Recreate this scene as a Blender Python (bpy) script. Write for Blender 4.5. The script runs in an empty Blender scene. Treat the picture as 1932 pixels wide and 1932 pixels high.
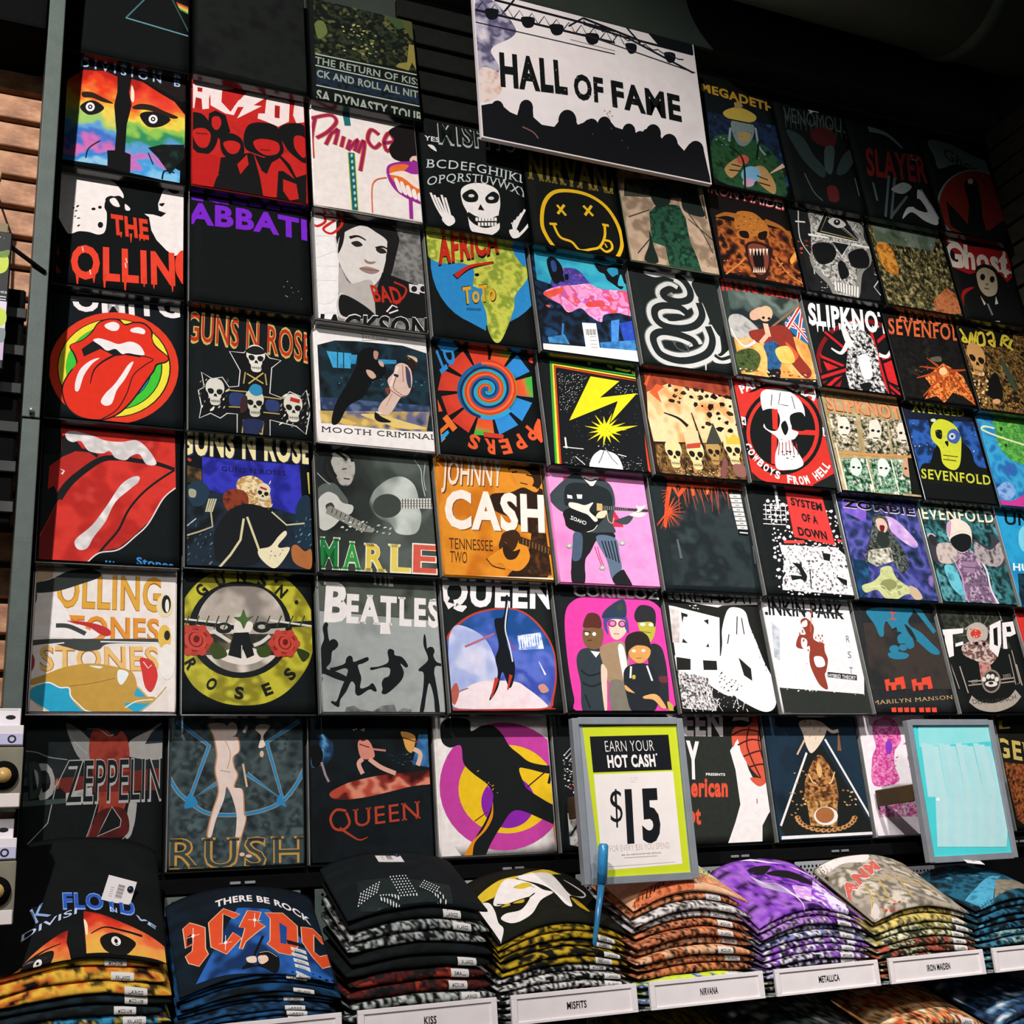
import bpy, bmesh, math, random
from mathutils import Vector, Matrix, noise
from mathutils.geometry import tessellate_polygon
sc = bpy.context.scene
col = sc.collection
LIFT = 3.5   # height of the wall grid's origin above the shop floor

# ---------------------------------------------------------------- camera, world, lights, exposure
cam_d = bpy.data.cameras.new('camera'); cam = bpy.data.objects.new('camera', cam_d); col.objects.link(cam)
cam_d.sensor_width = 36; cam_d.lens = 42.39; cam_d.clip_start = .05; cam_d.clip_end = 60
R_ = Vector((0.91608724, -0.39588563, -0.06370827)); U_ = Vector((-0.06799787, -0.30995705, 0.94831583)); F_ = Vector((0.39517144, 0.864408, 0.31086707))
cam.matrix_world = Matrix(((R_.x, U_.x, -F_.x, -0.0728), (R_.y, U_.y, -F_.y, -2.5492), (R_.z, U_.z, -F_.z, -2.0005 + LIFT), (0, 0, 0, 1)))
sc.camera = cam
w = bpy.data.worlds.new('world'); sc.world = w; w.use_nodes = True
w.node_tree.nodes['Background'].inputs[0].default_value = (.55, .62, .6, 1)
w.node_tree.nodes['Background'].inputs[1].default_value = .13
sc.view_settings.view_transform = 'Standard'; sc.view_settings.look = 'None'
sc.view_settings.exposure = 0.0; sc.view_settings.gamma = 1.0
try: sc.view_settings.use_curve_mapping = False
except Exception: pass
def spot(name, p, tgt, power, size, blend, rad, colr=(1, .965, .94)):
    d = bpy.data.lights.new(name, 'SPOT'); d.energy = power; d.spot_size = math.radians(size); d.spot_blend = blend
    d.shadow_soft_size = rad; d.color = colr
    o = bpy.data.objects.new(name, d); col.objects.link(o)
    o.location = (p[0], p[1], p[2] + LIFT)
    v = Vector(tgt) - Vector(p)
    o.rotation_euler = v.to_track_quat('-Z', 'Y').to_euler()
    return o
spot('track_and_fill_spot', (-.9, -2.9, .95), (.85, 0, -.95), 520, 60, .6, .03)
spot('track_and_fill_spot', (1.55, -2.7, .80), (2.25, 0, -1.42), 425, 52, .95, .06)
spot('track_and_fill_spot', (.6, -3.4, -.1), (1.3, 0, -1.9), 150, 64, 1.0, .25)  # added fill, not a real track head: softens shadows and lifts the signs
# ---------------------------------------------------------------- materials
def lin(h):
    if isinstance(h, tuple): return h
    if len(h) == 3: h = ''.join(c*2 for c in h)
    v = [int(h[i:i+2], 16)/255 for i in (0, 2, 4)]
    return tuple(c/12.92 if c <= .04045 else ((c+.055)/1.055)**2.4 for c in v)
def base_mat(name, rough, metal=0, coat=0, coat_rough=.25, bump=0, bscale=400, noise_amt=.12, nscale=30, color=None, spec=.4, trans=0):
    m = bpy.data.materials.new(name); m.use_nodes = True; nt = m.node_tree; b = nt.nodes['Principled BSDF']
    b.inputs['Roughness'].default_value = rough; b.inputs['Metallic'].default_value = metal
    b.inputs['Specular IOR Level'].default_value = spec; b.inputs['Coat Weight'].default_value = coat; b.inputs['Coat Roughness'].default_value = coat_rough
    if color is None:
        a = nt.nodes.new('ShaderNodeVertexColor'); a.layer_name = 'Col'; src = a.outputs['Color']
    else:
        a = nt.nodes.new('ShaderNodeRGB'); a.outputs[0].default_value = (*lin(color), 1); src = a.outputs[0]
    n = nt.nodes.new('ShaderNodeTexNoise'); n.inputs['Scale'].default_value = nscale; n.inputs['Detail'].default_value = 4
    tc = nt.nodes.new('ShaderNodeTexCoord'); nt.links.new(tc.outputs['Object'], n.inputs['Vector'])
    mr = nt.nodes.new('ShaderNodeMapRange'); mr.inputs['To Min'].default_value = 1 - noise_amt; mr.inputs['To Max'].default_value = 1 + noise_amt
    mr.inputs['From Min'].default_value = .3; mr.inputs['From Max'].default_value = .7
    nt.links.new(n.outputs['Fac'], mr.inputs['Value'])
    mx = nt.nodes.new('ShaderNodeVectorMath'); mx.operation = 'SCALE'
    nt.links.new(src, mx.inputs[0]); nt.links.new(mr.outputs[0], mx.inputs['Scale'])
    nt.links.new(mx.outputs[0], b.inputs['Base Color'])
    if bump:
        n2 = nt.nodes.new('ShaderNodeTexNoise'); n2.inputs['Scale'].default_value = bscale; nt.links.new(tc.outputs['Object'], n2.inputs['Vector'])
        bp = nt.nodes.new('ShaderNodeBump'); bp.inputs['Strength'].default_value = bump; bp.inputs['Distance'].default_value = .002
        nt.links.new(n2.outputs['Fac'], bp.inputs['Height']); nt.links.new(bp.outputs[0], b.inputs['Normal'])
    if trans:
        b.inputs['Transmission Weight'].default_value = trans; b.inputs['IOR'].default_value = 1.3
    return m
INK = base_mat('printed_cotton', .75, coat=.03, coat_rough=.2, spec=.12, bump=.12, bscale=900, noise_amt=.06, nscale=60)
CLOTH = base_mat('folded_cotton', .85, spec=.12, bump=.25, bscale=700, noise_amt=.10, nscale=70)
PAPER = base_mat('printed_card', .5, coat=.04, coat_rough=.2, spec=.25, noise_amt=.03)
def plain(name, c, rough=.6, **k): return base_mat(name, rough, color=c, **k)
M_EDGE = plain('clear_sleeve_edge', '8c8c88', .18, coat=.4, noise_amt=.25, nscale=14)
M_LIP = plain('black_sleeve_lip', '0c0f0f', .22, coat=.4)
M_POST = plain('grey_green_metal', '4c5752', .55, metal=.1, bump=.1, bscale=200)
M_SLAT = plain('black_slatwall', '121310', .7, noise_amt=.3, spec=.15)
M_SLAT2 = plain('brown_black_slatwall', '4a463a', .6, noise_amt=.3)
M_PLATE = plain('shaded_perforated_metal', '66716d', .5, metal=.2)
M_BLACK = plain('matte_black', '0a0b0b', .9, spec=.08)
M_WHITE = plain('white_plastic', 'f2e8e8', .4, noise_amt=.04)
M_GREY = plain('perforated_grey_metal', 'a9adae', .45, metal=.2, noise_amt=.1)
M_FRAME = plain('satin_grey_frame', '8f959c', .4, metal=.2, noise_amt=.08)
M_CEIL = plain('black_ceiling_paint', '2a332b', .85, noise_amt=.25, nscale=3)
M_DUCT = plain('dark_duct', '3c463c', .6, noise_amt=.2, nscale=4)
M_FLOOR = plain('dark_floor', '3a3936', .5, noise_amt=.15, nscale=5)
M_SILVER = plain('silver_metal', 'c9cdd0', .3, metal=.7)
M_CLEAR = plain('clear_blister', 'e8e8e0', .08, trans=.92)
M_BLUE = plain('blue_translucent_plastic', '3f9fd8', .15, trans=.55, coat=.4)
def wood_mat():
    m = bpy.data.materials.new('strand_board'); m.use_nodes = True; nt = m.node_tree; b = nt.nodes['Principled BSDF']
    tc = nt.nodes.new('ShaderNodeTexCoord'); mp = nt.nodes.new('ShaderNodeMapping'); mp.inputs['Scale'].default_value = (6, 6, 15); mp.inputs['Rotation'].default_value = (0, .5, 0)
    n = nt.nodes.new('ShaderNodeTexNoise'); n.inputs['Scale'].default_value = 2.2; n.inputs['Detail'].default_value = 7; n.inputs['Roughness'].default_value = .7
    v = nt.nodes.new('ShaderNodeTexVoronoi'); v.inputs['Scale'].default_value = 1.6
    r = nt.nodes.new('ShaderNodeValToRGB'); r.color_ramp.elements[0].position = .3; r.color_ramp.elements[0].color = (*lin('6e4630'), 1)
    r.color_ramp.elements[1].position = .72; r.color_ramp.elements[1].color = (*lin('d8a078'), 1)
    e = r.color_ramp.elements.new(.5); e.color = (*lin('b07a56'), 1)
    mx = nt.nodes.new('ShaderNodeMath'); mx.operation = 'MULTIPLY_ADD'; mx.inputs[1].default_value = .25; 
    nt.links.new(tc.outputs['Object'], mp.inputs['Vector']); nt.links.new(mp.outputs[0], n.inputs['Vector']); nt.links.new(mp.outputs[0], v.inputs['Vector'])
    nt.links.new(v.outputs['Distance'], mx.inputs[0]); nt.links.new(n.outputs['Fac'], mx.inputs[2]); 
    sb = nt.nodes.new('ShaderNodeMath'); sb.operation = 'SUBTRACT'; sb.inputs[1].default_value = .1
    nt.links.new(mx.outputs[0], sb.inputs[0]); nt.links.new(sb.outputs[0], r.inputs['Fac']); nt.links.new(r.outputs[0], b.inputs['Base Color'])
    b.inputs['Roughness'].default_value = .6
    return m
M_WOOD = wood_mat()

# ---------------------------------------------------------------- object helpers
def link(name, me, mat=None, parent=None):
    o = bpy.data.objects.new(name, me); col.objects.link(o)
    if mat is not None and me is not None: me.materials.append(mat)
    if parent is not None: o.parent = parent
    return o
def tag(o, label=None, cat=None, group=None, kind=None):
    if label: o['label'] = label
    if cat: o['category'] = cat
    if group: o['group'] = group
    if kind: o['kind'] = kind
    return o
def empty(name, loc, label, cat, group=None):
    o = bpy.data.objects.new(name, None); o.empty_display_size = .05; col.objects.link(o); o.location = loc
    return tag(o, label, cat, group)
def boxes(bs, bev=0, seg=2):
    """one mesh from a list of boxes (x0,x1,y0,y1,z0,z1)"""
    bm = bmesh.new()
    for x0, x1, y0, y1, z0, z1 in bs:
        vs = [bm.verts.new((x, y, z)) for x in (x0, x1) for y in (y0, y1) for z in (z0, z1)]
        for f in ((0, 1, 3, 2), (4, 6, 7, 5), (0, 4, 5, 1), (2, 3, 7, 6), (0, 2, 6, 4), (1, 5, 7, 3)): bm.faces.new([vs[i] for i in f])
    bmesh.ops.recalc_face_normals(bm, faces=bm.faces)
    if bev: bmesh.ops.bevel(bm, geom=list(bm.edges), offset=bev, segments=seg, affect='EDGES', profile=.6)
    me = bpy.data.meshes.new('mesh'); bm.to_mesh(me); bm.free()
    return me
def tube_mesh(pts, r, n=10):
    bm = bmesh.new(); rings = []
    for i, p in enumerate(pts):
        p = Vector(p); a = Vector(pts[max(0, i-1)]); b = Vector(pts[min(len(pts)-1, i+1)]); d = (b-a).normalized()
        u = d.orthogonal().normalized(); v = d.cross(u)
        rr = r[i] if isinstance(r, (list, tuple)) else r
        rings.append([bm.verts.new(p + (u*math.cos(t*2*math.pi/n) + v*math.sin(t*2*math.pi/n))*rr) for t in range(n)])
    for a, b in zip(rings, rings[1:]):
        for k in range(n): bm.faces.new((a[k], a[(k+1) % n], b[(k+1) % n], b[k]))
    bm.faces.new(rings[0][::-1]); bm.faces.new(rings[-1])
    bmesh.ops.recalc_face_normals(bm, faces=bm.faces)
    me = bpy.data.meshes.new('mesh'); bm.to_mesh(me); bm.free(); me.shade_smooth() if hasattr(me, 'shade_smooth') else None
    return me

# ---------------------------------------------------------------- flat print engine: coloured shapes in millimetres on a surface
def catmull(pts, closed=True, k=5):
    n = len(pts); out = []
    rng = range(n if closed else n-1)
    for i in rng:
        if closed: p0, p1, p2, p3 = pts[(i-1) % n], pts[i], pts[(i+1) % n], pts[(i+2) % n]
        else: p0, p1, p2, p3 = pts[max(0, i-1)], pts[i], pts[i+1], pts[min(n-1, i+2)]
        for s in range(k):
            t = s/k; t2 = t*t; t3 = t2*t
            out.append(tuple(.5*((2*p1[a]) + (-p0[a]+p2[a])*t + (2*p0[a]-5*p1[a]+4*p2[a]-p3[a])*t2 + (-p0[a]+3*p1[a]-3*p2[a]+p3[a])*t3) for a in (0, 1)))
    if not closed: out.append(pts[-1])
    return out
def clip_tri(poly, W, H, in_):
    for ax, lim, sgn in ((0, in_, 1), (0, W-in_, -1), (1, in_, 1), (1, H-in_, -1)):
        if all((p[ax]-lim)*sgn >= 0 for p in poly): continue
        out = []
        for i in range(len(poly)):
            a, b = poly[i], poly[(i+1) % len(poly)]
            da, db = (a[ax]-lim)*sgn, (b[ax]-lim)*sgn
            if da >= 0: out.append(a)
            if (da >= 0) != (db >= 0):
                t = da/(da-db); out.append((a[0]+(b[0]-a[0])*t, a[1]+(b[1]-a[1])*t))
        poly = out
        if len(poly) < 3: return []
    return poly
TXT = {}
def text_tris(s, off, serif, font=None):
    key = (s, off, serif)
    if key in TXT: return TXT[key]
    cu = bpy.data.curves.new('t', 'FONT'); cu.body = s; cu.offset = off; cu.resolution_u = 3; cu.size = 1; cu.fill_mode = 'FRONT'
    off = min(off, .042); cu.offset = off; cu.space_character = 1.0 + abs(off)*2.6 + (.10 if serif else 0)
    o = bpy.data.objects.new('t', cu); me = bpy.data.meshes.new_from_object(o)
    vs = [(v.co.x, v.co.y) for v in me.vertices]; me.calc_loop_triangles()
    tr = [tuple(vs[i] for i in t.vertices) for t in me.loop_triangles]
    if serif and tr:
        cap = max(v[1] for v in vs); base = min(v[1] for v in vs if v[1] > -.12*1)
        th = .055
        for lev, sg in ((0.0, 1), (cap, -1)):
            es = []
            for p in me.polygons:
                pass
            for e in me.edges:
                a, b = vs[e.vertices[0]], vs[e.vertices[1]]
                if abs(a[1]-lev) < .03+abs(off) and abs(b[1]-lev) < .03+abs(off) and abs(a[1]-b[1]) < .004 and .03 < abs(a[0]-b[0]) < .25: es.append((min(a[0], b[0]), max(a[0], b[0]), a[1]))
            for x0, x1, y in set(es):
                q = [(x0-.055, y), (x1+.055, y), (x1+.055, y+sg*th), (x0-.055, y+sg*th)]
                tr += [(q[0], q[1], q[2]), (q[0], q[2], q[3])]
    bpy.data.objects.remove(o); bpy.data.meshes.remove(me); bpy.data.curves.remove(cu)
    if tr:
        xs = [p[0] for t in tr for p in t]; cap = .729 + off*1.0
        x0, x1 = min(xs), max(xs)
        tr = [tuple(((p[0]-x0)/(x1-x0), p[1]/cap) for p in t) for t in tr]
    TXT[key] = tr
    return tr
def pal_color(pal, t, sharp=1.8):
    t = max(0, min(.9999, t))*(len(pal)-1); i = int(t); f = max(0, min(1, (t-i-.5)*sharp+.5))
    a, b = pal[i], pal[min(i+1, len(pal)-1)]
    return tuple(a[k]*(1-f)+b[k]*f for k in (0, 1, 2))
def split(tri, cell, out, depth=0):
    d = [((tri[i][0]-tri[(i+1) % 3][0])**2 + (tri[i][1]-tri[(i+1) % 3][1])**2) for i in range(3)]
    m = max(d)
    if m <= cell*cell or depth > 16: out.append(tri); return
    i = d.index(m); a, b, c = tri[i], tri[(i+1) % 3], tri[(i+2) % 3]
    mid = ((a[0]+b[0])/2, (a[1]+b[1])/2)
    split((a, mid, c), cell, out, depth+1); split((mid, b, c), cell, out, depth+1)
def pts_(s): return [tuple(float(v) for v in p.split(',')) for p in s.split()]
SK = dict(cr=[(-50, 20), (-46, 62), (-22, 92), (10, 96), (40, 80), (52, 45), (48, 12), (36, -4), (34, -22), (28, -34), (30, -56), (18, -72), (-14, -74), (-26, -58), (-26, -36), (-34, -22), (-38, -2)],
          eyes=[[(-38, 24), (-20, 30), (-6, 20), (-8, 2), (-22, -6), (-36, 4)], [(10, 20), (24, 30), (42, 24), (40, 4), (26, -6), (12, 2)]],
          nose=[(-4, -4), (3, 0), (10, -6), (13, -22), (3, -18), (-7, -22)])
class Print:
    def __init__(s, W, H, inset=3, warp=None, cell=None, step=.00003):
        s.W, s.H, s.inset, s.warp, s.cell, s.step = W, H, inset, warp, cell, step
        s.v, s.f, s.c, s.layer = [], [], [], 0
    def tri(s, t, colf):
        poly = clip_tri(list(t), s.W, s.H, s.inset)
        if len(poly) < 3: return
        a = sum(poly[i][0]*poly[(i+1) % len(poly)][1]-poly[(i+1) % len(poly)][0]*poly[i][1] for i in range(len(poly)))
        if abs(a) < 1e-4: return
        if a < 0: poly = poly[::-1]
        i0 = len(s.v); d = s.layer*s.step + .0003
        for p in poly:
            s.v.append(s.warp(p[0]/1000, p[1]/1000, d) if s.warp else (p[0]/1000, -d, p[1]/1000))
            s.c.append(colf(p))
        s.f.append(tuple(range(i0, i0+len(poly))))
    def tris(s, ts, colf, cell=None):
        if s.cell and (cell is None or cell > s.cell): cell = s.cell
        for t in ts:
            if cell:
                o = []; split(t, cell, o)
                for q in o: s.tri(q, colf)
            else: s.tri(t, colf)
        s.layer += 1
    def poly(s, pts, colf, cell=None):
        idx = tessellate_polygon([[Vector((p[0], p[1], 0)) for p in pts]])
        s.tris([tuple(pts[i] for i in t) for t in idx], colf, cell)
    def stroke(s, pts, wd, colf, closed=False):
        n = len(pts); L, R = [], []
        for i in range(n):
            if closed: a, b = pts[(i-1) % n], pts[(i+1) % n]
            else: a, b = pts[max(0, i-1)], pts[min(n-1, i+1)]
            dx, dy = b[0]-a[0], b[1]-a[1]; l = math.hypot(dx, dy) or 1
            ww = (wd[0]+(wd[1]-wd[0])*i/(n-1)) if isinstance(wd, tuple) else wd
            nx, ny = -dy/l*ww/2, dx/l*ww/2
            L.append((pts[i][0]+nx, pts[i][1]+ny)); R.append((pts[i][0]-nx, pts[i][1]-ny))
        ts = []
        for i in range(n if closed else n-1):
            j = (i+1) % n; ts += [(L[i], R[i], R[j]), (L[i], R[j], L[j])]
        s.tris(ts, colf)
    def run(s, ops):
        for op in ops:
            k = op[0]
            if k == 'p': s.poly(pts_(op[2]), lambda p, c=lin(op[1]): c)
            elif k == 's': s.poly(catmull(pts_(op[2])), lambda p, c=lin(op[1]): c)
            elif k == 'o':
                (cx, cy), (ax, ay), (bx, by) = pts_(op[2]); n = 40
                s.poly([(cx+(ax-cx)*math.cos(t*2*math.pi/n)+(bx-cx)*math.sin(t*2*math.pi/n), cy+(ay-cy)*math.cos(t*2*math.pi/n)+(by-cy)*math.sin(t*2*math.pi/n)) for t in range(n)], lambda p, c=lin(op[1]): c)
            elif k == 'l':
                pts = pts_(op[3]); fl = op[4]; cl = 'c' in fl
                if 's' in fl: pts = catmull(pts, cl)
                s.stroke(pts, op[2], lambda p, c=lin(op[1]): c, cl)
            elif k == 't':
                p0, p1, pt = pts_(op[3]); ux, uy = p1[0]-p0[0], p1[1]-p0[1]; vx, vy = pt[0]-p0[0], pt[1]-p0[1]
                bow = op[6] if len(op) > 6 else 0
                def mp(q):
                    b = bow*4*q[0]*(1-q[0])
                    return (p0[0]+ux*q[0]+vx*(q[1]+b), p0[1]+uy*q[0]+vy*(q[1]+b))
                ts = text_tris(op[2], op[4], op[5])
                if bow:
                    o = []
                    for t in ts: split(t, .12, o)
                    ts = o
                s.tris([tuple(mp(q) for q in t) for t in ts], lambda p, c=lin(op[1]): c)
            elif k == 'a':   # text on an arc: color, text, centre, r, start deg, end deg, height, off, flip
                _, c, txt, ctr, r, a0, a1, hh, off, flip = op; (cx, cy), = pts_(ctr); n = len(txt); c = lin(c)
                wd = min(abs(math.radians(a1-a0))*r/max(1, n-1)*.74, hh*.72)
                for i, ch in enumerate(txt):
                    if ch == ' ': continue
                    a = math.radians(a0+(a1-a0)*i/max(1, n-1)); rx, ry = math.cos(a), math.sin(a)
                    ww = wd*(.35 if ch in 'I.1' else 1)
                    tx, ty = (-ry, rx) if flip else (ry, -rx)
                    ox, oy = (-rx, -ry) if flip else (rx, ry)
                    bx, by = cx+rx*r-tx*ww/2, cy+ry*r-ty*ww/2
                    s.tris([tuple((bx+tx*ww*q[0]+ox*hh*q[1], by+ty*ww*q[0]+oy*hh*q[1]) for q in t) for t in text_tris(ch, off, 0)], lambda p, c=c: c)
            elif k == 'n':   # painted field: palette, polygon, cell, noise amp, noise scale mm, axis, smooth
                _, pal, ps, cell, amp, nsc, ax, sm, seed = op
                pal = [lin(c) for c in pal.split()]; pts = pts_(ps)
                if sm: pts = catmull(pts)
                if ax: (x0, y0), (x1, y1) = pts_(ax); l2 = (x1-x0)**2+(y1-y0)**2
                def cf(p):
                    nz = noise.noise(Vector((p[0]/nsc, p[1]/nsc, seed*7.3)))+.5*noise.noise(Vector((p[0]/nsc*2.3, p[1]/nsc*2.3, seed*3.1+5)))
                    t = ((p[0]-x0)*(x1-x0)+(p[1]-y0)*(y1-y0))/l2 if ax else .5
                    return pal_color(pal, t+amp*nz)
                s.poly(pts, cf, cell)
            elif k == 'r':   # scattered blobs inside a polygon: colors, polygon, n, smin, smax, aspect, angle, seed
                _, cols, ps, n, s0, s1, asp, ang, seed = op
                pts = pts_(ps); rd = random.Random(seed); cols = [lin(c) for c in cols.split()]
                xs = [p[0] for p in pts]; ys = [p[1] for p in pts]; done = []
                for _i in range(n*8):
                    if len(done) >= n: break
                    x, y = rd.uniform(min(xs), max(xs)), rd.uniform(min(ys), max(ys)); ins = False
                    for a, b in zip(pts, pts[1:]+pts[:1]):
                        if (a[1] > y) != (b[1] > y) and x < (b[0]-a[0])*(y-a[1])/(b[1]-a[1])+a[0]: ins = not ins
                    if not ins: continue
                    sz = rd.uniform(s0, s1)
                    if any((x-q[0])**2+(y-q[1])**2 < (sz+q[2])**2*.9 for q in done): continue
                    done.append((x, y, sz)); c = rd.choice(cols); m = rd.randint(5, 8); a0 = math.radians(ang+rd.uniform(-25, 25))
                    bl = []
                    for q in range(m):
                        r = sz*rd.uniform(.55, 1.15); t = q*2*math.pi/m
                        px, py = r*math.cos(t), r*math.sin(t)*asp
                        bl.append((x+px*math.cos(a0)-py*math.sin(a0), y+px*math.sin(a0)+py*math.cos(a0)))
                    for q in range(1, m-1): s.tri((bl[0], bl[q], bl[q+1]), lambda p, c=c: c)
                s.layer += 1
            elif k == 'k':   # plain skull: bone colour, dark colour, centre, scale, tilt deg
                _, c, dk, ctr, sz, tl = op; (cx, cy), = pts_(ctr); ca, sa = math.cos(math.radians(tl)), math.sin(math.radians(tl))
                f = lambda L: [(cx+(x*ca-y*sa)*sz/100, cy+(x*sa+y*ca)*sz/100) for x, y in L]
                s.poly(catmull(f(SK['cr']), k=3), lambda p, c=lin(c): c)
                for e in SK['eyes']: s.poly(catmull(f(e), k=3), lambda p, c=lin(dk): c)
                s.layer -= 1; s.poly(f(SK['nose']), lambda p, c=lin(dk): c)
                for x in (-16, -6, 4, 14, 24): s.stroke(f([(x, -38), (x, -60)]), sz*.022, lambda p, c=lin(dk): c)
                s.stroke(f([(-24, -49), (28, -48)]), sz*.03, lambda p, c=lin(dk): c)
    def build(s, name, parent, mat=None):
        me = bpy.data.meshes.new('print'); me.from_pydata(s.v, [], s.f)
        a = me.color_attributes.new('Col', 'FLOAT_COLOR', 'POINT')
        a.data.foreach_set('color', [x for c in s.c for x in (*c, 1.0)])
        return link(name, me, mat or INK, parent)
def paint(me, colf):
    a = me.color_attributes.new('Col', 'FLOAT_COLOR', 'POINT')
    a.data.foreach_set('color', [x for v in me.vertices for x in (*colf(v.co), 1.0)])

# ---------------------------------------------------------------- the setting: floor, ceiling, walls of grooved slat board
ZT = LIFT
def structure(name, me, mat): o = link(name, me, mat); o['kind'] = 'structure'; return o
structure('floor', boxes([(-3, 4.2, -4.5, .5, -.1, 0)]), M_FLOOR)
structure('ceiling', boxes([(-3, 4.2, -1.25, .5, ZT+.98, ZT+1.1)]), M_CEIL)
wb = structure('wall_back', boxes([(-3, 3.06, .075, .2, 0, ZT+1.0)]), M_CEIL)
wr = structure('wall_right', boxes([(3.06, 3.2, -4.5, .2, 0, ZT+1.0)]), M_CEIL)
structure('trim_1', boxes([(-.03, 3.05, -.02, .075, ZT+.47, ZT+.98)], .01), M_CEIL)       # dark soffit above the grooved boards
def planks(parent, x0, x1, z0, z1, mat, y0=.055, y1=.076, pitch=.0765, gap=.0155):
    me = boxes([(x0, x1, y0, y1, 0, pitch-gap)], .002, 1); me.materials.append(mat); z = z0
    while z < z1-.01:
        o = bpy.data.objects.new('plank', me); col.objects.link(o); o.location = (0, 0, z); o.parent = parent; z += pitch
structure('shade_box', boxes([(-3, -.034, -.12, .075, ZT-.055, ZT+.98)], .01), M_BLACK)  # black box added in place of the soffit's shade over the top planks
planks(wb, -.95, -.025, ZT-2.4, ZT+.45, M_WOOD)
planks(wb, .87, 3.05, ZT-.08, ZT+.45, M_SLAT)
me = boxes([(3.035, 3.061, -1.6, .05, 0, .0645)], .002, 1); me.materials.append(M_SLAT2)
for k in range(22):
    o = bpy.data.objects.new('plank', me); col.objects.link(o); o.location = (0, 0, ZT-1.2+k*.0765); o.parent = wr
# dark main wall behind the shirt columns below the planks
link('backing_panel', boxes([(-.02, 3.05, .062, .076, ZT-2.6, ZT-.09)]), M_BLACK, wb)
p = empty('metal_post', (0, 0, ZT-1.78), 'tall grey green metal upright left of the shirt wall', 'post')
link('upright', boxes([(-.030, .0035, -.135, .075, 0, .77)], .002), M_POST, p)
link('upright', boxes([(-.031, .0025, -.137, .075, 0.773, 2.38)], .002), M_POST, p)
link('screw', tube_mesh([(-.012, -.136, .785), (-.016, -.150, .785)], .005), M_SILVER, p)
o = link('round_duct', tube_mesh([(1.7, -.32, ZT+.66), (3.055, -.32, ZT+.66)], .2, 40), M_DUCT); tag(o, 'large dark round duct below the black ceiling, upper right', 'duct')
o = link('duct_collar', tube_mesh([(2.60, -.32, ZT+.66), (2.65, -.32, ZT+.66)], .212, 40), M_DUCT, None)
o.parent = bpy.data.objects['round_duct']

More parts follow.
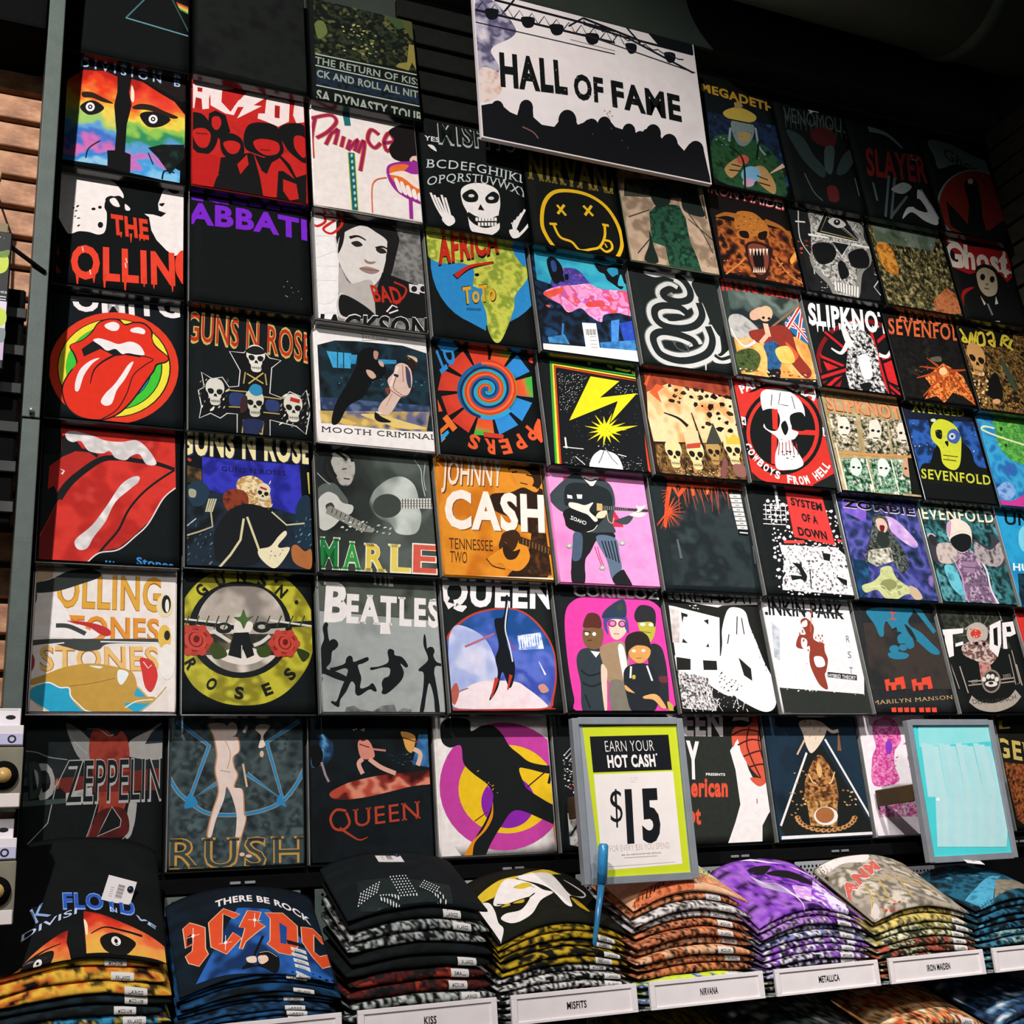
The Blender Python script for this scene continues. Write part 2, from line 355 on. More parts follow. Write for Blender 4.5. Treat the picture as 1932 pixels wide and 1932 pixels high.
# ---------------------------------------------------------------- prints: shapes in millimetres on each surface
ART = {
(1, 0): ({'base': '0c0e0f', 'label': 'black shirt with a thin outlined triangle and a short rainbow stripe, top left', 'W': 281.0, 'H': 350, 'geom': (0.018, 0.299, -0.0, 0.0, 0.095)}, [('l','3f6a72',3.73,'172,209.5 128.5,134.5',''),('l','5f8f9a',4.04,'128.5,134.5 285,118.5',''),('l','2f4a4a',3.82,'239,228 285,120',''),('l','3f6a72',3.32,'172,209.5 205.5,262 239,228',''),('p','b5452c','248,224 289.5,213 289.5,206.5 250,218'),('p','d08a34','250.5,218.5 289.5,206.5 289.5,200 252,212'),('p','c9c04a','253,212.5 289.5,200 289.5,193.5 254.5,206.5'),('p','5c9a55','255.5,206.5 289.5,193.5 290,186.5 257,200.5')]),
(2, 0): ({'base': '0b0d0d', 'label': 'plain black shirt panel at the top, right of the outlined triangle', 'W': 285.6, 'H': 350, 'geom': (0.312, 0.5976, 0.0062, 0.0, 0.095)}, [('n','0b0d0d 161917 0c0e0e','7,241 292,331 281,11 7,23',14,0.6,60,None,0,1)]),
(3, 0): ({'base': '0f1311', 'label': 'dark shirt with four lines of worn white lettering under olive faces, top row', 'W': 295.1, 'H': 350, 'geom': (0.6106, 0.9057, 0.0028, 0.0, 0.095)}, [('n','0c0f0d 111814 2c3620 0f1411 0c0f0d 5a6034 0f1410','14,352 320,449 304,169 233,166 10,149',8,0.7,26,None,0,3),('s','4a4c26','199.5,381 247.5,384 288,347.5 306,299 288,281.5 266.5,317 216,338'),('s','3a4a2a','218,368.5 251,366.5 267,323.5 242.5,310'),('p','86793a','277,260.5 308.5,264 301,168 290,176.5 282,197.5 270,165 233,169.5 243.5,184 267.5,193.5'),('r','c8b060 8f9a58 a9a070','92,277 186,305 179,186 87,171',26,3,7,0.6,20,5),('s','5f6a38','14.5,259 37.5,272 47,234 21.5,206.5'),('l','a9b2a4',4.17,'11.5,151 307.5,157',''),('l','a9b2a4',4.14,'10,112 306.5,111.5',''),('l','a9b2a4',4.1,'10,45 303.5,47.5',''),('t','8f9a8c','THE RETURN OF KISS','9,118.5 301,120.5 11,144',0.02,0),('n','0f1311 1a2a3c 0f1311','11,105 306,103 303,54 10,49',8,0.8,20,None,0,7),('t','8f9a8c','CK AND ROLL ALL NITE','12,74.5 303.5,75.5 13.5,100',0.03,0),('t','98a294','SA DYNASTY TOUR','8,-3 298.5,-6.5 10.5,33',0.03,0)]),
(1, 1): ({'base': '0d0f10', 'label': 'shirt with two facing rainbow coloured half faces and wide spaced lettering', 'W': 279.4, 'H': 350, 'geom': (0.018, 0.2974, -0.3193, 0.0, 0.095)}, [('n','b51f14 e03a1c e8682a f0b43c e8cc5a 9cc46a 5e9ad0 3f6fc0 d06ab0 2f80cc 8fc4e0','-16,167 7,253 39,289 88,299 118,288 117,241 111,199 118,121 116,65 99,61 102,17 -13,13',7,0.14,40,'58,287 57,10',0,1),('n','a81c12 d8301a e2402c e85a2a e8922f ead04a 8cc050 2f8a5a 5a9ad0 c86ab8 3f9ad8 7fc0e6','149,291 176,288 212,266 251,246 277,211 276,110 253,74 245,48 266,38 265,0 152,8 152,61 139,65 141,147 151,210 144,249',7,0.14,40,'188,301 215,3',0,2),('s','f2e4c8','149.5,270.5 156,251.5 155.5,221 148.5,229.5'),('s','1a1210','180,299.5 227.5,270.5 274.5,251.5 278.5,326'),('s','2a1a14','38,220.5 60,225.5 83,217 109.5,204 83.5,203 61,209 40.5,206'),('s','2a1a14','153,205 170,218.5 197,221.5 224,212 259.5,200.5 247.5,192.5 220.5,197 189.5,204 159,199'),('s','141414','34.5,174.5 50,196 68.5,201 88.5,186 73.5,164.5 51.5,156.5'),('s','141414','170.5,181.5 182,197 208.5,201.5 242,189.5 221,162.5 190,154'),('o','f4ebea','57.3,180.5 67.2,183 57.7,167.2'),('o','141414','57.3,180.5 62.4,181.8 57.5,173.6'),('o','f4ebea','57.3,180.5 59.5,181 57.4,177.5'),('o','f4ebea','201.3,179.3 211.7,181.9 201.5,165.8'),('o','141414','201.3,179.3 206.7,180.7 201.4,172.3'),('o','f4ebea','201.3,179.3 203.6,179.9 201.4,176.3'),('n','1a3a34 0e1412 0d0f10','191,90 222,107 275,119 276,80 242,23 214,66',7,0.5,20,None,0,4),('l','1a2030',2.95,'52.5,28 58.5,58.5 83,86','s'),('l','1a2030',3.1,'191.5,75 203.5,43.5','s'),('l','141c20',3.86,'224.5,4.5 230,30 253,30','s'),('p','0a0c0c','116,303 149,296 144,249 150,209 140,147 138,65 152,59 151,5 101,11 100,61 116,65 118,121 111,199 117,241'),('t','a8bce0','D I V I S I O N   B','31.5,299 264.5,295 31.5,322.5',0.02,0),('l','9ab4e4',6.21,'45.3,332.1 56.6,332.7',''),('l','9ab4e4',6.27,'75.6,331.8 92.7,329.9',''),('l','9ab4e4',6.34,'114.5,330.8 127.2,330.7',''),('l','9ab4e4',6.42,'158,332.5 193,329',''),('l','9ab4e4',6.51,'205,331.5 240.5,329',''),('l','9ab4e4',6.62,'265.5,330.5 276.4,326.5','')]),
(1, 2): ({'base': '0c0f0f', 'label': 'shirt with white silhouettes and dripping red letters over two large heads', 'W': 281.8, 'H': 350, 'geom': (0.018, 0.2998, -0.6248, 0.0, 0.095)}, [('s','f2e8e4','-5,304 27,306 41,310 85,314 118,301 139,274 141,258 130,263 105,248 100,224 106,206 104,159 90,145 69,148 47,146 30,136 19,143 -2,189 -9,238'),('s','0c0f0f','101.5,247.5 115.5,259.5 136,250 131.5,227.5 109,230'),('s','f2e8e4','110.6,246.8 123.2,254.2 134.1,232.9 120.1,232.4'),('s','f2e8e4','145.6,242.3 156.9,232.9 155.2,225.5 146.7,226.1'),('p','f2e8e4','220,258 231,299 240,315 279,314 280,128 259,117 240,130 218,154 206,179 200,216 189,223 209,225 228,222 239,235 222,239'),('o','0c0f0f','255.6,303.9 268.3,302.3 254.1,296'),('s','0c0f0f','221.9,258.1 235.1,263.3 229.5,252.6'),('o','0c0f0f','76.4,214 81,215 76.5,210.3'),('o','0c0f0f','90.2,221.5 94.2,222.3 90.4,217.3'),('o','0c0f0f','92.8,172.4 98.6,173.6 93.1,164.2'),('r','0c0f0f','31,214 45,217 47,157 33,155',6,3,5,0.5,30,1),('t','e03a22','THE','118.5,154 201,154 114,211.5',0.05,0),('l','e03a22',(5.92,1.48),'138.4,161.5 138.8,145.9',''),('l','e03a22',(5.96,1.49),'160.5,161 161,136',''),('l','e03a22',(5.99,1.5),'180.5,162.7 180.9,144.3',''),('l','e03a22',(6.01,1.5),'189.7,162.2 190,146',''),('t','e8402a','OLLIN','34.5,21 261.5,38.5 31.5,113',0.045,0),('s','e8402a','263,115.5 280,132.5 280.5,45.5 269,57 261.5,78.5'),('l','7a2018',9.76,'-13.5,92 0,99 4.5,77.5 -12,65.5 10.5,25.5',''),('l','e03a22',(7.73,1.76),'48,30 49.5,-2.5',''),('l','e03a22',(7.83,1.78),'83,36.1 83.8,12',''),('l','e03a22',(7.89,1.79),'106,40 107,-8',''),('l','e03a22',(8.0,1.82),'150.5,43.5 151.5,-5.5',''),('l','e03a22',(8.11,1.84),'192,46 192.5,19.5',''),('l','e03a22',(8.17,1.86),'213.5,50 214,18.5',''),('l','e03a22',(8.28,1.88),'255,54.5 255.5,16.5',''),('l','f6c8bc',2.5,'55.9,104.8 58.5,91.8',''),('l','f6c8bc',2.49,'73.9,45.5 76.4,32.7',''),('l','f6c8bc',2.56,'149.5,76.9 152,63.8',''),('l','f6c8bc',2.57,'151,90.7 153.5,77.6','')]),
(1, 3): ({'base': '13191c', 'label': 'black shirt with a red lips and tongue inside rainbow rings', 'W': 286.2, 'H': 350, 'geom': (0.018, 0.3042, -0.946, 0.0, 0.095)}, [('t','f4ebea','OMITG','43,274.5 278,290 39.5,330.5',0.07,0),('p','13191c','38,317.5 279.5,333.5 279.5,318.5 39,295.5'),('p','6b6c6c','38.5,309.5 276,328.5 276,319.5 38.5,300'),('o','e23b22','138,139 275,157 142,-3.5'),('o','14181a','138,139 258,155 141.5,13'),('o','f0e23c','137.5,139 255,154.5 140.5,15'),('o','14181a','137.5,139 239.5,152.5 140.5,30.5'),('o','3fc435','136.5,139 237,152 139.5,32'),('o','14181a','136,138 216.5,148.5 138.5,49'),('o','2f8fd8','136,138 214.5,148 138.5,51'),('s','14181a','41,181 67,200 85,223 99,250 122,263 144,264 156,254 175,262 198,263 216,245 217,223 226,205 253,180 248,165 229,156 222,139 212,121 195,89 174,53 148,21 115,3 73,2 44,22 30,58 31,85 44,116 56,137 50,159'),('s','e2301c','43,181 67,197 87,221 100,247 123,260 142,260 157,250 174,258 196,259 212,244 215,222 224,202 250,180 246,168 226,159 219,141 209,123 192,91 172,56 146,24 114,6 74,6 46,25 33,59 34,84 46,114 59,137 53,161'),('p','14181a','66,175 88,198 101,202 137,194 201,178 190,171 158,173 117,161 72,155'),('s','f4ebea','89.5,201 101,208 122.5,204.5 143.5,199 168,209 189.5,201.5 200,179.5 183,177 165.5,178.5 151.5,174.5 137,185.5 119.5,178.5 105.5,189.5'),('s','f4ebea','114,246.5 131.5,255.5 144,249 141,235.5 128.5,231.5 114.5,238'),('s','f4ebea','169,242 185,249.5 199.5,244 198,233 185.5,233.5 171,234.5'),('p','e2301c','68.5,154.5 105.5,181 137.5,166.5 120,157.5 93.5,129 63,112.5 49,123'),('s','f4ebea','104.5,157.5 89.5,141 73.5,109.5 64.5,71.5 56.5,70.5 57,95 66,125 86,148.5'),('s','f4ebea','176.5,156 166,149 151,119.5 136,92.5 119.5,70 110.5,48.5 120,39.5 133.5,47 143,81 160,112.5'),('l','14181a',(4.95,1.77),'137.5,170.5 110,148 93.5,124.5 87,90.5','s'),('l','14181a',2.14,'158,176 197,175 219,169 201,152 177,123 164,75 144,32 114,6','s')]),
(1, 4): ({'base': '14191a', 'label': 'red tongue close up with worn white teeth, dark shirt', 'W': 284.5, 'H': 350, 'geom': (0.018, 0.3025, -1.2652, 0.0, 0.095)}, [('n','c02a24 d8362c b82620 e04a40','33,312 273,312 276,186 252,166 219,101 192,69 159,36 120,27 95,-1 -7,-3 0,49 34,137 38,242',9,0.5,60,None,0,1),('p','15191a','36,289 44,294 64.5,284 86,252.5 113,249 72.5,245 38,238'),('p','15191a','-23,240 38,246 42,149 31,129 17,91 0,49 -10,-3'),('p','b82a24','14.5,216 39.5,240 69,258.5 94,261 110.5,247.5 80,221.5 48.5,184.5 34,152.5 34.5,148.5 26,171 13.5,162'),('p','7a1c18','-10,-3 -4,34 17,87 34,135 32,51 30,-4'),('l','15191a',(16.94,8.47),'35,142 55,179 87,215 120,242 154,248 195,245 234,242 273,231','s'),('l','15191a',7.36,'58.5,259.5 92.5,259 110.5,247.5','s'),('n','ece4e2 cfc8c6 f4eeec','44,298 60,304 98,297 125,288 160,288 191,295 216,275 234,242 213,238 198,261 181,256 168,244 147,248 135,263 120,256 92,259 75,281 58,277 46,284',8,0.7,30,None,1,1),('n','ece4e2 cfc8c6 f6f0ee','198,207 182,204 159,182 133,133 105,86 75,54 72,39 81,28 97,33 109,59 131,95 150,142 180,176 196,193',8,0.7,30,None,1,2),('l','15191a',4.63,'273,230 238,201 204,166 177,125 158,78 133,42 123,27','s'),('l','e8dedc',2.83,'275,186 249,158 219,97 192,65 159,33 120,23 95,-3','s'),('l','e8dedc',(1.65,4.62),'37.5,210.5 44.3,207.2 39.7,199',''),('t','3a86c8','Stones','197,1 273,-6 195.5,20',0.03,0),('t','3a86c8','lling','134,-2.5 183.5,-5 133.5,8',0.02,0)]),
(1, 5): ({'base': 'f0e2da', 'label': 'white shirt with gold outlined letters, a plane nose and a globe of sea and land', 'W': 285.0, 'H': 350, 'geom': (0.018, 0.303, -1.5775, 0.0, 0.095)}, [('n','efe2da f4eae4','0,0 285,0 285,350 0,350',25,0.5,30,None,0,1),('t','a86a2a','OLLING','43,224.5 252.5,221.5 42.5,304',0.035,0),('t','e4a93a','OLLING','43,224.5 252.5,221.5 42.5,304',0.015,0),('t','a86a2a','TONES','65,154.5 250,152 64,209',0.035,0),('t','e8952a','TONES','65,154.5 250,152 64,209',0.015,0),('t','a86a2a','STONES','18,87.5 249.5,91.5 15.5,141',0.035,0),('t','f0c070','STONES','18,87.5 249.5,91.5 15.5,141',0.015,0),('p','efe2da','-28.5,152 260,152.5 260.5,143.5 -27.5,138'),('s','2a302e','-13,269 28,281 65,302 104,309 127,301 124,290 86,273 45,257 4,251 -9,258'),('s','b02a2a','34.5,233.1 45.5,236 51.5,230.2 44.8,215.6 36.8,218.9'),('s','f6eeec','38.5,246 62,218 73,190 57.5,182.5 38,187 27.5,213'),('p','c8a888','-30.5,307.5 36,311 34,285.5 -6.5,269 -31.5,260.5'),('s','c42828','66.5,193 95,192.5 127.5,186.5 149,176.5 150.5,164.5 135,164 108.5,180.5 73,190'),('s','f6eeec','7,177 45,185 76,188 102,177 128,167 116,156 65,156 2,160'),('l','3a403e',9.46,'44.5,182 70,181 102.5,166','s'),('s','3b3f3d','-13,147 33,153 65,154 141,156 247,159 249,150 151,146 129,133 97,129 66,137 34,143 -9,137'),('l','f4eeea',2.48,'15.5,138.5 62,145.5',''),('l','f4eeea',2.58,'132,150 247,150.5',''),('o','eedcae','259.5,233 276.5,233.5 259.5,207'),('o','181a1a','262.7,236.8 272.2,237.2 262.9,216.5'),('o','f4ede6','264.4,233.2 268.5,233.3 264.6,218.4'),('o','e8c050','260,163.5 273.5,163.5 260.5,136.5'),('o','181a1a','265.1,167.1 271.2,167.3 265.2,156.3'),('o','f4ede6','265.5,109.5 282.5,110 266,70.5'),('o','5c5a50','-5.4,243.9 5.9,244.4 -4.3,222.6'),('o','22302c','-5.4,243.9 2.8,244.3 -4.6,228.3'),('o','5c5a50','-8.1,176.7 3,177 -7,155.8'),('o','22302c','-8.1,176.7 -0.1,176.9 -7.3,161.4'),('o','a02830','-5.9,104.2 8.2,104.5 -4.6,80.4'),('o','701a22','-5.9,104.2 3.3,104.4 -5,87.2'),('o','e0b050','113.5,-56.5 262.5,-57.5 119,-208'),('o','1fa6cc','113.5,-57 259.5,-58 119,-206'),('s','c79a3c','-5,64 25,77 67,95 117,103 163,97 195,87 206,59 203,35 242,34 229,21 184,21 190,11 204,-3 172,-13 121,-3 96,10 79,31 74,51 57,54 31,64 7,57'),('l','f2f6f6',2.74,'7,54 35,62 57,52 75,51 79,34 95,17 111,4 146,-1 171,1','s'),('l','6a4a1a',0.94,'75,54.5 119,61.5 163,72.5','s'),('l','f2f6f6',2.25,'184,11 206,24.5 238.5,28.5','s'),('s','e8ecea','111.5,98 137,97 130.5,92.5'),('s','f2f6f6','169,90 189,83.5 176.5,59 168,69'),('s','d82a26','211,115.5 227.5,114 242.5,98.5 246.5,74 235,45.5 222,56 215,87.5'),('l','f4e0dc',1.98,'217.7,108.6 227.8,94.6 234.3,101.8',''),('p','f0e2da','-13,40 9,23.5 53,-4.5 -13.5,-5'),('p','f0e2da','264.5,53 268.5,-4.5 207,-4.5 242,25'),('l','d8b860',1.51,'-13.5,43.5 21.5,13.5 54.5,-6.5','s'),('l','d8b860',1.66,'264.5,56.5 238.5,25 203.5,-4.5','s')]),
(1, 6): ({'base': '141819', 'label': 'dark shirt with outlined condensed letters over a faded figure and flag', 'W': 269.0, 'H': 318, 'geom': (0.018, 0.287, -1.888, 0.045, 0.02)}, [('n','20282a 141819','-18,316 269,316 272,201 -13,173',14,0.6,60,None,0,1),('s','8c8c8a','75.5,296 101,286 127.5,262.5 153,255.5 129.5,216 100.5,233'),('s','a09c98','201.5,262 237,282 266.5,296 268,227.5 205.5,228.5 199,242'),('p','25323c','231,255 243.5,278.5 266,299 267,258'),('n','7a2a22 9a3a2c 5a1c18','127,283 146,289 172,272 184,282 198,259 203,202 199,143 184,104 154,73 136,55 126,74 143,118 144,154 130,203 122,243',8,0.6,30,None,1,1),('n','4a1c18 6a2620 2a1614','50,188 130,193 272,207 266,161 82,159',9,0.5,40,None,0,1),('n','8a8884 b0aca8 6a6866','82,159 131,170 133,138 83,139',8,0.5,20,None,0,1),('s','a8a4a0','203.5,136 218,135.5 210.5,77.5 198,71.5'),('n','5a1c18 3a1614','143,118 177,130 200,117 201,75 148,67 130,46 112,43 129,74',8,0.5,30,None,1,1),('p','121617','170.5,130.5 189,104 187.5,91 144.5,73.5 159,105'),('l','b4b2ae',1.58,'170.5,130.5 189,104 187.5,91 144.5,73.5 159,105','c'),('l','a4a29e',1.57,'144.5,147.5 131,93 117.5,55.5 112,43.5','s'),('l','a4a29e',1.61,'218,135.5 213,90.5 198,71.5 188.5,62.5','s'),('l','8a8c8a',1.82,'-8,244 22.5,240.5 47.5,230.5 82,225','s'),('l','a8a6a2',1.89,'79,292.5 89.5,266 119,236','s'),('l','a8a6a2',1.91,'117,286 139.5,286 159,272.5 168.5,275.5','s'),('t','9a9a96','D','33.5,147 66.5,159 17.5,218',0.03,0),('t','a8a8a4','ZEPPELIN','83,139.5 268,142.5 82,230',0.035,0),('t','15191b','ZEPPELIN','83.5,141 267,144 83,228',0.0,0),('l','a8a8a4',1.56,'85,223 60,165 65,188 51,102 3,48',''),('l','c87a5a',1.54,'59.3,183.2 68.6,182 66.1,168.5 56.9,170.4','c'),('p','3a4644','-5.5,145 82.5,149 83,139.5 -4.5,134'),('t','2c3634','ED','-2.5,148 39.5,156.5 -9.5,221.5',0.04,0),('r','8a6a66','111,69 135,68 130,43 112,43',5,2,4,0.3,60,1)]),
(2, 1): ({'base': 'a81a18', 'label': 'red shirt with pale blackletter capitals, a bolt and five long haired heads in black', 'W': 285.4, 'H': 350, 'geom': (0.3104, 0.5958, -0.3158, 0.0, 0.095)}, [('n','b81a18 c42420 a01614','0,0 285,0 285,350 0,350',20,0.5,30,None,0,1),('p','f0dcd8','-6,329.5 54.5,330 42,274 42,242.5 26,236 24,269 10,270.5 6,233.5 -6,240.5'),('p','f0dcd8','44.5,330 99.5,331.5 103.5,319 75,311.5 72.5,271.5 95,245.5 115.5,287.5 124,295 103,237 82.5,237 46,254'),('p','f0dcd8','137,320 195.5,324.5 153,281.5 174,284 111,228.5 128,269.5 103,263.5'),('p','f0dcd8','187,317 238,322 246.5,313.5 242.5,251 214.5,228 185.5,236.5 162.5,241.5 165,258 181.5,262'),('p','f0dcd8','259.5,319.5 294,323 292,263 261.5,250.5 254,275'),('p','a81a18','14,303.3 26.1,303.9 25.3,290.5 14,290.1'),('p','a81a18','207.5,295.5 220.5,296 218.5,255.5 206,255'),('p','101010','42,227 58,240.5 82.5,232 94,183 70,151.5 38,169'),('s','c0201c','50,216 66,222.5 72,203.5 62,180 50,187.5'),('s','101010','-6,210 22,222 42,201 62,160 54,122 34,97 10,102 -5,133'),('s','c0201c','4.5,166 30,177.5 46,161 38,123.5 20,117 6.5,136'),('l','101010',2.44,'10,157.5 38,161.5',''),('s','101010','70,161.5 94,178 122.5,164 126,118.5 101.5,98 73.5,111.5'),('s','c0201c','76,142.5 98,155.5 118,147.5 109.5,120 89.5,115.5'),('s','101010','126.5,175.5 139.5,215 173,231 210.5,227 222,188 225,147 195.5,124.5 150.5,129.5 130,140'),('s','c0201c','151,165.5 176,179.5 213,175.5 212.5,144 183,129.5 158.5,141.5'),('l','101010',2.54,'167,143.7 191.7,146.9',''),('s','101010','214,217.5 244.5,246 283,245 287.5,177 283,129 258,139 233.5,164.5'),('s','c0201c','256,206.5 281.5,207.5 285,161 275,143 255,169.5'),('p','101010','50,71 69,96 93,106 110,115 142,128 175,120 191,129 216,140 241,114 256,77 282,93 279,1 45,1 65,45'),('p','c0201c','109.5,84.5 134,120.5 137.5,91 117,56'),('p','c0201c','150,130 170,78 182,71 195,109 216,129 232,107 252,71 223,90 211,87 205,5 172,1 165,57'),('p','c0201c','222.5,64.5 255.5,56.5 260.5,12 237.5,2.5 221.5,29'),('p','b81a18','-9,107.5 14.5,98 49.5,101 69.5,95.5 65,54.5 49.5,-3 -8.5,-5.5'),('p','0d0e0e','-12.5,-6.5 283,1.5 282,-23.5 -12.5,-30.5')]),
(2, 2): ({'base': '0f1213', 'label': 'black shirt with two lines of bold purple capitals near its top', 'W': 287.1, 'H': 350, 'geom': (0.3128, 0.5999, -0.6243, 0.0, 0.095)}, [('t','7a22c8','ABBATH','-8,217.5 322,220 -7.5,281',0.09,0,0.12),('p','0f1213','293.5,354 336.5,363 329,181 287,173'),('l','7022bc',10.29,'-2.5,291.5 30.5,291',''),('l','7022bc',10.44,'40.5,298 68,292.5',''),('l','7022bc',10.52,'67.9,295.6 91.6,294.1',''),('l','7022bc',10.62,'99.5,300.5 135.5,298.5',''),('l','7022bc',10.75,'141.5,302 170,303',''),('l','7022bc',10.89,'184.5,303.5 217,302.5',''),('l','7022bc',11.02,'223.5,308 271,307.5',''),('r','c8ccc8','207,87 268,98 266,45 206,45',8,1.2,2.6,0.5,50,3)]),
(2, 3): ({'base': '14191a', 'label': 'black shirt with a skull cross under arched red capitals', 'W': 279.3, 'H': 350, 'geom': (0.3172, 0.5966, -0.9454, 0.0, 0.095)}, [('t','c8b060','GUNS N ROSES','-10,228 308,204.5 -6.5,315.5',0.04,0,0.1),('t','b8301c','GUNS N ROSES','-8,231 306,207.5 -5.5,310',0.005,0,0.1),('p','14191a','293,365.5 335.5,372 327.5,185 286.5,179.5'),('p','0f1013','91,214 124,215 143,237 170,227 185,209 212,206 189,183 183,114 214,104 230,124 257,114 270,133 278,81 265,15 243,34 212,39 182,44 181,-3 106,-6 107,51 84,50 69,36 47,46 22,31 27,61 20,102 33,112 27,150 51,136 74,143 89,119 111,124 115,166'),('l','e0dcd8',2.31,'91,214 124,215 143,237 170,227 185,209 212,206 189,183 183,114 214,104 230,124 257,114 270,133 278,81 265,15 243,34 212,39 182,44 181,-3 106,-6 107,51 84,50 69,36 47,46 22,31 27,61 20,102 33,112 27,150 51,136 74,143 89,119 111,124 115,166','c'),('l','b09a58',3.02,'88.5,110.5 130,111.5',''),('l','b09a58',3.0,'88,67.5 125.5,70',''),('l','b09a58',3.09,'168,103 210,101.5',''),('l','b09a58',3.07,'167,62 205,62',''),('l','b09a58',3.08,'127,163.5 122.5,132',''),('l','b09a58',3.13,'173,165 176,134.5',''),('l','b09a58',3.02,'121.5,37.5 117,-1',''),('l','b09a58',3.06,'166.5,34 162,-0.5',''),('l','c8a860',3.47,'130.5,159.5 168.5,138',''),('l','c8a860',3.46,'134,133.5 169,166.5',''),('l','c8a860',3.39,'125,29.5 162,4',''),('l','c8a860',3.38,'124.5,0 166.5,38',''),('s','2c3a6a','92,102.5 122,104 122,76 92,72.5'),('s','2c3a6a','175.5,95 202,94 201.5,68 174.5,69'),('s','232c50','121.5,37.5 166.5,38 150.5,-1.5 124.5,0'),('r','c8c4b0 8a8a78 e4e0d0 3c4238','24,133 87,141 84,59 24,56',40,4,9,0.35,60,1300),('r','c8c4b0 8a8a78 e4e0d0 3c4238','208,112 275,120 270,37 206,34',40,4,9,0.35,60,1790),('k','e6e0d4','181a18','151.6,198.5',42.96,0),('s','181a1a','127.5,219 143.5,234.5 162.5,235 174,221 150.5,213'),('k','d8d4c8','181a18','56.8,98.1',41.09,0),('k','d8d2c4','181a18','236.4,76.2',43.21,0),('k','d0ccb8','181a18','146.4,78.8',42.08,0),('s','2f86b0','134,116 145.5,133 162.5,128.5 164,109 147,102.5'),('l','b82820',10.24,'230.3,103.9 252.8,100',''),('s','3a2422','116.5,92.5 129.5,98.5 129,64 114,53.5')]),
(2, 4): ({'base': '101416', 'label': 'dark shirt of long haired skeleton players before a blue banner', 'W': 281.6, 'H': 350, 'geom': (0.3155, 0.5971, -1.2624, 0.0, 0.095)}, [('t','2a2a6a','GUNS N ROSES','-14.5,268.5 308,271 -13,345.5',0.05,0),('t','efe0a4','GUNS N ROSES','-16,271.5 306,273.5 -15,347',0.04,0),('p','101416','289.5,383 340.5,388.5 335,257.5 285,253'),('n','2a2ca0 3436b8 202288 3a3cc4','35,265 257,265 261,139 208,143 90,150 36,186',9,0.6,40,None,0,1),('t','14163a','GUNS N ROSES','78,234 223.5,235 78,246.5',0.02,1),('n','101416 3a3020 7a5a30 161a1c','-7,243 34,234 34,194 -7,202',8,0.6,20,None,0,1),('l','c0392a',7.22,'3.6,258.1 10.8,252.6',''),('n','101416 1c2a38 121618','-9,198 279,132 275,7 -9,3',9,0.7,40,None,0,4),('l','c8b060',(7.83,3.13),'277.5,248 277.5,193.5',''),('s','1c3040','250,170.5 279,181 276.5,58.5 239.5,80.5'),('s','22384a','0.5,183 25,205 50.5,187 39.5,150 14.5,144.5'),('s','a8a488','7.4,183.5 21.7,180.7 19.9,164.6 7.5,165.6'),('n','d8b878 b8884a f0dcae 8a5a30','116,217 146,228 172,214 186,186 186,153 156,155 134,157 112,188',6,0.8,14,None,1,1),('r','e8c88a 9a6a3c f4e4bc','113,221 187,215 189,145 126,157',36,3,9,0.25,60,3),('n','5a2418 8a3a22 3a1812','83,178 105,192 134,182 134,141 101,131 83,150',7,0.7,16,None,1,1),('k','e0d4b0','1a1612','169.4,182.7',30.02,-10),('l','b83020',5.26,'164.2,200.7 179,195.8',''),('s','14181c','90,134 134,157 185,145 222,103 183,53 139,11 71,15 61,77'),('l','d8cca0',5.13,'126,120.5 118,68.5 96,32 71,0',''),('l','d8cca0',5.15,'133.5,125 157.5,51.5 164.5,28.5',''),('l','cfc49a',3.75,'189,141.5 222,111.5 263.5,118.5',''),('l','c8c0a0',3.25,'50.5,163 43,130.5',''),('l','c8c0a0',3.25,'55.5,163.5 47.5,131',''),('l','c8c0a0',3.26,'60.5,164 51.5,131',''),('l','c8c0a0',3.26,'65.5,164 56,131.5',''),('l','b8b090',3.59,'54,131.5 57.5,96 29,82.5 -6,68.5',''),('l','c8c8c0',2.45,'-8,84 22,113',''),('s','ece0ba','218,97 221,87 202,62 205.5,54.5 228,55.5 204.5,15 186,6 161,28 157.5,47.5 183.5,57 202.5,82'),('r','2a2a2a','176,45 213,51 197,22 183,22',7,1.5,3,0.6,0,1),('s','b06a3a','231.5,56 243,64.5 261.5,50 276.5,54.5 275,11 256,10 234.5,24.5'),('r','7aa8c8 2c5a7a 40687c','241,129 279,132 277,59 243,73',16,3,7,0.3,60,1),('r','6a7a80 2c4a5a','-6,103 61,92 53,7 -6,7',24,3,8,0.3,60,8)]),
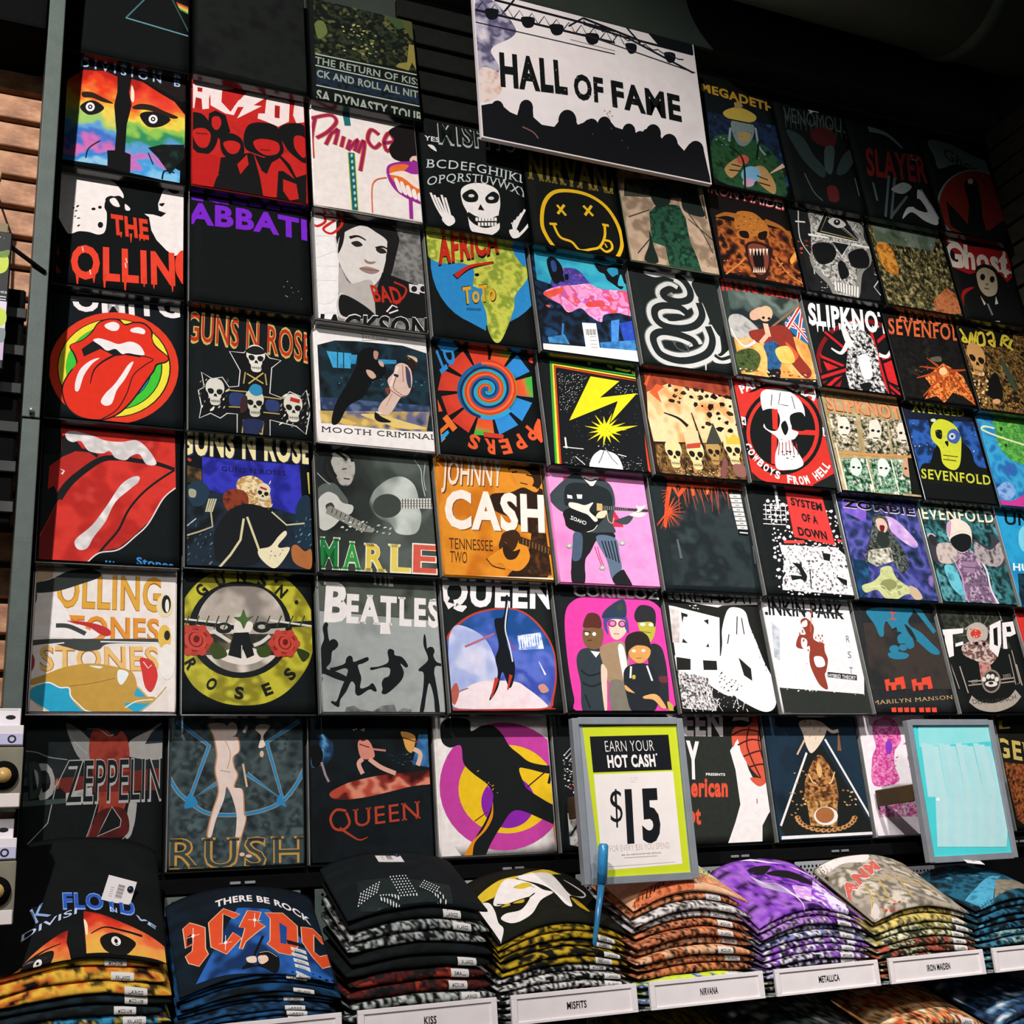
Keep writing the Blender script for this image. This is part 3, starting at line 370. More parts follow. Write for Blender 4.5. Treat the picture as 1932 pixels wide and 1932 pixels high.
(2, 5): ({'base': '14191a', 'label': 'black shirt with a yellow ring emblem, two red roses and crossed revolvers', 'W': 281.3, 'H': 350, 'geom': (0.316, 0.5973, -1.5776, 0.0, 0.095)}, [('o','101213','131.5,172 284,176.5 129,19.5'),('n','a8a02a c4bc36 8a8220 d8d04c','132,329 188,327 243,291 279,234 283,176 271,116 232,60 182,26 126,17 71,26 23,57 -4,110 -12,168 -5,234 30,289 79,320',9,0.7,50,None,1,1),('o','15181a','122.5,186.5 234,190 121.5,76.5'),('n','8a8078 b8aca0 ddd0c4 9a8f84','124,285 173,280 209,243 220,194 206,140 169,103 121,89 75,101 40,137 28,187 40,236 76,276',9,0.5,60,'124,285 121,91',1,1),('n','5a5648 2a2c24 706850','47,173 207,178 206,129 47,126',8,0.7,26,None,0,1),('s','e8dcd2','99.5,141.5 152,143 169.5,121 127,105.5 78,119'),('l','16191a',11.65,'-4.5,203 107,190',''),('l','d8d4cc',4.11,'-4.5,205.5 107,196.5',''),('l','16191a',12.2,'149.5,191.5 283,205',''),('l','d8d4cc',4.36,'186,208.5 283,197.5',''),('l','d8d0c8',7.67,'61,181 78.5,170.5 99.5,156.5','s'),('l','d8d0c8',7.96,'185,173.5 166.5,158 149,150','s'),('o','20221e','85.7,187.4 103.3,188 85.6,174.8'),('o','20221e','167.4,191.9 187.3,192.5 167.2,179.1'),('o','b8b4a8','85.7,189.3 94.1,189.6 85.6,184.1'),('o','b8b4a8','167.4,192.6 176.1,192.9 167.3,187.4'),('s','e8ded4','110.5,201.5 146,202.5 142,180 113.5,179'),('p','15181a','106.5,177 138.5,179.5 150,128 134,120.5 125.5,142 122,120 94,127'),('l','c8c4bc',2.12,'123.5,149.5 123,123.5',''),('s','4a6a34','128.5,232 135.5,213.5 150,218 135.5,202 128,187 121,201.5 107,212.5 121.5,215'),('l','3a4a26',2.42,'12.5,213 2.5,183',''),('l','3a4a26',2.53,'160.5,218 149.5,191.5',''),('l','3a4a26',2.43,'33.5,213.5 23,183.5',''),('l','3a4a26',2.55,'186,219 174.5,192',''),('l','3a4a26',2.45,'54.5,214.5 44,184.5',''),('l','3a4a26',2.57,'211.5,220 200,193',''),('l','3a4a26',2.46,'75.5,215 64.5,185',''),('l','3a4a26',2.59,'237.5,221 225.5,193.5',''),('l','3a4a26',2.48,'96.5,216 85.5,185.5',''),('l','3a4a26',2.61,'263.5,222 251.5,194.5',''),('s','3a4a1c','54,151.5 78.5,148.5 92,126.5 64.5,119'),('s','3a4a1c','156,143 184.5,151 184,129 162.5,124.5'),('s','2c3816','242.5,145 271.5,134.5 256,115.5'),('o','b83a2e','25,158 59.5,159 25,124.5'),('o','8a221c','25,158 53,159 25,132.5'),('o','c84a3c','25.5,158.5 48,148 17,138.5'),('o','7a1c18','26.3,159.5 37.3,145.8 15.2,149.2'),('o','c84638','27,160.2 30.7,145.5 15.2,156.6'),('o','6a1814','27.7,161 26.4,153 21.3,162'),('o','c04436','54.5,158.8 63.2,159 54.5,149.6'),('o','c04436','39.6,133.1 48.2,133.3 39.6,124'),('o','c04436','10.2,132.5 18.7,132.7 10.2,123.5'),('o','c04436','-4.4,157.4 4.1,157.7 -4.4,148.4'),('o','c04436','10.4,183.1 19,183.4 10.4,174'),('o','c04436','40.1,183.7 48.7,183.9 40.1,174.5'),('o','b83a2e','215.5,155.5 247.5,156.5 214.5,125.5'),('o','8a221c','215.5,155.5 241.5,156.5 214.5,132.5'),('o','c84a3c','216,156.5 236.5,147 207.5,138'),('o','7a1c18','216.8,157.2 226.8,144.8 206.2,147.9'),('o','c84638','217.6,157.9 220.7,144.6 206.5,154.6'),('o','6a1814','218.3,158.7 216.9,151.5 212.5,159.6'),('o','c04436','243,156.3 251,156.6 242.7,148.1'),('o','c04436','228.4,133.1 236.4,133.2 228.1,124.8'),('o','c04436','200.9,132.6 208.9,132.7 200.7,124.4'),('o','c04436','188,155.1 195.9,155.3 187.8,146.9'),('o','c04436','202.5,178.4 210.5,178.6 202.3,170.1'),('o','c04436','230.1,178.9 238.2,179.1 229.9,170.5'),('a','16191a','ROSES','127.9,175.7',143.97,212,318,26.66,0.03,1),('a','16191a','GUNSN','127.9,175.7',119.08,133,50,27.73,0.03,0),('o','16191a','245.7,252.9 249.8,253.1 245.6,248.6'),('o','16191a','201.9,300.8 206,301 201.8,296.5')]),
(2, 6): ({'base': '3c494a', 'label': 'slate shirt with a blue star, a pale standing figure and four wide gold outlined capitals', 'W': 281.0, 'H': 318, 'geom': (0.3, 0.581, -1.888, 0.045, 0.02)}, [('n','222b2d 3a4648 4c5a5c 2a3335 55666a','0,0 281,0 281,318 0,318',9,0.8,35,None,0,1),('l','b8a890',8.76,'12.5,302.5 79.5,250.5 40.5,139.5 100.5,175',''),('l','2f86bc',6.74,'12.5,302.5 79.5,250.5 40.5,139.5 100.5,175',''),('l','b8a890',9.49,'273.5,302.5 201,256.5 235.5,134.5 159,191',''),('l','2f86bc',7.3,'273.5,302.5 201,256.5 235.5,134.5 159,191',''),('l','b8a890',8.59,'-5,194 17,157 41,136 78,112 138,107 194,115 236,134 268,172 290,217','s'),('l','2f86bc',6.61,'-5,194 17,157 41,136 78,112 138,107 194,115 236,134 268,172 290,217','s'),('s','2f86bc','40.5,153 57.5,132.5 31,123'),('s','2f86bc','228.7,144.9 242.6,120.5 221.6,131.4'),('s','c88a60','76,296 111,296 127,271 141,267 144,240 132,226 134,205 141,188 134,164 151,157 155,110 158,96 145,47 138,11 131,14 140,83 138,120 115,165 108,138 92,98 84,65 76,69 85,112 98,155 91,199 94,233 87,271'),('s','ecd6ca','79,296 113,296 124,271 138,267 142,240 129,226 131,205 138,188 131,164 149,157 152,110 156,96 142,47 135,11 129,14 137,83 135,120 118,165 111,138 95,98 86,65 79,69 88,112 101,155 94,199 97,233 90,271'),('o','ecd6ca','127.5,285 138.6,285 127.5,269.6'),('s','ecd6ca','187,295.5 208.5,292 194,270.5 197.5,249.5 183.5,246 189,270.5 176.5,285'),('o','e0b89a','190.5,232.1 194.7,232.1 190.5,225.1'),('l','e0b89a',4.17,'150.5,212 159,163.5',''),('l','ecd6ca',6.31,'151.9,277.9 158.9,291.9',''),('l','b88a70',1.38,'113.5,260.5 124,233 117.5,202','s'),('l','b88a70',1.37,'103.8,198.8 124.4,195','s'),('t','c8984a','RUSH','-4.5,3 286,-2.5 -4,68.5',0.03,1),('t','3c494a','RUSH','-2,5 284,-0.5 -2,66',-0.008,1),('o','e8c8a8','148.9,26.6 154.3,26.4 148.9,22.7'),('o','e8c8a8','162.5,22.8 169.3,22.5 162.5,19.5')]),
(3, 1): ({'base': 'f2e8e2', 'label': 'white shirt with a violet brush script name and an orange round bloom', 'W': 287.8, 'H': 350, 'geom': (0.6088, 0.8966, -0.3144, 0.0, 0.095)}, [('n','f2e8e2 ece0da f5ece6','0,0 288,0 288,350 0,350',20,0.5,30,None,0,1),('p','1f6a70','87,317.5 106,320 108.5,276.5 91.5,272.5'),('p','1a6068','96,187.5 114.5,189 114.5,-1 97.5,1'),('l','c4c83c',2.28,'96,187.5 97.5,1',''),('l','c4c83c',2.29,'114.5,189 114.5,-1',''),('o','a8ccc8','105.6,179.1 108.7,179.8 105.3,173.2'),('o','a8ccc8','105.9,159 109,159.7 105.6,153.2'),('o','a8ccc8','106.2,139.1 109.3,139.8 105.9,133.2'),('o','a8ccc8','106.5,119.2 109.6,119.9 106.2,113.4'),('o','a8ccc8','106.8,99.4 109.9,100.1 106.5,93.6'),('o','a8ccc8','107.1,79.7 110.2,80.4 106.8,74'),('o','a8ccc8','107.4,60.2 110.5,60.8 107.1,54.4'),('o','a8ccc8','107.7,40.7 110.7,41.3 107.4,35'),('o','a8ccc8','108,21.3 111,21.9 107.7,15.6'),('l','d8702c',12.64,'13,277 2,215.5 1.5,147','s'),('l','d8702c',12.6,'2,274.5 53,298 69.5,280.5 46,242.5 14.5,213.5','s'),('l','d8702c',12.57,'38,197.5 57,245','s'),('l','d8702c',12.72,'57,239.5 73,254.5 62,203.5','s'),('l','d8702c',12.82,'87.5,236.5 79,199.5','s'),('l','d8702c',12.87,'104.5,229.5 94,195','s'),('l','d8702c',12.76,'96,193 125,234.5 114,194.5','s'),('l','d8702c',12.85,'122.5,191 138,232 141.5,217 126,133.5','s'),('l','d8702c',13.23,'184.5,265 163,276.5 152,241 168.5,218 187.5,238.5','s'),('l','d8702c',13.2,'192,239.5 224.5,253 212.5,277.5 197,246.5 204,215.5 228.5,243','s'),('l','9a2058',8.13,'13,277 2,215.5 1.5,147','s'),('l','9a2058',8.1,'2,274.5 53,298 69.5,280.5 46,242.5 14.5,213.5','s'),('l','9a2058',8.08,'38,197.5 57,245','s'),('l','9a2058',8.18,'57,239.5 73,254.5 62,203.5','s'),('l','9a2058',8.24,'87.5,236.5 79,199.5','s'),('l','9a2058',8.27,'104.5,229.5 94,195','s'),('l','9a2058',8.2,'96,193 125,234.5 114,194.5','s'),('l','9a2058',8.26,'122.5,191 138,232 141.5,217 126,133.5','s'),('l','9a2058',8.5,'184.5,265 163,276.5 152,241 168.5,218 187.5,238.5','s'),('l','9a2058',8.49,'192,239.5 224.5,253 212.5,277.5 197,246.5 204,215.5 228.5,243','s'),('s','15100f','211,282 242,310 280,316 315,319 308,229 272,215 266,186 243,189 217,197 209,227 225,258'),('l','2a6a9a',4.84,'247.5,318 284.5,320',''),('s','e8c0b0','267.5,208.5 307.5,223 304,178.5 270,182'),('s','1a1614','271.4,201.1 285,198.8 277.6,191.7'),('s','9a2a90','201,166 234,187 290,200 305,195 296,73 257,70 219,91 199,129'),('s','e87030','207.5,162.5 233.5,179 260.5,180 240.5,148.5 265.5,122 301.5,146 297,83.5 262.5,79 228.5,103.5 208,133'),('s','f2dcd0','204,140.5 239.5,137.5 274,113 299,113 302.5,157 268,154.5 241,159'),('s','f4e6de','216.5,127 225.5,129 236.5,89 225.5,92'),('s','f4e6de','232,119 241,121 249.5,84.5 238.5,87.5'),('s','f4e6de','247.5,110.5 257,112.5 262.5,80 251.5,83'),('s','f4e6de','263.5,102.5 272.5,104.5 276,75.5 265,78.5'),('s','f4e6de','279,94 288,96 289,71 278,74'),('l','9a2a90',10.28,'257.5,72.5 255,2',''),('l','e0704a',3.71,'196.5,128 166.5,113.5 154,82 151,-1','s'),('p','d8ccc6','-6,2.5 289,8.5 288,-5.5 -6.5,-15.5')]),
(3, 2): ({'base': '8f8c88', 'label': 'greyscale portrait shirt with white sideways capitals and a red scrawl', 'W': 285.3, 'H': 350, 'geom': (0.6129, 0.8981, -0.6283, 0.0, 0.095)}, [('n','4a4846 6a6864 8a8884 5a5856','0,0 285,0 285,350 0,350',9,0.8,22,None,0,1),('p','f2ecea','-2.5,308 69,302.5 51.5,11.5 -6,2.5'),('s','dcd4ce','59,270 130,304 198,277 194,215 163,140 127,105 90,118 63,172 55,229'),('s','b8b0aa','63,162 86,117 137,136 149,108 148,26 114,21 75,77 57,83'),('s','cfc7c1','59,84 99.5,61.5 148,26.5 55.5,12'),('s','1a1817','60,296 100,311 161,321 218,306 214,249 191,175 185,208 193,260 163,285 129,299 89,276 67,252 59,230'),('s','1a1817','67,251.5 80.5,274.5 74.5,233 60,200.5'),('s','1a1817','199,297 225,282 212,218 190,145 173,152 187,214'),('l','1a1817',(8.81,3.52),'92.5,254 114.5,263 135.5,254.5','s'),('l','1a1817',(8.95,3.58),'160.5,234 178.5,242.5 195.5,235.5','s'),('s','28221f','96,239.5 113.5,248 126,237.5 108.5,229.5'),('s','28221f','160,231.5 178,237.5 188,226.5 170.5,221'),('s','8c7a70','128,195.5 140.5,190.5 158,193.5 146.5,184 131.5,185'),('s','9a7c74','113.5,166 135.5,174.5 165,167.5 147,154.5 126,156'),('l','5a4a44',1.75,'113.5,165 139,165.5 165,167','s'),('p','141414','173,164 225,151 294,133 288,63 283,46 148,25 148,89'),('s','141414','63,79.5 116.5,59.5 148,25.5 85,15.5 56.5,26.5'),('t','f2ecea','MICHAEL','-12,-58 2.5,334.5 51,-49',0.07,0),('l','c8281c',6.94,'6,310 27,309 30.5,289.5 8.5,273 -3.5,283','s'),('l','c8281c',6.98,'31,305 69.5,307.5 73,288 46,257.5 25.5,268.5 56.5,300','s'),('t','b82a1c','BAD','146.5,74 222,79 137,123.5',0.03,0),('l','b82a1c',5.35,'202,139.5 232,127 226,101.5 202,73.5','s'),('l','e8e2e0',3.93,'177,47.5 193.5,69.5 206,64.5',''),('l','e8e2e0',3.94,'183.1,43.9 207.6,57.3',''),('p','d8d2d0','241.5,141 268,140.5 268,113.5 242,116.5'),('o','1a1a1a','254.7,127.6 262.7,128.9 254,118.6'),('p','d8d2d0','266,145.5 292.5,145 293,117.5 266.5,120.5'),('o','1a1a1a','279.2,131.7 287.3,133 278.6,122.6'),('t','f2ecea','JACKSON','-7.5,-42.5 281.5,-13.5 -1.5,22',0.07,0),('t','111111','JACKSON','-6,-44 280,-12.5 0,18',0.03,0),('n','8a8a84 c0bcb6 6a6a66','-3,-10 286,-4 284,-28 -3,-32',9,0.5,40,None,0,1)]),
(3, 3): ({'base': 'f2eae6', 'label': 'white shirt with two leaning dancers in a blue bar and small serif capitals', 'W': 291.6, 'H': 350, 'geom': (0.6096, 0.9012, -0.9467, 0.0, 0.095)}, [('n','f0e8e4 f6efec','0,0 292,0 292,350 0,350',25,0.5,30,None,0,1),('t','1a1a1a','Jackson','122,300.5 188,301.5 120.5,311',-0.012,0),('l','1a1a1a',1.18,'121.5,292 188,302.5',''),('n','0e1416 16242c 1c3440 101a1e','9,263 53,282 110,288 227,292 295,277 298,189 296,58 210,51 127,56 10,51',9,0.7,40,None,0,2),('n','2a86b8 3fa4d4 1f6a94','31,249 93,251 89,208 45,205',9,0.4,20,None,0,1),('n','2a86b8 3a9acc','92,247 108,249 103,223 91,221',9,0.3,20,None,0,1),('n','2a80b0 3a9acc','157,243 208,248 207,237 160,229',9,0.3,20,None,0,1),('l','10181c',2.29,'58.5,251 56.5,206.5',''),('l','10181c',2.3,'73.5,251 71.5,207',''),('r','6ab8d8','41,181 299,197 282,178 43,157',12,1.2,2.5,0.6,0,1),('n','1c2c44 4a5c80 2a3a58 5a6a90','9,120 285,128 287,99 11,88',8,0.6,30,None,0,5),('n','3a4660 6a6a8a b89a5a e0c070 4a5270','7,83 284,111 272,55 172,51 10,52',8,0.7,40,None,0,6),('s','e8c878','107,84 159,88 227,75 273,64 210,57 158,68'),('s','e0b860','47,71.5 72.5,66.5 97.5,57 60.5,53.5'),('s','0b0d0f','116,259 140,275 159,267 159,243 179,225 172,198 142,178 117,133 78,103 53,56 35,54 48,108 81,170 106,223'),('s','b88a78','150.8,265.8 162.2,263.1 157.2,243.1 149.7,246.3'),('s','d0a894','128.4,209.5 143.6,207.2 152.3,193.6 142.3,186 131.4,195.1'),('s','d0a894','160.8,239.3 172.2,236.6 173.4,223.9 163.9,226.9'),('s','dcbcac','205,232 223,241 242,229 245,191 233,155 213,144 191,108 175,90 152,96 161,122 186,154 181,187 198,210'),('l','f0d8cc',6.37,'210.5,229 197,197 187.5,170.5','s'),('l','8a5a50',2.34,'179.5,165.5 212.5,144.5 228.5,150.5','s'),('l','7a5a4c',1.98,'205,202.5 195,167.5 217,149','s'),('p','2a2a34','199.5,208.2 210.9,205.4 208.5,197.8 197.1,201.5'),('l','b07a6c',2.4,'222.5,235 221.5,187.5',''),('l','4a2420',4.8,'231,231.5 237,206.5 236,172.5','s'),('l','b88470',1.56,'190,150 172.5,114.5','s'),('s','40405a','230.5,231.5 241,215.5 240,173 231,184.5'),('s','d8b89c','238.6,265 260.1,261.5 261.1,248.6 239.8,254.4'),('l','3a2c26',4.83,'232.5,262 248,255.5 262.5,242.5',''),('s','2a1c16','238,254 255.5,250 253.5,226 238,232.5'),('s','15171a','144.5,95 159,84 183,72.5 158,68.5 142.5,76'),('l','efe6e0',3.45,'146.5,95 159.5,91.6',''),('s','8a3a2c','173.3,160.5 183.2,165.9 179.9,144.5'),('t','2a2624','MOOTH CRIMINAL','9.5,27.5 294.5,35 10,42.5',-0.005,1),('p','d8ccc4','3.5,-8.5 294.5,-2 294,-9 3.5,-14.5')]),
(3, 4): ({'base': '2b302d', 'label': 'greyscale guitarist shirt with slab capitals in green, yellow and red', 'W': 284.1, 'H': 350, 'geom': (0.6101, 0.8942, -1.2573, 0.0, 0.095)}, [('n','202422 2e3330 3a413c 5a625c 454c46','0,0 284,0 284,350 0,350',10,0.5,120,'0,300 300,60',0,1),('n','3a403c 8a928a c8cec6 aab0a8','150,222 181,245 212,252 237,237 247,210 248,179 252,148 240,112 216,101 187,105 174,127 145,140 125,169 134,201',9,0.35,80,'125,177 252,179',1,1),('o','3f4540','169,172.5 204.5,175.5 167,141.5'),('p','d8d6ce','204,194.5 286.5,201 284,173.5 202.5,168.5'),('l','3c403c',2.28,'208,194 206,168.5',''),('l','3c403c',2.29,'215,194.5 213.5,169',''),('l','3c403c',2.29,'222,195 220.5,169.5',''),('l','3c403c',2.3,'229.5,195.5 227.5,170',''),('l','3c403c',2.3,'236.5,196 235,170.5',''),('l','3c403c',2.31,'244,196.5 242,171.5',''),('l','3c403c',2.31,'251,197 249.5,172',''),('l','3c403c',2.32,'258.5,198 256.5,172.5',''),('l','3c403c',2.32,'266,198.5 264,173',''),('l','3c403c',2.33,'273,199 271,173.5',''),('l','3c403c',2.33,'280.5,199.5 278.5,174',''),('l','6a6a64',1.14,'203.5,188 286,194.5',''),('l','6a6a64',1.14,'203,181 285.5,187.5',''),('l','6a6a64',1.14,'203,174.5 285,181',''),('l','c8cdc6',1.95,'244,300.5 259.5,275.5 260.5,239.5 265.5,204','s'),('l','c8cdc6',1.57,'272.5,293 265.5,252 268.5,220','s'),('n','7a7a74 b0aca4 4a4c48','36,291 66,305 91,288 94,253 80,220 58,218 45,248',7,0.5,20,None,1,1),('l','1a1d1b',7.32,'28.5,286 20,254 36.5,224','s'),('l','1a1d1b',7.35,'39.5,295 33,267 48,237','s'),('l','1a1d1b',7.39,'50.9,302 65.1,293.5 75.6,282.6','s'),('l','1a1d1b',7.42,'65.5,305.5 83.5,295.5 90,280','s'),('l','1a1d1b',7.33,'28.5,294 43.5,303.5 66,307.5','s'),('l','1c1e1c',2.58,'63.4,257.8 74.5,260.8',''),('l','1c1e1c',2.94,'66,234.5 80.5,233.8',''),('s','5a605c','7.5,210 40,220.5 60.5,199 74,173 58,141.5 15.5,153.5 -1,175'),('s','c8c8c0','2,171.5 24.5,196 46,190 59.5,172 84.5,166 80,146.5 57.5,133.5 35,109.5 13.5,98.5 0,114.5'),('s','3a3e3a','19.5,161.5 34,170 40.5,155.5 26,144.5'),('p','8a8a80','23,157.5 30.5,162 111,122.5 135.5,108.5 128,100.5 99,102.5 19,142'),('l','2c2e2c',1.8,'37.1,155.8 32.3,143.2',''),('l','2c2e2c',1.8,'46.9,151.2 42.1,138.6',''),('l','2c2e2c',1.81,'56.7,146.6 51.9,134',''),('l','2c2e2c',1.81,'66.6,142 61.7,129.4',''),('l','2c2e2c',1.81,'76.4,137.3 71.5,124.8',''),('l','2c2e2c',1.82,'86.3,132.7 81.3,120.2',''),('l','2c2e2c',1.82,'96.1,128.1 91.2,115.6',''),('l','2c2e2c',1.83,'106,123.5 101,110.9',''),('l','2c2e2c',1.83,'115.9,118.8 110.9,106.3',''),('r','e0e0da b8b8b0','51,141 180,112 179,96 49,103',24,2,6,0.5,30,1),('l','c0c4be',1.8,'-2,248 18.5,226.5 32.5,216','s'),('t','f0ead8','M','-6,5.5 46.5,5.5 -1.5,88.5',0.06,1),('t','1f7a3c','M','-3,8.5 44,8 1.5,85',0.02,1),('t','f0ead8','A','48,5.5 99.5,5 53,80.5',0.06,1),('t','2f9a44','A','51,8.5 97,8 55.5,77',0.02,1),('t','f0ead8','R','101,5 157,5 106.5,78.5',0.06,1),('t','e4c84a','R','104,8.5 154.5,8 109,75',0.02,1),('t','f0ead8','L','158.5,5.5 215.5,5 164.5,80',0.06,1),('t','e8d060','L','161.5,8.5 212.5,8 167.5,76.5',0.02,1),('t','f0ead8','E','217,5.5 280.5,5.5 224,86',0.06,1),('t','d85a4a','E','220,8.5 277.5,8.5 227,82',0.02,1)]),
(3, 5): ({'base': '8b8f8d', 'label': 'grey shirt with white serif band name over four leaping silhouettes', 'W': 286.3, 'H': 350, 'geom': (0.6103, 0.8967, -1.5765, 0.0, 0.095)}, [('n','8a8e8c a4a8a6 7c807e','0,0 286,0 286,350 0,350',12,0.4,80,None,0,1),('p','3c413c','-7.5,323.5 301,310.5 293.5,218 -3,233.5'),('n','3c413c 565c54 30352f','-7,340 302,327 293,220 -3,235',10,0.5,60,None,0,1),('t','efe8e4','B','7,212.5 66,212.5 17,309',0.05,1),('t','efe8e4','EATLES','64,210.5 287.5,206 69.5,281.5',0.05,1),('p','efe8e4','145,211 164.5,210 167,183.5 141.5,183.5'),('t','d8d4d0','THE','129,304.5 180.5,300.5 131.5,347',0.03,1),('s','14181a','3,145 11,168 9,191 12,202 18,207 22,202 20,192 22,169 26,161 33,166 42,161 42,152 35,144 28,138 24,115 14,100 36,93 58,82 61,71 39,75 10,87 1,92'),('s','14181a','1.9,79.5 4.8,77.7 1.3,62.8 -0.6,62.8'),('s','14181a','59.5,123.5 67,130.5 74,127 76.5,116.5 93.5,122.5 108.5,128 111,121 97,113 86,109 88.5,94 92,79 88.5,56.5 105.5,60 117.5,68 126,52 120,49 109,53.5 85.5,39.5 76.5,45 76.5,63.5 68.5,71 56,48.5 42,30 37.5,13.5 21.5,22.5 23.5,27 33.5,27 45.5,56 57.5,82 62,97.5 53,101 28.5,93 21.5,100.5 36.5,104.5 55.5,112'),('s','14181a','156.5,141 162.5,148.5 172,144.5 173.5,134 190.5,129.5 203,111 197,105.5 185.5,114.5 192,95.5 187,78.5 170.5,61 148,44 137,45.5 139.5,55 138.5,68 144.5,79.5 156.5,85.5 159.5,102.5 142.5,104.5 117,98 115,104 135,107 157,118'),('s','14181a','247,185 251,179 252,151 256,154 266,155 269,144 266,134 273,120 288,115 286,110 270,110 265,97 266,81 269,51 271,3 260,2 259,39 251,70 241,39 233,5 223,3 234,50 239,92 228,98 230,104 249,120 252,132 244,159'),('o','14181a','31.9,157.3 42.1,157.6 31.5,146.6'),('o','14181a','259.9,145.5 269.6,145.7 259.1,135.3'),('n','2a2e2c 6a6e6c 8b8f8d','50,1 54,13 73,17 84,8 114,4 137,17 164,19 170,3 186,12 205,8 201,-1 50,-2',8,0.5,14,None,0,1)]),
(3, 6): ({'base': '101415', 'label': 'dark shirt with stage performers over a red floor and a red serif word', 'W': 277.0, 'H': 318, 'geom': (0.594, 0.871, -1.888, 0.045, 0.02)}, [('n','0e1214 121a1e 0c1012','0,0 277,0 277,318 0,318',14,0.7,60,None,0,1),('n','0e1214 1c3a5a 5a9ac8 2a5a88 101820','2,270 32,274 53,255 56,230 38,209 1,199',8,0.4,30,'56,230 5,245',0,1),('n','0f1418 2a5a88 3f7ab0 0f1418','253,272 296,272 294,194 234,206',8,0.5,30,None,0,1),('s','0a0c0e','3.5,245 20,250.5 30.5,230.5 23,206 6.5,206'),('l','9a8a8a',5.13,'26.5,213 35,184.5 42,170.5',''),('n','3a1412 8a2c24 e08a70 b84a38 5a1c18','43,146 81,166 126,177 179,185 233,188 294,193 292,165 231,157 177,146 117,135 61,132',7,0.5,40,'156,193 154,129',1,1),('s','d88a78','111.5,258.5 132,260.5 143,244 146,222 119.5,219 110.5,237'),('l','7a2a22',2.64,'113,251.3 135.5,243.9',''),('o','2a1a18','121.7,264 130.1,263.9 121.6,258.2'),('l','c08070',4.56,'143,240 173.5,236.5',''),('l','e0a898',9.8,'119.5,219 110,208 118.5,186.5','s'),('l','e0a898',9.84,'134.5,218.5 160.5,200 194.5,186','s'),('s','d8a050','210,278 229,276.5 244.5,265 235,232 221.5,239.5 215,261.5'),('l','8a3a2a',3.12,'213,265.5 251.5,254',''),('l','e0b8a8',10.17,'239,239.5 254.5,228 247,202.5','s'),('o','1a1412','219.7,283 226,283 219.5,277.8'),('r','e0c8a0','95,286 126,290 125,280 95,281',5,1.5,2.5,0.6,0,1),('r','6a8898 3a5060','181,229 243,228 241,199 180,211',14,2,5,0.2,5,1),('l','b8402c',5.51,'79,108 57,110.5 44,93.5 51,73 70.5,68.5 85.5,82 79,104.5','s'),('l','b8402c',(5.82,1.82),'63.5,72.5 85,58 106.5,46 125,51','s'),('t','b8402c','UEEN','94.5,73 248,87 94,113',0.0,1)]),
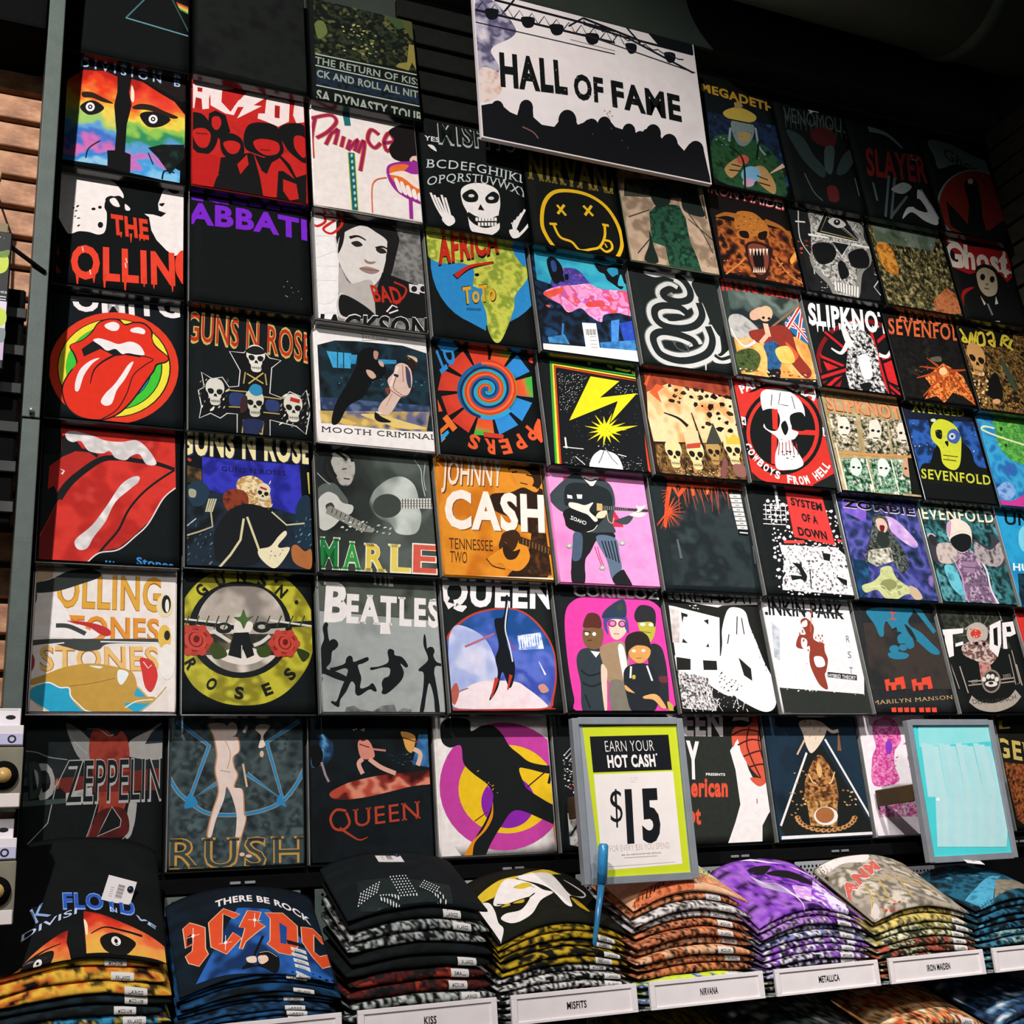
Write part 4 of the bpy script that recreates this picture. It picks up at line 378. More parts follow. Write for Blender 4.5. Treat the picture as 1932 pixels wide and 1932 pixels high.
(4, 1): ({'base': '101313', 'label': 'black shirt with rows of white alphabet letters, a skull and two bony hands', 'W': 292.0, 'H': 350, 'geom': (0.9096, 1.2016, -0.3148, 0.0, 0.095)}, [('t','a8b4ae','MISFITS','51,278 281.5,304 53,363',0.05,0),('t','101313','MISFITS','54,282 278.5,307 55.5,359',0.01,0),('t','e4e0dc','YES','11,279.5 53.5,281.5 12.5,296.5',0.02,0),('t','5a6a66','NO','283.8,281.8 300.7,277.1 285.1,293.5',0.02,0),('s','e4e0dc','19.3,265 35.7,266.1 43.7,248.6 30.1,253.7'),('t','c8d0cc','BCDEFGHIJKL','8.5,186 298.5,195 13,217',0.0,1,0.45),('t','c8d0cc','OPQRSTUVWXY','6,126 298,144.5 11,156.5',0.0,1,1.1),('s','f0e8e4','104,136 135,162 179,169 211,154 214,111 205,71 203,28 176,1 147,-8 120,6 115,42 114,63 103,93'),('s','101313','105,117.5 133.5,142.5 151,127.5 144,104.5 115,98'),('s','101313','172,123.5 196,148 213,138 204.5,114 177.5,106'),('o','d8d0cc','131.2,120.5 139.9,122.3 130.7,115'),('o','d8d0cc','188.7,124.5 197.5,126.3 188.1,118.9'),('p','101313','155.1,98.5 165.1,79 146,77.8'),('s','101313','116.5,64 139,55 172,53.5 207,71.5 207.5,50 169,24 136.5,25.5 117,42.5'),('p','f0e8e4','136.4,50.8 143.5,51.2 142.4,39.8 135.3,39.4'),('p','f0e8e4','145.5,52.6 152.6,53 151.5,41.6 144.4,41.2'),('p','f0e8e4','154.6,54.5 161.7,54.8 160.6,43.4 153.5,43.1'),('p','f0e8e4','163.8,56.3 170.9,56.7 169.7,45.2 162.6,44.9'),('p','f0e8e4','172.9,58.1 180.1,58.5 178.9,47.1 171.8,46.7'),('p','f0e8e4','182.1,60 189.3,60.4 188.1,48.9 181,48.5'),('p','f0e8e4','191.4,61.8 198.5,62.2 197.3,50.7 190.2,50.4'),('p','f0e8e4','142,36 148.6,36.2 147.5,24.9 140.9,24.7'),('p','f0e8e4','151.6,37.9 158.2,38.1 157.1,26.8 150.5,26.6'),('p','f0e8e4','161.2,39.8 167.8,40.1 166.7,28.7 160,28.4'),('p','f0e8e4','170.8,41.7 177.5,42 176.3,30.6 169.7,30.3'),('p','f0e8e4','180.5,43.6 187.1,43.9 186,32.5 179.3,32.2'),('p','f0e8e4','190.2,45.6 196.8,45.8 195.6,34.4 189,34.1'),('l','f0e8e4',6.2,'14.5,105.5 28.5,61.5 48,23.5','s'),('l','f0e8e4',6.21,'24.5,100 36.5,61.5 52.5,24.5','s'),('l','f0e8e4',6.23,'34,94.5 45,61 56.5,25.5','s'),('l','f0e8e4',6.25,'45,104.5 53,60.5 61,26','s'),('l','f0e8e4',6.26,'54.5,98 61.5,60 65,27','s'),('s','f0e8e4','39.5,27 68.5,43.5 76,24 56,7'),('l','f0e8e4',6.16,'286,106.5 264.5,67 245.5,25.5','s'),('l','f0e8e4',6.12,'274.5,92 259,63 245.5,25.5','s'),('l','f0e8e4',6.09,'263.5,78 254,59.5 245.5,25.5','s'),('l','f0e8e4',6.06,'252,64 248.5,55.5 245.5,25.5','s'),('l','f0e8e4',6.03,'241,49.5 243.5,52 245.5,25.5','s'),('l','f0e8e4',7.16,'298.5,68 275.5,36.5 253.5,11','s'),('s','f0e8e4','231,28 256,33 258.5,12 238,4')]),
(4, 2): ({'base': '101314', 'label': 'black shirt with a yellow green continent map on a blue disc and red painted word', 'W': 286.6, 'H': 350, 'geom': (0.9111, 1.1978, -0.6319, 0.0, 0.095)}, [('o','2a86c4','182,271 355,303 160,53.5'),('p','101314','109,395 356,428 345,344 305,337 248,347 152,350 3,347'),('n','a8a83c c8cc50 8a9a34 d8d860','4,324 38,323 84,326 150,329 206,323 240,319 255,285 276,257 295,270 279,215 241,162 232,120 213,71 183,12 164,7 150,42 150,92 140,130 148,162 121,168 128,220 95,235 39,225 4,239 -2,279',8,0.6,30,None,1,1),('r','5a6a24 3a4a1a 7a8a2c','138,305 276,257 224,129 166,25 160,144 127,189',80,1.4,3.2,0.25,10,4),('p','2a86c4','16,221 125,235 121,168 145,162 137,125 148,75 144,36 79,66 26,122'),('t','101314','AFRICA','28.5,217.5 207.5,286.5 32.5,311',0.08,0),('t','c4281a','AFRICA','30.5,223 206,294 35,309',0.04,0),('l','101314',(16.94,7.53),'72,187 117,225.5 187.5,254','s'),('l','c4281a',(13.19,4.71),'74.5,190 117,228.5 185,252.5','s'),('t','101314','ToTo','87.5,106.5 184.5,135 88,164.5',0.07,0),('t','e0a428','ToTo','89.5,109.5 182.5,137 90,162.5',0.03,0),('o','101314','135.3,205.8 141.9,207 134.8,200.6'),('p','205f8e','96,98 137,102 135.5,94.5 95,90.5')]),
(4, 3): ({'base': '0f1213', 'label': 'black shirt with a tie dye spiral wheel and curved painted letters', 'W': 282.5, 'H': 350, 'geom': (0.9142, 1.1967, -0.9467, 0.0, 0.095)}, [('n','1f5f9a 2f8ad0 2f8ad0','205,222 271,248 268,186 203,186',14,0.12,30,'204,204 269,217',0,1),('n','1f5f9a 2f8ad0 2f8ad0','203,184 263,170 228,113 183,150',14,0.12,30,'193,167 245,141',0,1),('n','1f5f9a 2f8ad0 2f8ad0','180,148 216,101 161,67 149,127',14,0.12,30,'165,137 189,84',0,1),('n','d84a2c e0552c 3fb040','146,126 147,62 91,60 113,125',14,0.12,30,'129,126 119,61',0,1),('n','e04a28 d8402a c83a2a','111,126 78,64 36,94 86,144',14,0.12,30,'98,135 57,79',0,1),('n','e04a28 d8402a c83a2a','85,146 28,106 14,159 76,177',14,0.12,30,'80,161 21,132',0,1),('n','e04a28 d8402a c83a2a','76,180 6,175 23,236 86,216',14,0.12,30,'81,198 14,206',0,1),('n','e04a28 d8402a c83a2a','88,219 39,250 84,299 114,248',14,0.12,30,'101,233 61,275',0,1),('n','e04a28 d8402a c83a2a','116,249 97,309 156,331 150,261',14,0.12,30,'134,256 127,320',0,1),('n','d84a2c e0552c 3fb040','153,262 171,332 225,317 184,253',14,0.12,30,'169,258 198,325',0,1),('n','1f5f9a 2f8ad0 2f8ad0','186,252 236,309 267,263 204,225',14,0.12,30,'195,238 252,287',0,1),('n','d84a2c e0552c 3fb040','205,223 271,249 268,187 204,187',14,0.12,30,'204,205 269,217',0,1),('o','1c5c94','140.5,192 223.5,202 132,109'),('l','2f9ad4',(6.49,21.34),'137,189 136,187 137,184 139,183 142,182 147,182 151,184 156,189 159,194 160,201 158,208 155,213 148,217 141,218 131,216 122,211 114,203 108,193 106,181 107,170 112,160 121,153 133,149 147,150 161,156 174,167 185,181 191,197 192,214 187,230 177,243 162,250 143,252 124,246 104,235 89,218 78,197 73,175 76,154 86,136 102,123 124,117 148,119 173,129 195,146','s'),('l','3fae3c',(4.43,14.57),'142,189 145,189 147,190 150,193 151,197 151,201 150,205 146,208 142,210 135,209 128,206 122,201 117,194 114,185 114,176 118,168 124,162 133,158 144,158 156,162 167,170 176,181 182,194 184,209 181,223 173,234 160,241 145,243 128,240 111,231 97,216 87,199 82,179 83,161 91,144 105,132 123,125 144,126 166,134 187,149 204,169 215,193 217,219 212,242 198,261','s'),('l','d83a1c',(5.92,19.45),'145,191 146,193 148,195 148,199 147,202 145,205 141,206 135,206 130,204 124,199 120,193 118,185 118,177 121,170 127,165 135,162 145,162 156,166 166,173 174,184 179,196 180,209 177,222 169,231 157,238 143,240 127,236 111,226 98,213 89,196 85,178 87,160 95,145 109,134 126,129 147,130 168,139 187,153 202,173 212,197 213,221 207,243 193,260 172,271 147,273','s'),('l','e86a3c',(2.07,6.81),'145,192 147,194 147,197 147,200 145,203 142,205 138,205 132,204 127,201 122,195 119,188 118,181 120,173 125,167 132,163 141,162 151,165 161,170 170,180 177,191 179,204 178,216 172,227 162,235 149,239 133,236 118,230 104,218 93,203 87,185 87,167 92,151 103,138 119,131 139,130 160,136 179,147 196,165 208,187 213,211 210,234 199,253 181,267 157,272 132,269','s'),('l','14304a',(2.36,7.77),'137,194 135,192 133,190 132,187 132,183 134,180 137,177 142,176 147,177 153,180 159,185 163,192 165,201 164,209 160,217 154,221 144,224 134,223 122,218 113,209 105,198 100,185 100,171 105,159 114,150 127,144 142,144 158,149 174,159 186,173 195,191 198,210 195,229 186,244 170,254 151,258 129,255 108,244 90,227 76,206 68,182 69,158 77,138 92,121 114,112','s'),('a','e0582c','SREPP','139,176.4',126.35,250,318,42.12,0.04,0),('t','2f86c8','TO','2.5,276.5 49,323 20,218',0.07,0),('s','2f8ad0','15.5,309.5 44.5,315.5 72.5,308.5 54.5,292.5 30,289'),('p','e05a2a','1,155.5 13.5,116.5 -0.5,113'),('t','e8702c','H','47.5,76.5 0.5,30 23,111.5',0.09,0),('p','2f9ad4','1.5,46.5 23,65.5 26,57.5 2.5,30'),('s','d8402c','267.6,299.6 288.5,311.6 284.1,292.8 272.8,289'),('l','e0582c',26.07,'284.5,119.5 270,87.5 284,63','s'),('p','c83a2a','117.5,71 172,68.5 170,56.5 118,56.5')]),
(4, 4): ({'base': 'd8851f', 'label': 'orange shirt with large pale capitals, a guitar and dark suited half portrait', 'W': 287.4, 'H': 350, 'geom': (0.9072, 1.1946, -1.2541, 0.0, 0.095)}, [('n','d07a1c e08e28 c87018 e89a38','0,0 287,0 287,350 0,350',14,0.4,70,None,0,1),('s','2a1a10','195,293 238,306 280,305 285,276 267,237 231,247 196,231 147,223 137,206 146,178 189,161 207,146 233,124 273,111 268,7 163,0 200,43 229,84 258,126 288,235 257,253'),('s','d88a30','199,294 228.5,298.5 252.5,290.5 262.5,266 247.5,248 223,250 209,269.5'),('l','2a1a10',4.18,'204.5,286 219.3,289.4',''),('l','2a1a10',4.23,'243.5,283.2 259.9,280.4',''),('l','3a1c10',2.93,'224.2,259.3 244.5,256',''),('s','2a1a10','196,302 288.5,310.5 285.5,268 268,245.5 266,279 245,298'),('n','4a2a12 2a1a10 6a3c18','245,157 279,127 281,15 195,3 225,52',8,0.6,20,None,0,1),('t','5a3418','JOHNNY','16,236 174,244 25.5,307.5',0.02,0),('t','f2dcc8','JOHNNY','13.5,238 173,246 23.5,309',0.012,0),('t','7a4a20','CASH','15,124.5 279,130.5 22.5,229',0.06,0),('t','f4e6da','CASH','12,126.5 277,132.5 21,230.5',0.05,0),('t','4a2c14','TENNESSEE','18.5,69 131,69 20.5,99',0.0,0),('t','4a2c14','TWO','17.5,34.5 61,34 20.5,65.5',0.0,0),('s','3a2212','164,119.5 193.5,129.5 208,114.5 200.5,86 189.5,57.5 168.5,48.5 148,79 154.5,103'),('s','de8c26','207,106.5 224.5,83.5 225,52 197.5,23 166,25 147.5,39.5 123,30.5 113,45.5 130.5,62 156,79.5 165.5,95.5 179,73 192,81.5'),('s','2e1c10','163.5,95.5 183,73 203.5,78.5 189,54 166.5,50.5 157,71.5'),('p','3a2616','203.5,114 290,87.5 287.5,67.5 201.5,94'),('l','b07a40',1.23,'215.1,107.7 212.4,91.5',''),('l','b07a40',1.23,'223.3,105 220.6,88.8',''),('l','b07a40',1.23,'231.5,102.3 228.8,86.2',''),('l','b07a40',1.23,'239.7,99.6 237,83.5',''),('l','b07a40',1.24,'247.9,96.9 245.2,80.8',''),('l','b07a40',1.24,'256.2,94.2 253.4,78.1',''),('l','b07a40',1.24,'264.4,91.5 261.7,75.4',''),('l','b07a40',1.24,'272.7,88.8 269.9,72.7',''),('l','b07a40',1.25,'281,86.1 278.2,70',''),('l','3a2212',2.76,'111.5,49.5 127,31 158,24.5','s'),('p','efe0c8','-6,1 284,8 283,-1 -7,-8.5')]),
(4, 5): ({'base': '1c2120', 'label': 'shirt with a singer on a misty blue stage inside a red rimmed circle', 'W': 280.6, 'H': 350, 'geom': (0.9097, 1.1903, -1.5735, 0.0, 0.095)}, [('p','f2ecec','-1,315.5 290.5,329.5 290.5,314.5 -2,305'),('t','f2ecec','QUEEN','-6,257.5 283.5,260 3.5,332.5',0.09,0),('s','1c2120','24,279.5 28,255 18.5,242.5 4.5,246'),('p','f2ecec','4.5,266 31.5,258.5 13,245.5'),('s','c0402c','148,255 203,249 247,213 275,156 275,91 260,34 243,8 146,4 4,4 -5,32 -6,94 -2,165 26,206 79,240'),('n','1c4a8a 3a5cb0 5a6ec8 3a4ca8 7a8ad8','148,251 199,246 242,211 271,156 271,91 254,34 237,11 147,8 8,8 -1,32 -2,94 2,163 30,202 81,236',9,0.45,60,'147,247 123,18',1,1),('n','e8dce8 cfd0ea a8b4e0 8a98d8','5,149 12,185 34,208 86,188 112,152 123,96 109,45 66,17 9,11 -2,71',9,0.4,50,None,1,3),('n','f4e8e4 f0dce0 e0b8c8','9,11 28,48 79,72 162,73 194,57 233,26 235,11 147,8',9,0.4,50,None,1,4),('n','3a56a8 7a98dc e4ecf8 5a70c0','183,186 245,196 249,155 183,150',8,0.5,14,None,0,1),('l','eef2fa',3.02,'187.5,184.5 187.5,154',''),('l','eef2fa',3.02,'194,185.5 194,155',''),('l','eef2fa',3.03,'200.5,186.5 200.5,156.5',''),('l','eef2fa',3.04,'207,187.5 207,158',''),('l','eef2fa',3.04,'213.5,188.5 214,159.5',''),('l','eef2fa',3.05,'220.5,189.5 220.5,160.5',''),('l','eef2fa',3.05,'227,190.5 227,162',''),('l','eef2fa',3.06,'233.5,191.5 233.5,163.5',''),('l','eef2fa',3.07,'240,192.5 240.5,165',''),('s','10161c','127,222 150,231 159,260 163,285 170,284 167,248 158,210 155,161 168,121 163,81 148,57 135,96 119,57 100,31 96,33 122,88 120,128 132,161'),('l','d8dce8',3.48,'169.5,273 153.5,206 159.5,161 163.5,121','s'),('l','c03a2a',(10.0,3.33),'119,80.5 100,33',''),('l','c03a2a',(8.43,3.37),'155.5,89 143.5,53',''),('l','b86a7a',4.95,'46,155 84.5,171.5 124,189','s'),('l','c83a34',2.14,'160.1,169.4 174.9,149.4',''),('s','b85a4a','4.5,55.5 17.5,67.5 21.5,44 9,17 2,28.5'),('l','a86a5a',2.41,'3.5,42 45,56',''),('s','c89080','222.5,62 238,68 249,52 231,46'),('l','dfe6f6',(1.73,5.19),'231.5,122.5 245,90',''),('l','c0402c',2.39,'-4,3.5 260.5,8.5','')]),
(4, 6): ({'base': 'efe6e2', 'label': 'white shirt with a black singer silhouette on magenta and yellow rings', 'W': 287.0, 'H': 318, 'geom': (0.884, 1.171, -1.888, 0.045, 0.02)}, [('o','c43f9c','166.5,154.5 326.5,151 155.5,10'),('o','ecc01e','172.5,147 293.5,144 164.5,47'),('o','8a22a4','172,117 239,115.5 167.5,58.5'),('s','16191a','17,295 36,308 69,310 89,302 91,279 117,291 146,291 169,271 184,245 208,225 235,206 286,198 304,213 304,190 280,179 226,191 205,191 215,157 226,142 262,119 300,95 298,58 258,74 189,98 150,63 123,28 101,-3 57,-5 83,37 114,79 134,122 128,152 85,186 67,208 63,246 36,242 17,257'),('s','e08a18','133,118 127,93 105,57 75,30 53,-5 73,-6 83,29 113,57 131,85'),('r','e0a02a','94,197 152,151 147,136 127,144',9,2,5,0.3,30,1),('s','b86a18','282,66 296.5,58 289,3 282.5,21.5'),('l','6a2a10',2.4,'86,76.5 119.5,96.5',''),('l','3a1a14',2.93,'222.5,149.5 276,186.5',''),('l','16191a',6.88,'295.5,209 277.5,156',''),('p','efe6e2','2,68 53.5,-3 -2,-2.5')]),
(5, 1): ({'base': '121312', 'label': 'black shirt with a yellow outlined smiling face with crossed eyes', 'W': 279.9, 'H': 350, 'geom': (1.2146, 1.4946, -0.3141, 0.0, 0.095)}, [('t','7a6a24','NIRVANA','4,219 306.5,224 13.5,320.5',0.03,1),('l','e8b81e',11.32,'58,-6 38,27 28,69 42,137 77,184 131,201 192,197 240,167 268,111 272,50 251,2 231,-10','s'),('l','e8b81e',7.94,'82.5,143 106,112',''),('l','e8b81e',7.99,'105.5,148 81,112.5',''),('l','e8b81e',8.13,'165.5,157.5 192.5,128',''),('l','e8b81e',8.19,'192.5,163 166.5,125',''),('l','e8b81e',7.8,'51,73.4 73.8,76.8',''),('l','e8b81e',7.82,'63,73 78,35 112,25 134,2 171,12 198,25 219,62 225,102','s'),('l','e8b81e',8.17,'217.3,103.5 238.1,103.7',''),('l','e8b81e',7.51,'198,25 216.5,12 237,27 235,48.5 217.5,50.5','s'),('l','e8b81e',4.32,'215.6,39.4 221.4,26.7','')]),
(5, 2): ({'base': '10151c', 'label': 'shirt of dark figures under pink clouds and turquoise sky, barcode sticker and white hem', 'W': 288.8, 'H': 350, 'geom': (1.2108, 1.4996, -0.6315, 0.0, 0.095)}, [('n','10151c 18304c 0e1218 1c4a78','0,0 289,0 289,350 0,350',10,0.7,40,None,0,3),('n','2a6a9a 2fa0c0 3fb4c8 2a78a8','11,316 306,322 304,226 196,217 147,231 90,234 46,213 10,221',8,0.5,60,None,0,2),('n','2a2a6a 5a4ab0 3a3c88 b85ab0','77,263 133,277 166,243 186,206 130,197 77,201 50,214',7,0.7,25,None,1,1),('n','f0a0d0 e87ab8 f4b8dc c45ac0 e8503c f090c8','26,184 70,209 125,223 169,234 205,223 300,225 297,153 245,152 201,138 189,114 158,127 132,149 92,130 71,152 36,168',7,0.9,30,None,1,5),('n','e84a34 e86a50','25,180 78,206 85,198 44,170',8,0.4,20,None,1,1),('n','e0482c d8506a','151,170 200,186 206,170 158,157',8,0.4,20,None,1,1),('s','0c1014','49.5,294 69.5,304 91,279 90.5,243 71,217.5 57.5,224 48,262.5'),('s','2a4a88','59,286.5 72,291 74.5,262.5 61.5,256'),('s','0c1014','80.2,241.4 91.3,247.7 93.2,230.3 82.3,226.3'),('s','0c1014','95.8,250.8 106.6,254 106.5,237.1 97.1,235.5'),('s','0c1014','196,306.5 234,304.5 261.5,314 296,311 296,269.5 282.5,253.5 274.5,284 259.5,245.5 276.5,243.5 266.5,233 243,247 227.5,258 221.5,275 205,281'),('s','2f90b8','232.5,292.5 264,303 264.5,278 246.5,270'),('l','0c1014',7.15,'227.5,273.5 245.5,265.5 264.5,278','s'),('n','2a6acc 4a90dc 1a3a7a','220,123 247,132 227,29 207,27',8,0.5,20,None,0,1),('n','3a6ad0 2a4ab8 1a2a5a','244,119 285,133 294,56 251,54',8,0.5,20,None,0,1),('n','2a6a9a 4a9ad0','20,42 71,58 83,30 22,26',8,0.6,14,None,0,1),('n','2a68a8 4a90cc','175,48 293,73 293,35 176,25',8,0.7,14,None,0,1),('l','3a7ab8',5.86,'71,92 62.5,44.5',''),('s','e06050','27,143.1 41.1,143.2 34.1,135.6'),('p','efe8e4','4,21 295.5,38.5 289.5,-4.5 0,-11.5'),('p','c8c0bc','0.5,-8.5 291,4 289.5,-6.5 -0.5,-14.5'),('p','f0ecea','128.5,103 171.5,107.5 172,18.5 129.5,15'),('l','3a3a3a',1.7,'138.5,84.3 137.4,65.4',''),('l','3a3a3a',2.56,'143.1,85 142.1,66',''),('l','3a3a3a',1.71,'147.7,85.7 146.7,66.7',''),('l','3a3a3a',2.56,'152.4,86.4 151.3,67.4',''),('l','3a3a3a',1.71,'157,87.1 155.9,68.1',''),('l','3a3a3a',2.57,'161.6,87.8 160.6,68.8',''),('l','3a3a3a',1.72,'166.3,88.5 165.2,69.4',''),('l','9a9a9a',1.7,'145.5,61.4 165.7,64.4',''),('l','9a9a9a',1.7,'145.5,49.9 165.7,52.8',''),('l','9a9a9a',1.69,'146,38.5 166.1,41.4',''),('l','9a9a9a',1.69,'145.8,28.7 165.9,31.6','')]),
(5, 3): ({'base': '14171a', 'label': 'shirt with a yellow lightning bolt over a white dome, green yellow red border', 'W': 291.8, 'H': 350, 'geom': (1.2097, 1.5015, -0.948, 0.0, 0.095)}, [('l','3aa03a',6.74,'306,-18 297,5 312,292 36,302 14,-5 15,-20',''),('l','e4d23c',6.74,'306,-18 291,7 304,284 42,296 20,-3 21,-19',''),('l','d0401e',6.74,'306,-18 285,8 296,276 48,290 27,-1 27,-19',''),('p','14171a','48.5,283.5 303.5,276 277,-6.5 28.5,-6.5'),('p','111416','48.5,283.5 303.5,276 277,-6.5 28.5,-6.5'),('r','e8e4dc b8b4ac','53,275 142,274 79,168 45,156',120,1.3,3.4,0.35,35,2),('r','d8d4cc','213,258 298,260 292,226 218,234',34,1.3,3.2,0.4,30,4),('r','8a8c8a','53,157 289,209 277,84 52,85',60,0.8,1.6,0.5,0,5),('r','e0dcd4','41,60 117,44 112,4 37,1',26,1.2,3,0.3,20,1),('r','e0dcd4','198,48 271,43 268,3 214,-2',30,1.2,3,0.3,10,1),('p','ecd81e','150,273 236,269 169,211 285,238 189,138 222,207 68,131'),('p','ecd81e','237,122 192,114 217,104 187,107 209,81 180,101 182,77 171,98 157,63 163,98 141,77 155,101 115,79 151,106 120,101 150,113 110,120 153,120 133,135 159,127 146,157 167,131 172,156 176,133 199,168 185,132 211,151 190,128 235,143 193,121'),('p','ecd81e','176.5,122 271.5,138.5 190.5,107.5'),('r','3a3a1a','153,123 194,128 189,99 153,95',6,1,2,0.6,0,1),('s','f0ece6','110.5,-3.5 119,28.5 142,50.5 166.5,53 196.5,40 204,-3 157.5,-7'),('l','14171a',2.05,'159,56 147,31 136.5,14.5',''),('l','14171a',2.05,'166.5,53 179,30.5 193,16',''),('r','e8e4dc','129,69 203,80 199,56 126,49',12,1,2.5,0.6,0,1),('l','e8e4dc',2.38,'40,52 98.5,52',''),('l','e8e4dc',4.79,'49.5,80.5 49,49',''),('l','e8e4dc',2.48,'197.5,45.9 221.3,42.2',''),('l','e8e4dc',2.39,'71.6,27.9 96.2,6.8',''),('l','4aa03c',9.31,'147.4,314.9 154.9,309.6','s'),('l','e4c23c',4.23,'147.4,314.9 154.9,309.6','s'),('l','4aa03c',9.45,'205.2,314.2 221.3,309.9','s'),('l','e4c23c',4.3,'205.2,314.2 221.3,309.9','s'),('l','4aa03c',9.51,'229.5,309 262.5,304.5 276,308.5','s'),('l','e4c23c',4.32,'229.5,309 262.5,304.5 276,308.5','s'),('l','4aa03c',9.62,'279,302.5 291.5,300 305.5,308','s'),('l','e4c23c',4.37,'279,302.5 291.5,300 305.5,308','s')]),
(5, 4): ({'base': 'e877b8', 'label': 'bright pink shirt with a dark clothed guitar player cut off at the mouth', 'W': 285.6, 'H': 350, 'geom': (1.2076, 1.4932, -1.2575, 0.0, 0.095)}, [('n','ec80c0 f096cc e46eb0','0,0 286,0 286,350 0,350',18,0.4,90,None,0,1),('p','c8304a','47,291 170,298 165,235 202,169 201,161 36,153'),('s','e06898','68,277.5 147.5,280 142,187 54.5,173.5'),('s','3a4448','10,246 50,283 84,304 118,293 157,293 183,275 188,229 171,174 175,144 119,136 57,140 48,180 36,210 4,230'),('s','1f2528','55,268 107,277 169,266 180,228 150,188 54,173 41,218'),('p','f0dcd8','98.5,297.5 125.5,294 152.5,300 130.5,271.5 122.5,270.5'),('l','1a1a1c',3.62,'105.5,293 124.5,285.5 145.5,293.5','s'),('p','e8e4e0','51.7,240.6 65.1,239.3 65.8,230.2 51.1,230.6'),('p','e8e4e0','78.5,243.5 95,244.1 92.6,232.3 79.6,231.3'),('s','3a4448','4.5,233.5 40,210 71,212.5 56.5,188.5 26.5,194 2.5,218.5'),('s','3c464a','180,178.5 231,197.5 231.5,186 210.5,169 179.5,174.5'),('s','16191a','34,191 58,204 104,200 135,194 160,200 154,188 131,164 121,152 96,139 65,140 40,150 35,172'),('l','d8b890',2.01,'159.5,200 160,177 171,170 177.5,186','s'),('p','3a3c3c','138,218 218,216 283,217 282,209 217,208 137,205'),('l','9a9a94',1.21,'150.2,216.9 148.6,206',''),('l','9a9a94',1.21,'156.5,217 154.9,206.1',''),('l','9a9a94',1.21,'162.9,217.1 161.3,206.2',''),('l','9a9a94',1.21,'169.3,217.2 167.6,206.3',''),('l','9a9a94',1.22,'175.6,217.3 174,206.4',''),('l','9a9a94',1.22,'182,217.4 180.4,206.5',''),('l','9a9a94',1.22,'188.4,217.5 186.8,206.6',''),('l','9a9a94',1.22,'194.9,217.6 193.2,206.7',''),('l','9a9a94',1.22,'201.3,217.7 199.6,206.8',''),('l','9a9a94',1.23,'207.7,217.8 206,206.9',''),('l','9a9a94',1.23,'214.2,217.9 212.5,206.9',''),('l','9a9a94',1.23,'220.6,218 218.9,207',''),('p','c8a870','133.2,222.9 149,222.2 146.1,202.8 130.2,201.6'),('s','e8d0b0','135.5,198 160,204 149,184 125.5,182'),('s','f0dcd0','54.5,218.5 76,218.5 98.5,214.5 123.5,224 108.5,200 129,178.5 120,170.5 103,188 84,194.5 54.5,205.5'),('s','f0dcd0','224,204.5 253,207 271.5,220 276.5,228 259.5,223 248,226 249.5,210.5 223,197 254.5,191.5 273,204.5'),('t','e8e4e0','CHAOZ','93,159 50.5,173 97,169',0.02,0),('l','e8dccc',1.96,'88,138 112.5,147 126.5,161.5','s'),('s','1c1f20','61,136 119,140 167,143 169,128 125,126 96,87 78,63 66,5 35,1 36,39 48,98'),('s','4a5a70','57,136 79,130 67,70 43,61.5 49,106'),('s','5c6e84','117.5,129 172.5,128.5 177.5,84 177,43 147.5,16 139.5,67'),('l','1c2024',3.55,'132,118.5 141,74.5',''),('l','1c2024',3.56,'141,119 149,71',''),('l','1c2024',3.57,'150.5,119.5 157,68',''),('l','1c2024',3.58,'160,120.5 165,64.5',''),('l','1c2024',3.59,'170,121 173,61.5',''),('s','1c1f20','148,19.5 179,43 189,32.5 201,-3.5 160.5,-1.5'),('s','1c1f20','36.5,39.5 71,45 67,1 38.5,-2'),('o','a8a4a0','38.7,99.7 47.9,100.3 37.9,93'),('o','d8c8c8','38.7,99.7 43.3,100 38.3,96.4'),('o','a8a4a0','123,45.8 132.4,46.3 122.1,39.1'),('o','d8c8c8','123,45.8 127.7,46 122.6,42.4'),('o','a8a4a0','190.4,116.6 200,117.2 189.3,109.7'),('o','d8c8c8','190.4,116.6 195.2,116.9 189.9,113.1'),('l','c04a6a',1.96,'110,102 114.5,80.5 122,51','s'),('l','c04a6a',1.96,'118,102.5 121.5,73.5 128,51.5','s'),('p','c82860','-14,-2.5 281,0 279.5,-7 -14.5,-8')]),
